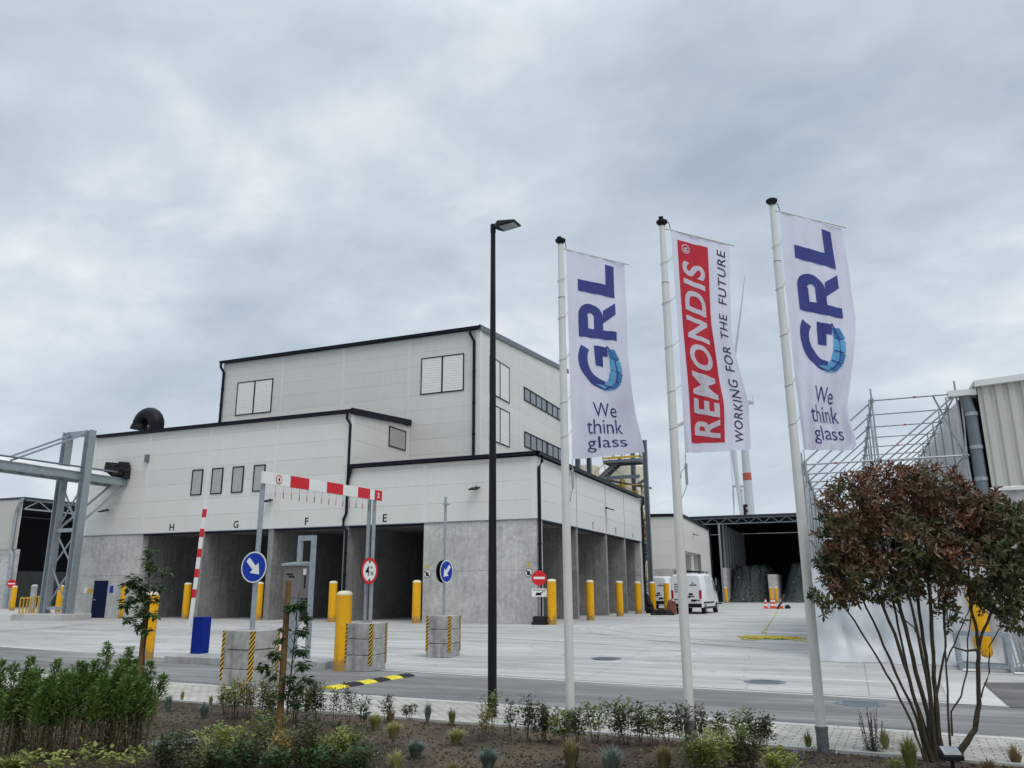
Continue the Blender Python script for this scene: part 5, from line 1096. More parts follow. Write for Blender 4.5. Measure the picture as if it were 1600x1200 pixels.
# steel frames beside the right bollard
q0 = at(1503, 1047); q1 = at(1583, 1052)
def crate(qa, qb, h, lab, feet=True):
    t = thing('steel_frame', qa, lab, 'steel frame'); mb = MB(); a_ = Vector(qa); b_ = Vector(qb); y2 = Vector((.0, .6, 0)); zt = Vector((0, 0, h)); zl = Vector((0, 0, .12))
    for s_ in (a_, b_):
        mb.bar(s_, s_+zt, .07, .07); mb.bar(s_+y2, s_+y2+zt, .07, .07); mb.bar(s_+zl, s_+y2+zl, .08, .08); mb.bar(s_+zt, s_+y2+zt, .06, .06)
    for off in (Vector((0, 0, 0)), y2): mb.bar(a_+off+zl, b_+off+zl, .07, .08); mb.bar(a_+off+zt, b_+off+zt, .07, .08)
    mb.build('frame', M['galv'], t)
    if feet:
        for c_ in (a_, b_): mb = MB(); mb.box((c_.x-.0, c_.y-.28, c_.z+.005), (c_.x+.28, c_.y-.08, c_.z+.035)); mb.build('foot_plate', M['white'], t)
    return t
crate(q0, q1, .82, 'galvanised transport frame in front of the right yellow bollard')
q0 = at(1592, 1050); t = thing('mesh_panels', q0, 'stack of wire mesh panels leaning at the right edge', 'mesh panels'); 
for j in range(4):
    mb = MB(); o_ = Vector((j*.10, j*.08, 0))
    for k in range(9): mb.bar(q0+o_+Vector((0, 0, .1+k*.09)), q0+o_+Vector((1.4, -.1, .1+k*.09)), .018, .018)
    for k in range(5): mb.bar(q0+o_+Vector((k*.35, -.02*k, 0)), q0+o_+Vector((k*.35-.1, -.02*k+.12, .95)), .03, .03)
    mb.build('panel', M['galv'], t)

# ------------------------------------------------------------------ lamp post
q = atb(769, 1122); q.z -= .05
LP = thing('street_lamp', q, 'tall black lamp post with a flat lamp head in front of the hall', 'street lamp')
tz = onp(q, Vector((q.x-CAM.x, q.y-CAM.y, 0)).normalized(), 771, 352).z
mb = MB(); mb.cyl((q.x, q.y, q.z-.3), (q.x, q.y, q.z+1.5), .072, n=20); mb.cyl((q.x, q.y, q.z+1.5), (q.x, q.y, tz), .072, .042, n=20); mb.lathe((q.x, q.y, tz-.15), [(.05, 0), (.05, .16), (.02, .18)], 16); mb.build('post', M['lamp'], LP)
hd = (Vector((math.cos(YAW), math.sin(YAW), 0))*.86+Vector((math.sin(YAW), -math.cos(YAW), 0))*.45).normalized(); sdv = Vector((-hd.y, hd.x, 0)); c = Vector((q.x, q.y, tz-.06))
mb = MB(); mb.cyl(c, c+hd*.12+Vector((0, 0, .02)), .03, n=10); mb.build('bracket', M['lamp'], LP)
mb = MB(); A_ = c+hd*.05; 
def hp(s, w, z): return A_+hd*s*.9+sdv*w+Vector((0, 0, z))
up_ = .02
mb.add([hp(0, -.06, -.02), hp(0, .06, -.02), hp(.10, .15, -.04), hp(.52, .14, -.02), hp(.52, -.14, -.02), hp(.10, -.15, -.04), hp(0, -.05, .05), hp(0, .05, .05), hp(.12, .13, .07), hp(.50, .12, .02), hp(.50, -.12, .02), hp(.12, -.13, .07)],
       [(5, 4, 3, 2, 1, 0), (6, 7, 8, 9, 10, 11)]+[(i, (i+1) % 6, (i+1) % 6+6, i+6) for i in range(6)]); lh = mb.build('lamp_head', M['lamp'], LP, fixn=True, bevel=.006)
mb = MB(); mb.add([hp(.14, -.11, -.045), hp(.14, .11, -.045), hp(.48, .10, -.028), hp(.48, -.10, -.028)], [(0, 1, 2, 3)]); mb.build('lens', M['galv'], lh)

# ------------------------------------------------------------------ flags
GR = {'L': [('q', (0, 0), (.26, 0), (.26, 1), (0, 1)), ('q', (.26, 0), (1, 0), (1, .26), (.26, .26))]}
def subq(poly, n=8):
    (x0, y0), (x1, y1), (x2, y2), (x3, y3) = poly; vs = []; fs = []
    for j in range(n+1):
        for i in range(n+1):
            s, t = i/n, j/n; vs.append(((1-s)*(1-t)*x0+s*(1-t)*x1+s*t*x2+(1-s)*t*x3, (1-s)*(1-t)*y0+s*(1-t)*y1+s*t*y2+(1-s)*t*y3))
    fs = [(j*(n+1)+i, j*(n+1)+i+1, (j+1)*(n+1)+i+1, (j+1)*(n+1)+i) for j in range(n) for i in range(n)]; return vs, fs
def ringseg(cx_, cy_, r0, r1, a0, a1, n=16, sx=1.0, sy=1.0):
    vs = []; fs = []; m_ = 3
    for i in range(n+1):
        t = R(a0+(a1-a0)*i/n)
        for j in range(m_): r = r0+(r1-r0)*j/(m_-1); vs.append((cx_+r*math.cos(t)*sx, cy_+r*math.sin(t)*sy))
    fs = [(i*m_+j, i*m_+j+1, (i+1)*m_+j+1, (i+1)*m_+j) for i in range(n) for j in range(m_-1)]; return vs, fs
GLY_L = [subq([(0, 0), (.36, 0), (.36, 1), (0, 1)]), subq([(.36, 0), (1, 0), (1, .24), (.36, .24)])]
GLY_R = [subq([(0, 0), (.24, 0), (.24, 1), (0, 1)]), subq([(.24, .74), (.55, .74), (.55, 1), (.24, 1)]), subq([(.24, .34), (.55, .34), (.55, .58), (.24, .58)]),
         ringseg(.55, .67, .09, .33, -90, 90, 14, .95), subq([(.42, .34), (.74, .34), (1.0, 0), (.70, 0)])]
def gc(x, y): return ((1070-y)/920, (985-x)/865)
def gring(r0, r1, a0, a1, n=26):
    vs = []; fs = []
    for i in range(n+1):
        t = R(a0+(a1-a0)*i/n); e0 = R(-7+14*i/n)
        for j in range(4): r = r0+(r1-r0)*j/3; tt = t ; vs.append(gc(690-r*math.sin(tt), 480-r*math.cos(tt)))
    return vs, [(i*4+j, i*4+j+1, i*4+j+5, i*4+j+4) for i in range(n) for j in range(3)]
GLY_G = [gring(385, 570, 60, 176), subq([gc(465, 375), gc(745, 375), gc(745, 180), gc(465, 175)]), subq([gc(475, 580), gc(640, 585), gc(640, 375), gc(470, 375)]), subq([gc(690, 1040), gc(690, 880), gc(640, 945), gc(450, 1000)][::1], 4)]
def globe():
    outer = [(880, 215), (1000, 430), (1025, 680), (970, 900), (820, 1050), (560, 1078)]; mer = [(770, 215), (870, 430), (905, 670), (870, 870), (755, 985), (640, 1035)]; inner = [(742, 240), (765, 400), (762, 640), (712, 825), (625, 945), (450, 945)]
    light = []; mid = []; lines = []
    def cell(A_, B_, k, g=.07):
        q = [A_[k], B_[k], B_[k+1], A_[k+1]]; cx_ = sum(p[0] for p in q)/4; cy_ = sum(p[1] for p in q)/4
        return subq([gc(cx_+(x-cx_)*(1-g), cy_+(y-cy_)*(1-g)) for x, y in q], 4)
    for k in range(5):
        (light if k != 0 else mid).append(cell(inner, mer, k)); (mid if k in (0, 2, 3) else light).append(cell(mer, outer, k, .12))
    def stroke(P_, w):
        vs = []; 
        for i, p in enumerate(P_):
            a = P_[max(0, i-1)]; b = P_[min(len(P_)-1, i+1)]; dx, dy = b[0]-a[0], b[1]-a[1]; l = math.hypot(dx, dy); vs += [gc(p[0]-dy/l*w, p[1]+dx/l*w), gc(p[0]+dy/l*w, p[1]-dx/l*w)]
        return vs, [(2*i, 2*i+1, 2*i+3, 2*i+2) for i in range(len(P_)-1)]
    lines.append(stroke([(735, 160)]+mer, 15))
    for k in (1, 2, 3, 4): lines.append(stroke([(inner[k][0]+18, inner[k][1]+6), mer[k], (mer[k][0]*.4+outer[k][0]*.6, mer[k][1]*.4+outer[k][1]*.6)], 12))
    return light, mid, lines
M['f_white'] = None
def flagmat(name, col, trans=.35):
    m, t, b, o = newmat(name); b.inputs['Roughness'].default_value = .75; b.inputs['Base Color'].default_value = (*col, 1)
    c = N(t, 'ShaderNodeTexCoord'); n = N(t, 'ShaderNodeTexNoise', i_Scale=3.0, i_Detail=5.0); t.links.new(c.outputs['Object'], n.inputs[0]); r = ramp(t, [(.3, tuple(x*.93 for x in col)), (.7, col)]); t.links.new(n.outputs[0], r.inputs[0]); t.links.new(r.outputs[0], b.inputs['Base Color'])
    tr = t.nodes.new('ShaderNodeBsdfTranslucent'); t.links.new(r.outputs[0], tr.inputs[0]); mx = N(t, 'ShaderNodeMixShader', i_0=trans)
    t.links.new(b.outputs[0], mx.inputs[1]); t.links.new(tr.outputs[0], mx.inputs[2]); t.links.new(mx.outputs[0], o.inputs[0]); return m
M['f_white'] = flagmat('flag_cloth', (.77, .77, .88)); M['f_blue'] = flagmat('flag_print_blue', (.045, .06, .26), .2); M['f_txt'] = flagmat('flag_print_navy', (.05, .055, .20), .2)
M['f_lb'] = flagmat('flag_print_light_blue', (.14, .42, .68), .2); M['f_mb'] = flagmat('flag_print_mid_blue', (.05, .23, .50), .2); M['f_red'] = flagmat('flag_print_red', (.60, .025, .045), .25); M['f_blk'] = flagmat('flag_print_black', (.03, .03, .06), .2)
def interp(poly, b):
    for (b0, x0, y0), (b1, x1, y1) in zip(poly[:-1], poly[1:]):
        if b <= b1 or (b1, x1, y1) == poly[-1]:
            t = (b-b0)/(b1-b0); return x0+(x1-x0)*t, y0+(y1-y0)*t
def smooth_interp(poly, b):
    e_ = .04; pts = [interp(poly, min(1, max(0, b+k*e_))) for k in (-1, -.5, 0, .5, 1)]
    w = (1, 2, 3, 2, 1); 
    if b < e_ or b > 1-e_: 
        return interp(poly, b)
    return tuple(sum(p[i]*w_ for p, w_ in zip(pts, w))/9 for i in (0, 1))
class Flag:
    """banner: outline of both long edges, given its own plane at the pole and real folds in depth"""
    def __init__(s, pole, L, R_, seed, amp=.05):
        s.L, s.R = L, R_; s.pole = Vector(pole); v = Vector((pole[0]-CAM.x, pole[1]-CAM.y, 0)).normalized()
        s.n = (Matrix.Rotation(R(14), 3, 'Z') @ -v); rr = random.Random(seed); s.ph = [rr.uniform(0, 6.28) for _ in range(8)]; s.amp = amp
    def P(s, a, b, off=0.0):
        l = smooth_interp(s.L, b); r = smooth_interp(s.R, b); px = l[0]+(r[0]-l[0])*a; py = l[1]+(r[1]-l[1])*a
        p = onp(s.pole, s.n, px, py)
        A = s.amp*(.25+.75*a)*(.35+.65*b)
        d = A*(math.sin(b*7.5+a*3.5+s.ph[0])+.55*math.sin(a*9-b*6+s.ph[1])+.35*math.sin(b*19+a*7+s.ph[2])+.25*math.sin(a*16+b*9+s.ph[3]))
        d += s.amp*.32*(abs(math.sin(a*6.5+b*4.2+s.ph[5]))**.4-.7)*(.3+.7*b)+s.amp*.25*(abs(math.sin(a*4-b*8+s.ph[6]))**.4-.7)*(.2+.8*b)
        d += .012*math.sin(a*28+b*5+s.ph[4])*(.4+b) + .03*math.exp(-((a+ (1-b))*3.2)**2)*math.sin(a*30)
        return p + s.n*(d+off)
    def cloth(s, parent):
        nu_, nv_ = 36, 96; mb = MB()
        for sgn, off in ((1, 0), (-1, -.002)):
            vs = [s.P(i/nu_, j/nv_, off) for j in range(nv_+1) for i in range(nu_+1)]
            fs = [(j*(nu_+1)+i, (j+1)*(nu_+1)+i, (j+1)*(nu_+1)+i+1, j*(nu_+1)+i+1) for j in range(nv_) for i in range(nu_)]
            if sgn > 0: mb.add(vs, fs, 0, True)
        return mb.build('cloth', M['f_white'], parent, sharp=180)
    def put(s, mb, tvs, tfs, box, mi=0, off=.006, upright=False):
        """lettering in its unit frame -> (a,b); upright=False reads from bottom to top"""
        a0, b0, a1, b1 = box; vs = []
        for x, y in tvs:
            if upright: a_, b_ = a0+(a1-a0)*x, b1+(b0-b1)*y
            else: a_, b_ = a1+(a0-a1)*y, b1+(b0-b1)*x
            vs.append(s.P(a_, b_, off))
        mb.add(vs, tfs, mi, True)
def unit(tv):
    mx = max(v[0] for v in tv); my = max(v[1] for v in tv); return [(x/mx, y/my) for x, y in tv]
def flagpole(px, py, toppx, topy, label):
    q = atb(px, py); v = Vector((q.x-CAM.x, q.y-CAM.y, 0)).normalized(); tz_ = onp(q, v, toppx, topy+6).z
    t = thing('flagpole', q, label, 'flagpole', 'white flagpoles in the bed'); mb = MB()
    mb.cyl((q.x, q.y, q.z-.3), (q.x, q.y, q.z+1.6), .062, n=24); mb.cyl((q.x, q.y, q.z+1.6), (q.x, q.y, tz_-.9), .062, .052, n=24); mb.cyl((q.x, q.y, tz_-.9), (q.x, q.y, tz_-.03), .047, .040, n=24); mb.build('pole', M['polew'], t)
    mb = MB(); mb.lathe((q.x, q.y, tz_-.04), [(.046, 0), (.05, .03), (.078, .045), (.082, .075), (.05, .095), (.004, .10)], 24); mb.build('cap', M['black'], t)
    mb = MB(); mb.cyl((q.x, q.y, q.z-.3), (q.x, q.y, q.z+.28), .072, n=24); mb.cyl((q.x, q.y, q.z+.26), (q.x, q.y, q.z+.30), .078, n=24); mb.build('base_sleeve', M['sleeve'], t)
    mb = MB(); 
    for z in (.93,): mb.cyl((q.x, q.y, tz_-z), (q.x, q.y, tz_-z+.012), .054, n=20)
    mb.build('joint_ring', M['sleeve'], t)
    return t, q, tz_, v
def loops(F_, q, bs, parent):
    for b_ in bs:
        mb = MB()
        e = F_.P(0.0, b_, 0); rt_ = Vector((e.x-q.x, e.y-q.y, 0)); 
        z = e.z-.10; pts = []
        for k in range(13):
            t_ = R(40+280*k/12); dirn = rt_.normalized(); sd2 = Vector((-dirn.y, dirn.x, 0)); pts.append(Vector((q.x, q.y, z+.02*math.cos(t_)))+dirn*(.062*math.cos(t_))+sd2*(.062*math.sin(t_)))
        pts = [e+Vector((0, 0, .0))]+pts+[e+Vector((0, 0, -.01))]; mb.tube(pts, .0045, 5); mb.build('pole_loop', M['rope'], parent)
def make_flag(F_, q, tz_, tip, kind, label, weight=True, hb=(.12, .30, .50, .70, .86)):
    t = thing('flag', F_.P(0, 0), label, 'flag', 'banners on the flagpoles'); F_.cloth(t)
    a_ = F_.P(0, 0)+Vector((0, 0, .004)); tp = onp(F_.pole, F_.n, *tip); mb = MB(); mb.tube([Vector((q.x, q.y, a_.z+.02)), a_, tp], .011, 8); mb.build('top_rod', M['polew'], t)
    mb = MB(); mb.box((q.x-.03, q.y-.075, a_.z+.10), (q.x+.03, q.y-.02, a_.z+.18)); mb.tube([Vector((q.x, q.y, a_.z+.16)), Vector((q.x, q.y, a_.z+.16)).lerp(a_, .8)+Vector((0, 0, .08)), a_], .006, 5); mb.build('halyard_bracket', M['black'], t)
    loops(F_, q, hb, t)
    if weight:
        e = F_.P(0, 1.0); mb = MB(); mb.tube([e, e+Vector((0, 0, -.10)), e+Vector((0, 0, -.14))], .006, 5); mb.cyl(e+Vector((0, 0, -.14)), e+Vector((0, 0, -.42)), .018, n=10); mb.cyl(e+Vector((0, 0, -.16)), e+Vector((0, 0, -.19)), .022, n=10)
        dq = Vector((q.x-e.x, q.y-e.y, 0)); mb.tube([e+Vector((0, 0, -.18)), e+dq*.5+Vector((0, 0, -.25)), e+dq+Vector((0, 0, -.34))-dq.normalized()*.065], .006, 5); mb.tube([e+Vector((0, 0, -.42)), e+dq*.3+Vector((0, 0, -.52)), e+dq+Vector((0, 0, -.60))-dq.normalized()*.065], .006, 5)
        mb.build('weight', M['galv'], t)
    if kind == 'grl':
        mb = MB()
        for vs, fs in GLY_G: F_.put(mb, vs, fs, (.15, .437, .84, .660), 0)
        for vs, fs in GLY_R: F_.put(mb, vs, fs, (.18, .212, .81, .408), 0)
        for vs, fs in GLY_L: F_.put(mb, vs, fs, (.18, .028, .81, .186), 0)
        mb.build('letters', M['f_blue'], t)
        mb = MB(); L1, M1, N1 = globe()
        for vs, fs in L1: F_.put(mb, vs, fs, (.15, .437, .84, .660), 0, .008)
        for vs, fs in M1: F_.put(mb, vs, fs, (.15, .437, .84, .660), 1, .008)
        for vs, fs in N1: F_.put(mb, vs, fs, (.15, .437, .84, .660), 2, .010)
        mb.build('globe_emblem', [M['f_lb'], M['f_mb'], M['f_blue']], t)
        mb = MB()
        for txt, box in (('We', (.34, .722, .70, .795)), ('think', (.22, .806, .78, .882)), ('glass', (.22, .895, .80, .975))):
            tv, tf = text2d(txt, 1, .0, cuts=4, maxlen=.12); F_.put(mb, unit(tv), tf, box, 0, .006, True)
        mb.build('motto', M['f_txt'], t)
    else:
        mb = MB(); vs, fs = subq([(0, 0), (1, 0), (1, 1), (0, 1)], 44); F_.put(mb, vs, fs, (.10, .036, .625, .957), 0, .004); mb.build('red_panel', M['f_red'], t)
        mb = MB(); tv, tf = text2d('REMONDIS', 1, .028, .16, cuts=5, maxlen=.12, space=1.14); F_.put(mb, unit(tv), tf, (.165, .125, .555, .938), 0, .009); mb.build('white_lettering', M['f_white'], t)
        mb = MB(); vs, fs = ringseg(.5, .5, .40, .5, 0, 360, 28); F_.put(mb, vs, fs, (.17, .048, .31, .090), 0, .009); tv, tf = text2d('R', 1, .02, cuts=2, maxlen=.2); F_.put(mb, unit(tv), tf, (.205, .057, .275, .081), 0, .009)
        mb.build('trademark_ring', M['f_white'], t)
        for word, b0_, b1_ in (('WORKING', .640, .958), ('FOR', .484, .603), ('THE', .336, .450), ('FUTURE', .036, .292)): mb = MB(); tv, tf = text2d(word, 1, .006, .12, cuts=4, maxlen=.14, space=1.12); F_.put(mb, unit(tv), tf, (.775, b0_, .915, b1_), 0, .006); mb.build('side_lettering', M['f_blk'], t)
    return t
P1, q1_, t1_, _ = flagpole(892, 1150, 877, 372, 'leftmost and smallest looking flagpole, white with a black cap')
F1 = Flag((q1_.x, q1_.y, 0), [(0, 885, 390), (.25, 887, 471), (.5, 889.5, 552), (.75, 891.5, 636), (1, 893.5, 718)], [(0, 976, 412), (.22, 978.5, 480), (.45, 980, 550), (.65, 987.5, 613), (.8, 996, 655), (1, 1008, 706)], 3)
make_flag(F1, q1_, t1_, (983, 413.5), 'grl', 'left white banner with blue letters and a globe, spread wide at its lower right corner')
P2, q2_, t2_, _ = flagpole(1080, 1166, 1038, 343, 'middle flagpole, holding the red and white banner')
F2 = Flag((q2_.x, q2_.y, 0), [(0, 1048, 359.5), (.25, 1054, 446), (.5, 1060.5, 532), (.75, 1066, 618), (1, 1071, 708)], [(0, 1140, 383), (.4, 1142, 517), (.52, 1151, 556), (.68, 1163, 607), (.76, 1171, 632), (1, 1171, 703)], 9)
make_flag(F2, q2_, t2_, (1147.5, 384), 'rem', 'middle banner with a red panel and large white lettering')
P3, q3_, t3_, _ = flagpole(1287, 1176, 1208, 310, 'rightmost and tallest looking flagpole, beside the red leaved shrub')
F3 = Flag((q3_.x, q3_.y, 0), [(0, 1218.5, 331), (.3, 1226.5, 440), (.5, 1234, 512), (.75, 1245, 610), (1, 1256, 703)], [(0, 1315, 356), (.17, 1326, 419), (.40, 1337, 501), (.60, 1332, 570), (.73, 1327, 613), (.80, 1323, 636), (.88, 1328, 662), (.96, 1341, 690), (1, 1333, 703)], 21)
make_flag(F3, q3_, t3_, (1322, 355.6), 'grl', 'right white banner with blue letters and globe, its lower edge folded by the wind')
#SECTION5
# ------------------------------------------------------------------ plants
def leaf(mb, p, d, n, L, W, mi=0, fold=.10, bend=.15):
    d = d.normalized(); s = d.cross(n); s = s.normalized() if s.length > 1e-4 else Vector((1, 0, 0)); n = s.cross(d).normalized()
    b = p; t = p+d*L-n*(bend*L); w = W/2; h = n*(fold*W)
    l1 = p+d*(L*.30)+s*w*.85+h; l2 = p+d*(L*.68)+s*w*.8+h-n*(bend*L*.4); r1 = p+d*(L*.30)-s*w*.85+h; r2 = p+d*(L*.68)-s*w*.8+h-n*(bend*L*.4)
    mb.add([b, l1, l2, t, r2, r1], [(0, 1, 2, 3), (3, 4, 5, 0)], mi)
def rvec(rr): 
    while True:
        v = Vector((rr.uniform(-1, 1), rr.uniform(-1, 1), rr.uniform(-1, 1)))
        if .1 < v.length < 1: return v.normalized()
def rosette(mb, p, axis, rr, n, L, W, mi, open_=.8):
    axis = axis.normalized(); a = axis.cross(Vector((.3, .2, 1))).normalized(); b = axis.cross(a); o = rr.uniform(0, 6.28)
    for k in range(n):
        t = o+k*2.4; lift = open_*(.45+.65*k/n) ; d = (a*math.cos(t)+b*math.sin(t))*lift*1.3+axis*(1.15-lift)
        l = L*rr.uniform(.7, 1.15); leaf(mb, p+axis*(.012*(n-k)), d, axis+rvec(rr)*.3, l, W*rr.uniform(.8, 1.15), mi)
VH = Vector((-math.sin(YAW), math.cos(YAW), 0)); VR = Vector((math.cos(YAW), math.sin(YAW), 0))

# large red leaved shrub
q = atb(1462, 1192); q0_ = Vector(q)
PH = thing('photinia_shrub', q, 'large multi stemmed shrub with reddish new leaves, in the bed at the right', 'shrub')
def vp(px, py, dep=0.0):   # a point in the shrub's upright plane, pushed back by dep metres
    pl = q0_+VH*dep; return onp(pl, VH, px, py)
rr = random.Random(42)
stems = [([(1446, 1190), (1425, 1130), (1395, 1070), (1365, 1020), (1335, 970), (1305, 930)], .017, .0), ([(1450, 1190), (1432, 1120), (1400, 1050), (1372, 990), (1345, 930), (1325, 900)], .020, .12),
 ([(1455, 1190), (1440, 1130), (1420, 1060), (1398, 990), (1372, 930), (1352, 880)], .026, -.1), ([(1458, 1192), (1450, 1120), (1432, 1050), (1415, 980), (1398, 920), (1385, 860)], .032, .05),
 ([(1456, 1190), (1448, 1150), (1430, 1090), (1412, 1020), (1400, 960), (1388, 900)], .022, .2), ([(1462, 1192), (1458, 1130), (1452, 1080), (1435, 1000), (1420, 930), (1412, 850)], .026, -.15),
 ([(1468, 1192), (1456, 1120), (1450, 1050), (1440, 980), (1430, 910), (1425, 840)], .030, .1), ([(1472, 1190), (1465, 1130), (1460, 1060), (1458, 1000), (1452, 940), (1448, 860)], .034, .0),
 ([(1470, 1190), (1459, 1110), (1470, 1050), (1478, 1010), (1476, 960), (1472, 880)], .018, .15), ([(1487, 1190), (1483, 1140), (1480, 1080), (1478, 1030), (1475, 980), (1474, 930)], .015, -.05),
 ([(1488, 1150), (1486, 1112), (1502, 1088), (1510, 1050), (1512, 1000), (1520, 950), (1528, 900)], .012, -.08), ([(1490, 1195), (1504, 1170), (1522, 1140), (1530, 1100), (1529, 1050), (1528, 1015)], .040, -.05),
 ([(1528, 1020), (1534, 990), (1545, 965), (1560, 930), (1570, 880)], .020, -.05), ([(1529, 1015), (1526, 985), (1518, 950), (1512, 900), (1515, 850)], .022, -.02), ([(1532, 1090), (1545, 1050), (1546, 1010), (1560, 985), (1590, 955), (1620, 925)], .010, .05),
 ([(1478, 1035), (1490, 1010), (1500, 985), (1514, 955), (1520, 930)], .010, .05), ([(1440, 1000), (1428, 980), (1410, 965), (1398, 948)], .009, .1)]
mb = MB()
for pts, r0, dep in stems:
    P_ = []; n = len(pts)
    for i, (x, y) in enumerate(pts):
        P_.append(vp(x+rr.uniform(-1, 1), y, dep*i/(n-1)*2.0+rr.uniform(-.01, .01)))
    # refine with wobble
    Q = []
    for i in range(n-1):
        for k in range(3): Q.append(P_[i].lerp(P_[i+1], k/3)+Vector((rr.uniform(-.006, .006), rr.uniform(-.006, .006), 0)))
    Q.append(P_[-1]); m_ = len(Q); mb.tube(Q, [r0*.86*(1.08-.55*i/m_)*rr.uniform(.93, 1.08) for i in range(m_)], 8)
    for _ in range(2):
        i = rr.randrange(m_*3//4, m_); d = (rvec(rr)+Vector((0, 0, .8))).normalized(); mb.tube([Q[i], Q[i]+d*.14, Q[i]+d*.3+Vector((0, 0, .06))], [r0*.4, r0*.3, r0*.2], 5)
mb.build('stems', M['bark'], PH)
lobes = [((1342, 792), 0, (.42, .40, .34)), ((1318, 840), -.05, (.25, .34, .30)), ((1322, 900), -.1, (.26, .32, .32)), ((1390, 770), .05, (.42, .42, .28)), ((1450, 768), 0, (.40, .42, .27)), ((1400, 850), 0, (.52, .48, .42)),
 ((1370, 905), .0, (.42, .42, .26)), ((1490, 805), .1, (.34, .42, .30)), ((1548, 812), -.05, (.28, .36, .27)), ((1575, 850), 0, (.30, .42, .34)), ((1530, 880), 0, (.40, .44, .36)), ((1462, 872), 0, (.24, .40, .26)),
 ((1600, 905), .0, (.24, .34, .30)), ((1590, 820), .1, (.20, .3, .22)), ((1630, 850), .1, (.2, .3, .3)), ((1450, 915), .1, (.35, .3, .16)), ((1560, 935), .0, (.24, .3, .20)), ((1300, 875), .0, (.12, .2, .24)), ((1292, 938), -.1, (.12, .2, .12)), ((1592, 968), -.1, (.17, .2, .12)), ((1480, 960), .0, (.10, .12, .12))]
LB = [(vp(x, y, dep), Vector(r)) for (x, y), dep, r in lobes]; mb = MB(); cnt = 0
zmin = min(c.z-r.z for c, r in LB); zmax = max(c.z+r.z for c, r in LB); tw = MB()
for c, r in LB:
    n = int(980*(r.x*r.y*r.z)**.66*2.0)
    for _ in range(n):
        d = rvec(rr); rad = rr.uniform(.55, 1.0)**.5
        if rr.random() < .10: rad *= 1.22
        loc = Vector((d.x*r.x*rad, d.y*r.y*rad, d.z*r.z*rad)); p = c+VR*loc.x+VH*loc.y+Vector((0, 0, loc.z))
        # keep holes
        if math.sin(p.x*9.1+1)*math.sin(p.z*10.3+p.y*6)+.25*math.sin(p.y*17) > .62: continue
        out = (VR*d.x*.7+VH*d.y*.7+Vector((0, 0, d.z*.55+.45)))
        hgt = (p.z-zmin)/(zmax-zmin); new = rad*.5+hgt*.58+.30*math.sin(p.x*6+p.z*5)*math.sin(p.z*7+1)+rr.uniform(-.14, .14)-.12*(p.x-q0_.x > .5)+(.12 if d.y < 0 else -.05)
        mi = 0 if new > 1.0 else 1 if new > .70 else 2
        rosette(mb, p, out+rvec(rr)*.45, rr, rr.choice((4, 5, 6, 7)), .086 if mi < 2 else .078, .037, mi, .80)
        if rr.random() < .5: tw.tube([p, p-out.normalized()*rr.uniform(.08, .2)+Vector((0, 0, -.06))], [.0025, .004], 4)
        cnt += 1
print('photinia rosettes', cnt)
mb.build('foliage', [M['l_red'], M['l_mid'], M['l_grn']], PH); tw.build('twigs', M['stem'], PH)

# generic small shrub
def shrub(name, q, h, r, nst, nl, ls, mat, label, cat, group, seed, low=.35, lw=.55, up=1.0, mats2=None):
    rr = random.Random(seed); t = thing(name, q, label, cat, group); mb = MB(); lf = MB()
    for s in range(nst):
        a = rr.uniform(0, 6.28); rad = r*rr.uniform(.1, 1.0)**.7; hh = h*rr.uniform(.65, 1.05); top = q+Vector((math.cos(a)*rad, math.sin(a)*rad, hh)); b = q+Vector((math.cos(a)*rad*.25, math.sin(a)*rad*.25, -.02))
        mid = b.lerp(top, .5)+Vector((rr.uniform(-.03, .03), rr.uniform(-.03, .03), 0)); mb.tube([b, mid, top], [.0045, .0035, .0015], 4)
        for k in range(max(3, nl//nst)):
            tt = low+(1-low)*rr.random()**.85; p = b.lerp(mid, tt*2) if tt < .5 else mid.lerp(top, tt*2-1)
            o = rvec(rr); o.z = abs(o.z)*.3+.15*rr.random(); sp = ls*rr.uniform(.2, 2.2)*(1.1-.5*tt); p2 = p+Vector((o.x, o.y, o.z))*sp
            leaf(lf, p2, Vector((o.x, o.y, o.z*up+rr.uniform(-.2, .5))), Vector((0, 0, 1))+rvec(rr)*.5, ls*rr.uniform(.6, 1.2), ls*lw*rr.uniform(.8, 1.2), 0)
    mb.build('stems', M['stem'], t); lf.build('foliage', mat, t); return t
M['l_olive'] = leafmat('olive_leaf', [(.06, .08, .03), (.10, .11, .04), (.13, .12, .05), (.05, .06, .03), (.16, .13, .07)], .25)
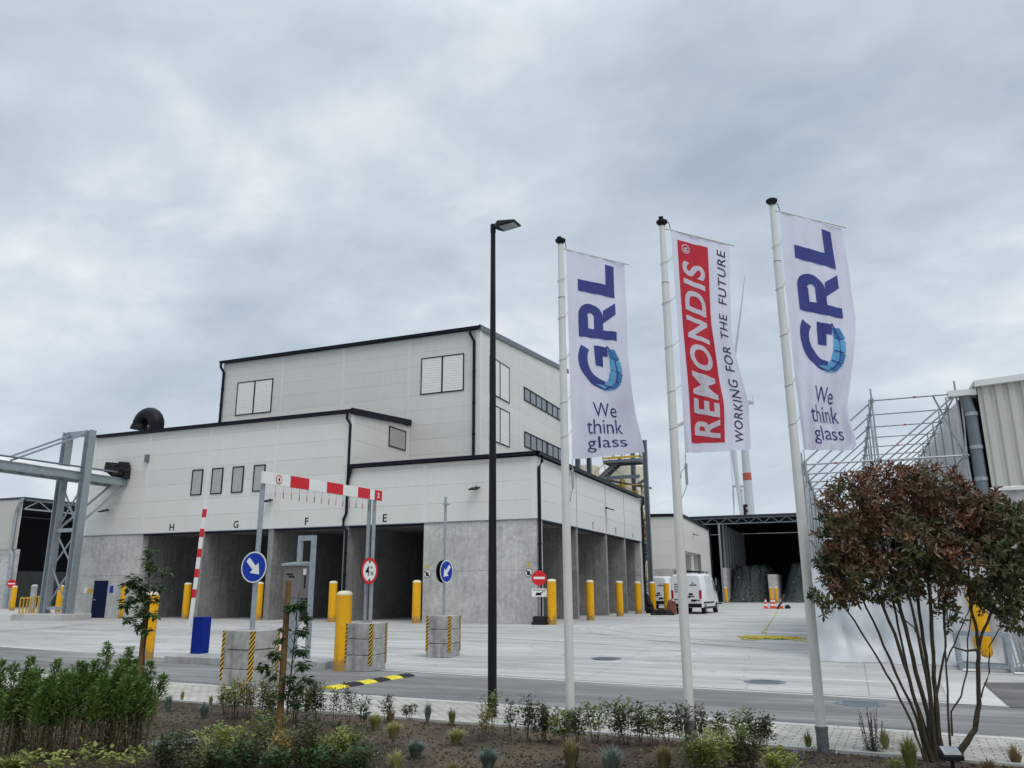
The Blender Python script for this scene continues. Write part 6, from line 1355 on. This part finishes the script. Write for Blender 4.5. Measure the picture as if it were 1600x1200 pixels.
# hedge of upright shrubs at the left
hx = [(-18, 1190), (6, 1186), (30, 1190), (55, 1184), (80, 1188), (104, 1183), (128, 1186), (152, 1181), (175, 1183), (196, 1178), (211, 1172)]
htop = [1032, 1034, 1016, 1030, 1036, 1034, 1030, 1012, 1018, 1032, 1034]
for i, ((px, py), ty) in enumerate(zip(hx, htop)):
    rr = random.Random(100+i); q = atb(px, py); v = Vector((q.x-CAM.x, q.y-CAM.y, 0)).normalized(); tz_ = onp(q, v, px+16, ty).z; h = tz_-q.z
    lab = 'privet plant number from the left edge'
    lab = ['leftmost plant of the green hedge, cut by the picture edge', 'second plant of the green hedge from the left', 'third hedge plant from the left, with a tall leafy tip', 'fourth plant of the green hedge from the left', 'fifth plant of the green hedge from the left', 'middle plant of the green hedge', 'fifth plant from the right end of the green hedge', 'fourth hedge plant from the right end, with a tall leafy tip', 'third plant from the right end of the green hedge', 'second plant from the right end of the green hedge', 'last hedge plant on the right, in front of the small staked tree'][i]
    t = thing('hedge_shrub', q, lab, 'hedge shrub', 'green hedge shrubs at the left'); st = MB(); lf = MB(); lo_ = MB()
    for s in range(8):
        ox, oy = rr.uniform(-.14, .14), rr.uniform(-.28, .28); b = q+Vector((ox*.8, oy*.8, -.03)); hh = h*rr.uniform(.62, .88) if s else h*rr.uniform(.9, 1.03); top = q+Vector((ox*1.5, oy*1.3, hh)); mid = b.lerp(top, .5)+Vector((rr.uniform(-.03, .03), rr.uniform(-.03, .03), 0)); st.tube([b, mid, top], [.006, .0045, .002], 4)
        for k in range(400):
            tt = .55+.45*rr.random()**.8; p = mid.lerp(top, tt*2-1); o = rvec(rr); sp = rr.uniform(.01, .24)*(1.25-tt) if tt < .96 else .025
            p2 = p+Vector((o.x, o.y, o.z*.6))*sp; leaf(lf, p2, Vector((o.x, o.y, abs(o.z)*.6+.5)), Vector((0, 0, 1))+rvec(rr)*.6, rr.uniform(.034, .056), rr.uniform(.015, .022))
        for k in range(70):
            tt = rr.uniform(.05, .6); p = b.lerp(top, tt); o = rvec(rr); leaf(lo_, p+o*rr.uniform(.02, .14), o, Vector((0, 0, 1)), rr.uniform(.025, .042), .015)
        for k in range(2):
            x, y = rr.uniform(-.16, .16), rr.uniform(-.3, .3); st.tube([q+Vector((x, y, -.02)), q+Vector((x+rr.uniform(-.03, .03), y, h*rr.uniform(.35, .62)))], [.003, .0015], 4)
    st.build('stems', M['stem'], t); lf.build('foliage', M['l_hedge'], t); lo_.build('lower_leaves', M['l_olive'], t)

def pxh(px, py, ty):
    q = atb(px, py); v = Vector((q.x-CAM.x, q.y-CAM.y, 0)).normalized(); return q, max(.08, onp(q, v, px, ty).z-q.z)
row = [(822, 1160, 1083, 'l_dull'), (843, 1162, 1098, 'l_dull'), (854, 1160, 1092, 'l_dull'), (880, 1166, 1108, 'l_fresh'), (904, 1166, 1106, 'l_dull'), (930, 1162, 1097, 'l_fresh'), (965, 1166, 1100, 'l_dull'), (980, 1164, 1092, 'l_fresh'), (998, 1168, 1097, 'l_dull'), (1022, 1168, 1106, 'l_fresh'),
       (1044, 1168, 1097, 'l_dull'), (1064, 1166, 1100, 'l_dull'), (1100, 1168, 1100, 'l_dull'), (1120, 1164, 1114, 'l_dull'), (1160, 1172, 1110, 'l_fresh'), (1178, 1174, 1114, 'l_dull'), (1195, 1172, 1110, 'l_dull')]
rowlab = ['first small shrub right of the lamp post', 'low dull green shrub, second right of the lamp post', 'third small shrub right of the lamp post', 'brighter small shrub just left of the first flagpole', 'thin small shrub just right of the first flagpole', 'bushy bright shrub between the first and middle flagpole, leftmost there', 'dull thin shrub between the first and middle flagpole', 'tall bright tipped shrub midway between the first and middle flagpole', 'dull shrub behind the bright one midway between first and middle flagpole', 'bushy yellow green shrub left of the middle flagpole', 'dull upright shrub second left of the middle flagpole', 'shrub touching the left side of the middle flagpole', 'shrub just right of the middle flagpole', 'short shrub second right of the middle flagpole', 'bright bushy shrub, third from the right end of the row', 'dull shrub, second from the right end of the row', 'last shrub at the right end of the row']
G1 = 'small shrubs planted along the bed edge'
for i, (x, y, ty, m) in enumerate(row): q, h = pxh(x, y, ty); shrub('small_shrub', q, h, .15, 7, 330, .050, M[m], rowlab[i], 'shrub', G1, 200+i)
row2 = [(352, 1118, 1070, 'l_amber'), (368, 1122, 1062, 'l_fresh'), (386, 1124, 1060, 'l_amber'), (404, 1124, 1064, 'l_dull'), (420, 1126, 1066, 'l_fresh'), (460, 1130, 1062, 'l_dull'), (480, 1132, 1060, 'l_fresh'), (497, 1132, 1066, 'l_dull'), (522, 1134, 1078, 'l_dull'), (545, 1138, 1058, 'l_dull'), (566, 1140, 1082, 'l_dark'), (604, 1130, 1080, 'l_dull'), (640, 1126, 1094, 'l_dull'), (768, 1150, 1074, 'l_fresh'), (758, 1158, 1100, 'l_amber'), (800, 1160, 1090, 'l_dull')]
lab2 = ['amber tipped shrub below the left edge of the nearest block pillar', 'second shrub below the nearest block pillar', 'amber shrub under the middle of the nearest block pillar', 'dull shrub left of the wooden stake', 'fresh green shrub touching the left of the wooden stake', 'dull shrub touching the right of the wooden stake', 'fresh green shrub second right of the wooden stake', 'dull shrub third right of the wooden stake', 'low shrub in front of the yellow end of the speed bump', 'tall thin shrub in front of the speed bump', 'dark lone sapling right of the tall thin shrub', 'thin lone sapling between the pale grass tufts and the pavement', 'tiny lone sapling on the bed edge left of the blue grass', 'tall shrub touching the lamp post foot', 'amber leaved shrub just left of the lamp post', 'shrub just right of the lamp post foot']
for i, (x, y, ty, m) in enumerate(row2): q, h = pxh(x, y, ty); big = x < 500; shrub('small_shrub', q, h, .19 if big else .11, 10 if big else 5, 560 if big else 210, .046, M[m], lab2[i], 'shrub', G1, 300+i)
front = [(262, 1198, 1150, 'l_dark'), (296, 1200, 1146, 'l_dull'), (332, 1204, 1136, 'l_lime'), (362, 1200, 1126, 'l_lime'), (392, 1206, 1150, 'l_dull'), (415, 1190, 1118, 'l_fresh'), (442, 1204, 1138, 'l_amber'), (470, 1208, 1138, 'l_dull'), (484, 1190, 1118, 'l_dull'), (508, 1204, 1150, 'l_fresh'), (532, 1196, 1134, 'l_lime'), (548, 1186, 1128, 'l_dull'), (560, 1210, 1165, 'l_dark'), (360, 1215, 1165, 'l_dark'), (425, 1218, 1168, 'l_dark'),
         (1092, 1206, 1152, 'l_fresh'), (1118, 1204, 1144, 'l_lime'), (1144, 1198, 1136, 'l_fresh'), (1168, 1200, 1150, 'l_dull'), (1222, 1208, 1172, 'l_lime'), (310, 1216, 1170, 'l_dull'), (495, 1216, 1172, 'l_dark')]
labf = ['dark low shrub right of the hedge, leftmost in the front group', 'dull shrub beside the flat grey stone', 'bright lime shrub in front of the flat stones', 'tall lime shrub right of the flat stones', 'dull shrub between lime shrubs and the wooden stake', 'fresh shrub left of the stake foot', 'amber shrub right in front of the stake foot', 'dull shrub right of the stake foot', 'upright dull shrub behind the front group, right of the stake', 'fresh low shrub in the right half of the front group', 'lime shrub near the right end of the front group', 'thin dull shrub at the right end of the front group', 'dark shrub at the lower right corner of the front group', 'dark shrub at the bottom edge under the lime shrubs', 'dark shrub at the bottom edge under the wooden stake',
        'fresh round shrub in front of the middle flagpole, left one', 'lime shrub right in front of the middle flagpole gap', 'bright round shrub, third right of the middle flagpole at the front', 'dull front shrub below the right end of the row', 'small lime plant left of the third flagpole foot', 'dull shrub at the bottom edge below the flat stones', 'dark shrub at the bottom edge right of the stake']
for i, (x, y, ty, m) in enumerate(front): q, h = pxh(x, y, ty); shrub('front_shrub', q, h*1.05, .21, 15, 620, .046, M[m], labf[i], 'shrub', 'shrubs in the front of the bed', 400+i, low=.15)
gc = [(48, 1212, 1172), (92, 1214, 1176), (130, 1210, 1162), (168, 1180, 1136), (170, 1210, 1168), (205, 1206, 1168), (20, 1214, 1180)]
lg = ['pale variegated ground plant at the bottom left', 'pale variegated ground plant left of the lime one', 'lime variegated ground plant below the hedge', 'upright yellow green sprig at the foot of the hedge', 'lime variegated ground plant below the hedge end', 'pale ground plant between the hedge and the front shrubs', 'pale ground plant in the bottom left corner']
for i, (x, y, ty) in enumerate(gc): q, h = pxh(x, y, ty); shrub('ground_plant', q, h, .15, 7, 64 if i != 3 else 80, .060 if i != 3 else .045, M['l_lime'], lg[i], 'plant', 'variegated ground plants', 500+i, low=.4, lw=.7, up=.3)

def tuft(name, q, h, spread, n, mat, label, cat, group, seed, w=.0055):
    rr = random.Random(seed); mb = MB(); h *= 1.12
    for _ in range(int(n*1.4)):
        a = rr.uniform(0, 6.28); l = h*rr.uniform(.65, 1.1); s = spread*rr.random()**.6; b = q+Vector((math.cos(a)*s*.18, math.sin(a)*s*.18, -.01)); dr = Vector((math.cos(a), math.sin(a), 0)); sd_ = Vector((-dr.y, dr.x, 0))*w*rr.uniform(.7, 1.4)
        p1 = b+dr*s*.35+Vector((0, 0, l*.55)); p2 = b+dr*s*1.0+Vector((0, 0, l*(.98-.35*(s/max(spread, .01)))))
        mb.add([b-sd_, b+sd_, p1+sd_*.8, p1-sd_*.8, p2], [(0, 1, 2, 3), (3, 2, 4)])
    return tag(mb.build(name, mat, None), label, cat, group)
tf_ = [(224, 1134, 1062, .10, 160, 'g_grn', 'tall green grass tuft at the right end of the hedge'), (238, 1126, 1070, .10, 110, 'g_grn', 'second tall grass tuft, just right of the hedge end tuft'), (262, 1112, 1082, .12, 90, 'g_blue', 'small blue green tuft near the pavement at the left'), (284, 1097, 1076, .06, 30, 'g_grn', 'tiny green tuft on the pavement edge, left one'), (318, 1122, 1094, .14, 120, 'g_blue', 'low blue green tuft left of the first shrub row'), (329, 1103, 1082, .07, 40, 'g_grn', 'tiny green tuft on the pavement edge, right one'),
 (586, 1140, 1112, .15, 230, 'g_yel', 'straw coloured round grass tuft, left one of the pair'), (615, 1154, 1124, .16, 260, 'g_yel', 'straw coloured round grass tuft, right one of the pair'), (713, 1164, 1134, .16, 240, 'g_yel', 'lone straw coloured grass tuft left of the lamp post'), (668, 1130, 1094, .10, 120, 'g_blue', 'upright blue green tuft at the pavement edge'), (706, 1134, 1102, .11, 80, 'g_brn', 'thin brownish tuft at the pavement edge left of the lamp post'), (610, 1132, 1104, .12, 80, 'g_brn', 'thin brownish tuft behind the straw pair'), (650, 1186, 1152, .16, 330, 'g_blue', 'round blue fescue tuft in dark soil'), (763, 1206, 1164, .17, 330, 'g_blue', 'blue fescue tuft below the lamp post at the bottom'),
 (618, 1210, 1166, .13, 90, 'g_yel', 'loose pale tuft at the bottom edge below the straw pair'), (893, 1200, 1148, .19, 170, 'g_brn', 'brownish loose tuft in front of the first flagpole'), (956, 1208, 1160, .22, 130, 'g_blue', 'wide spiky pale tuft between first and middle flagpole'), (1038, 1204, 1158, .16, 200, 'g_brn', 'dense brownish tuft in front of the middle flagpole'), (868, 1140, 1108, .10, 70, 'g_yel', 'pale tuft behind the shrub row beside the first flagpole'), (1264, 1172, 1138, .10, 80, 'g_grn', 'small green tuft left of the third flagpole foot'), (1384, 1172, 1136, .12, 120, 'g_yel', 'pale tuft right of the purple flowers'), (1424, 1206, 1144, .16, 230, 'g_grn', 'tall pale green tuft left of the red leaved shrub'),
 (1588, 1196, 1160, .16, 90, 'g_brn', 'thin brown tuft at the right edge of the bed'), (1545, 1206, 1180, .14, 60, 'g_brn', 'sparse tuft right of the small garden spotlight'), (15, 1214, 1176, .25, 300, 'g_grn', 'grass patch in the bottom left corner'), (1400, 1210, 1178, .12, 80, 'g_grn', 'low green tuft at the bottom left of the red leaved shrub'), (575, 1185, 1168, .08, 30, 'g_brn', 'tiny brown tuft in dark soil'), (708, 1208, 1186, .16, 50, 'g_brn', 'sparse tuft at the bottom edge below the lone straw tuft')]
for i, (x, y, ty, sp_, n, m, lab) in enumerate(tf_): q, h = pxh(x, y, ty); tuft('grass_tuft', q, h, sp_, n, M[m], lab, 'grass tuft', 'grass tufts in the bed', 600+i)
# purple sage
q, h = pxh(1366, 1176, 1102); t = thing('sage_plant', q, 'sage plant with upright dark purple flower spikes near the third flagpole', 'flower'); mb = MB(); lf = MB(); rr = random.Random(9)
for k in range(22):
    x, y = rr.uniform(-.13, .13), rr.uniform(-.1, .1); b = q+Vector((x*.5, y*.5, 0)); top = q+Vector((x*1.1, y, h*rr.uniform(.6, 1))); mb.tube([b, top], [.003, .0015], 4)
    fl_ = MB()
    for j in range(34): tt = rr.uniform(.55, 1); p = b.lerp(top, tt); o = rvec(rr); leaf(fl_, p, o, Vector((0, 0, 1)), .016, .010)
    fl_.build('flower_spike', M['salvia'], t)
    for j in range(16): tt = rr.uniform(.05, .5); p = b.lerp(top, tt); o = rvec(rr); leaf(lf, p+o*.02, o, Vector((0, 0, 1)), .035, .014)
mb.build('stems', M['stem'], t); lf.build('foliage', M['l_dark'], t)
M['viola'] = leafmat('viola', [(.16, .12, .42), (.25, .2, .55)], .2)
for (x, y, lab) in ((1287, 1176, 'small violet flower at the foot of the third flagpole'), (1246, 1188, 'small violet flower left of the third flagpole')):
    q = atb(x, y); t = thing('violet_flower', q, lab, 'flower'); rr = random.Random(x); mb = MB(); lf = MB()
    for k in range(7): p = q+Vector((rr.uniform(-.04, .04), rr.uniform(-.04, .04), rr.uniform(.06, .10))); [leaf(mb, p, rvec(rr), Vector((0, 0, 1)), .022, .02) for _ in range(5)]
    for k in range(60): a = rr.uniform(0, 6.28); s = rr.uniform(0, .14); leaf(lf, q+Vector((math.cos(a)*s, math.sin(a)*s, .02+rr.random()*.05)), rvec(rr), Vector((0, 0, 1)), .035, .022)
    mb.build('petals', M['viola'], t); lf.build('foliage', M['l_fresh'], t)

# staked young trees
def staked(base, staketop, treetop, clusters, srad, label, seed, ls=.075, two=False):
    q = atb(*base); v = Vector((q.x-CAM.x, q.y-CAM.y, 0)).normalized(); rr = random.Random(seed); st = onp(q, v, *staketop)
    w = thing('wooden_stake', q, 'round wooden stake holding '+label[1], 'stake', 'tree stakes'); mb = MB(); mb.cyl((q.x, q.y, q.z-.1), (q.x, q.y, st.z), srad, srad*.9, 18); mb.build('post', M['wood'], w)
    mb = MB(); tz_ = q.z+(st.z-q.z)*.78; off = VR*.10-VH*.02
    for dz in (0, .05): mb.cyl((q.x, q.y, tz_+dz), (q.x, q.y, tz_+dz+.035), srad*1.12, n=16)
    mb.tube([Vector((q.x, q.y, tz_+.02))-VR*srad, Vector((q.x, q.y, tz_+.03))+off], .012, 5); mb.build('tie', M['rubber'], w)
    t = thing('young_tree', q+off, label[0], 'tree', 'young staked trees'); pl = q+off; tp = onp(pl, v, *treetop); mb = MB(); lf = MB(); P_ = []; n = 9
    for i in range(n+1): s = i/n; P_.append(Vector((pl.x, pl.y, q.z-.05)).lerp(tp, s)+Vector((rr.uniform(-.015, .015), rr.uniform(-.015, .015), 0)))
    mb.tube(P_, [.016*(1-.75*i/n) for i in range(n+1)], 8)
    for (x, y, rad, nn) in clusters:
        c = onp(pl+VH*rr.uniform(-.1, .1), v, x, y); s = min(1, max(0, (c.z-.18-q.z)/(tp.z-q.z))); b = Vector((pl.x, pl.y, q.z)).lerp(tp, s); mb.tube([b, b.lerp(c, .5)+Vector((0, 0, .03)), c], [.006, .004, .002], 5)
        for _ in range(int(nn*1.8)):
            o = rvec(rr); p = c+Vector((o.x, o.y, o.z*.8))*rad*rr.uniform(.2, 1); d = Vector((o.x, o.y, o.z*.3-.25)); 
            # lobed leaf: three blades from one point
            dd_ = d.normalized(); s_ = dd_.cross(Vector((0, 0, 1))).normalized(); L_ = ls*rr.uniform(.6, 1.1); nn_ = Vector((0, 0, 1))+rvec(rr)*.4
            leaf(lf, p, dd_, nn_, L_, L_*.42); leaf(lf, p, dd_+s_*.8, nn_, L_*.75, L_*.36); leaf(lf, p, dd_-s_*.8, nn_, L_*.75, L_*.36)
    mb.build('trunk', M['bark'], t); lf.build('crown', M['l_dark'], t)
staked((436, 1142), (455, 907), (467, 925), [(468, 945, .10, 34), (455, 950, .06, 12), (478, 965, .06, 18), (470, 985, .09, 24), (445, 985, .05, 10), (436, 1000, .06, 14), (470, 1015, .10, 30), (430, 1022, .10, 24), (410, 1040, .06, 12), (425, 1055, .08, 18), (474, 1040, .09, 26), (452, 1060, .08, 18), (480, 1060, .07, 16), (465, 1075, .08, 20), (440, 1085, .08, 16), (462, 1100, .08, 18), (412, 1042, .05, 8)], .046, ('slender young maple tied to the wooden stake in front of the nearest block pillar', 'the slender maple in front of the nearest block pillar'), 31, .095)
staked((214, 1094), (231, 930), (236, 856), [(235, 862, .10, 14), (232, 878, .10, 14), (240, 888, .12, 16), (256, 893, .12, 12), (212, 905, .12, 20), (205, 915, .12, 14), (222, 918, .12, 16), (248, 915, .10, 12), (258, 922, .08, 6), (215, 932, .14, 22), (236, 935, .12, 16), (195, 945, .10, 14), (220, 952, .14, 18), (238, 960, .12, 14), (200, 968, .10, 12), (215, 975, .12, 12), (230, 985, .1, 10), (196, 940, .1, 10)], .055, ('slender young maple above the right end of the hedge', 'the slender maple at the hedge end'), 32, .135)

rr = random.Random(55); mb = MB()
for _ in range(900):
    px, py = rr.uniform(0, 1600), rr.uniform(1095, 1210); p = atb(px, py)
    if p.y > bed_edge(p.x)-.05: continue
    leaf(mb, p+Vector((0, 0, .012)), Vector((rr.uniform(-1, 1), rr.uniform(-1, 1), .1)), Vector((0, 0, 1))+rvec(rr)*.5, rr.uniform(.02, .05), rr.uniform(.006, .02))
M['litter'] = leafmat('leaf_litter', [(.20, .14, .07), (.30, .24, .14), (.10, .07, .04), (.15, .13, .05), (.36, .32, .22)], .1, .8)
tag(mb.build('leaf_litter', M['litter']), kind='stuff')
mb = MB()
for _ in range(420):
    px, py = rr.uniform(0, 1600), rr.uniform(1100, 1210); p = atb(px, py)
    if p.y > bed_edge(p.x)-.08 or math.sin(p.x*2.1)*math.sin(p.y*3.3) < -.1: continue
    for k in range(rr.randint(3, 7)): leaf(mb, p, Vector((rr.uniform(-1, 1), rr.uniform(-1, 1), rr.uniform(.2, 1))), Vector((0, 0, 1)), rr.uniform(.02, .05), rr.uniform(.008, .016))
tag(mb.build('weeds', M['l_fresh']), kind='stuff')
# flat stones and garden spotlight
def slab(px, py, w, d, lab, seed):
    q = atb(px, py); rr = random.Random(seed); mb = MB(); n = 9; ring = []
    for k in range(n): a = 6.28*k/n; ring.append((q.x+math.cos(a)*w*rr.uniform(.8, 1.1), q.y+math.sin(a)*d*rr.uniform(.8, 1.1)))
    vs = [(x, y, q.z-.05) for x, y in ring]+[(x, y, q.z+.035+rr.uniform(-.01, .01)) for x, y in ring]; mb.add(vs, [tuple(range(n))[::-1], tuple(range(n, 2*n))]+[(i, (i+1) % n, (i+1) % n+n, i+n) for i in range(n)])
    tag(mb.build('flat_stone', M['stone'], None, bevel=.012), lab, 'stone', 'flat stones in the bed')
slab(262, 1165, .30, .22, 'left flat grey stone lying in the bed', 1); slab(312, 1160, .34, .24, 'right flat grey stone lying in the bed', 2)
q = atb(1471, 1196)+(-VH)*.25; t = thing('garden_spotlight', q, 'small black garden spotlight at the foot of the red leaved shrub', 'spotlight'); mb = MB()
a_ = q+Vector((0, 0, .10)); rt_ = VR*.11
mb.hexa([a_-rt_-VH*.05, a_+rt_-VH*.05, a_+rt_+VH*.07, a_-rt_+VH*.07, a_-rt_-VH*.05+Vector((0, 0, .05)), a_+rt_-VH*.05+Vector((0, 0, .05)), a_+rt_+VH*.07+Vector((0, 0, .13)), a_-rt_+VH*.07+Vector((0, 0, .13))]); mb.cyl(q, q+Vector((0, 0, .12)), .02, n=8); mb.build('housing', M['black'], t, bevel=.006)
mb = MB(); z5 = Vector((0, 0, .053)); z13 = Vector((0, 0, .133)); mb.add([a_-rt_*.85-VH*.04+z5+Vector((0, 0, .008)), a_+rt_*.85-VH*.04+z5+Vector((0, 0, .008)), a_+rt_*.85+VH*.06+z13-Vector((0, 0, .002)), a_-rt_*.85+VH*.06+z13-Vector((0, 0, .002))], [(0, 1, 2, 3)]); mb.build('lens', M['galv'], t)
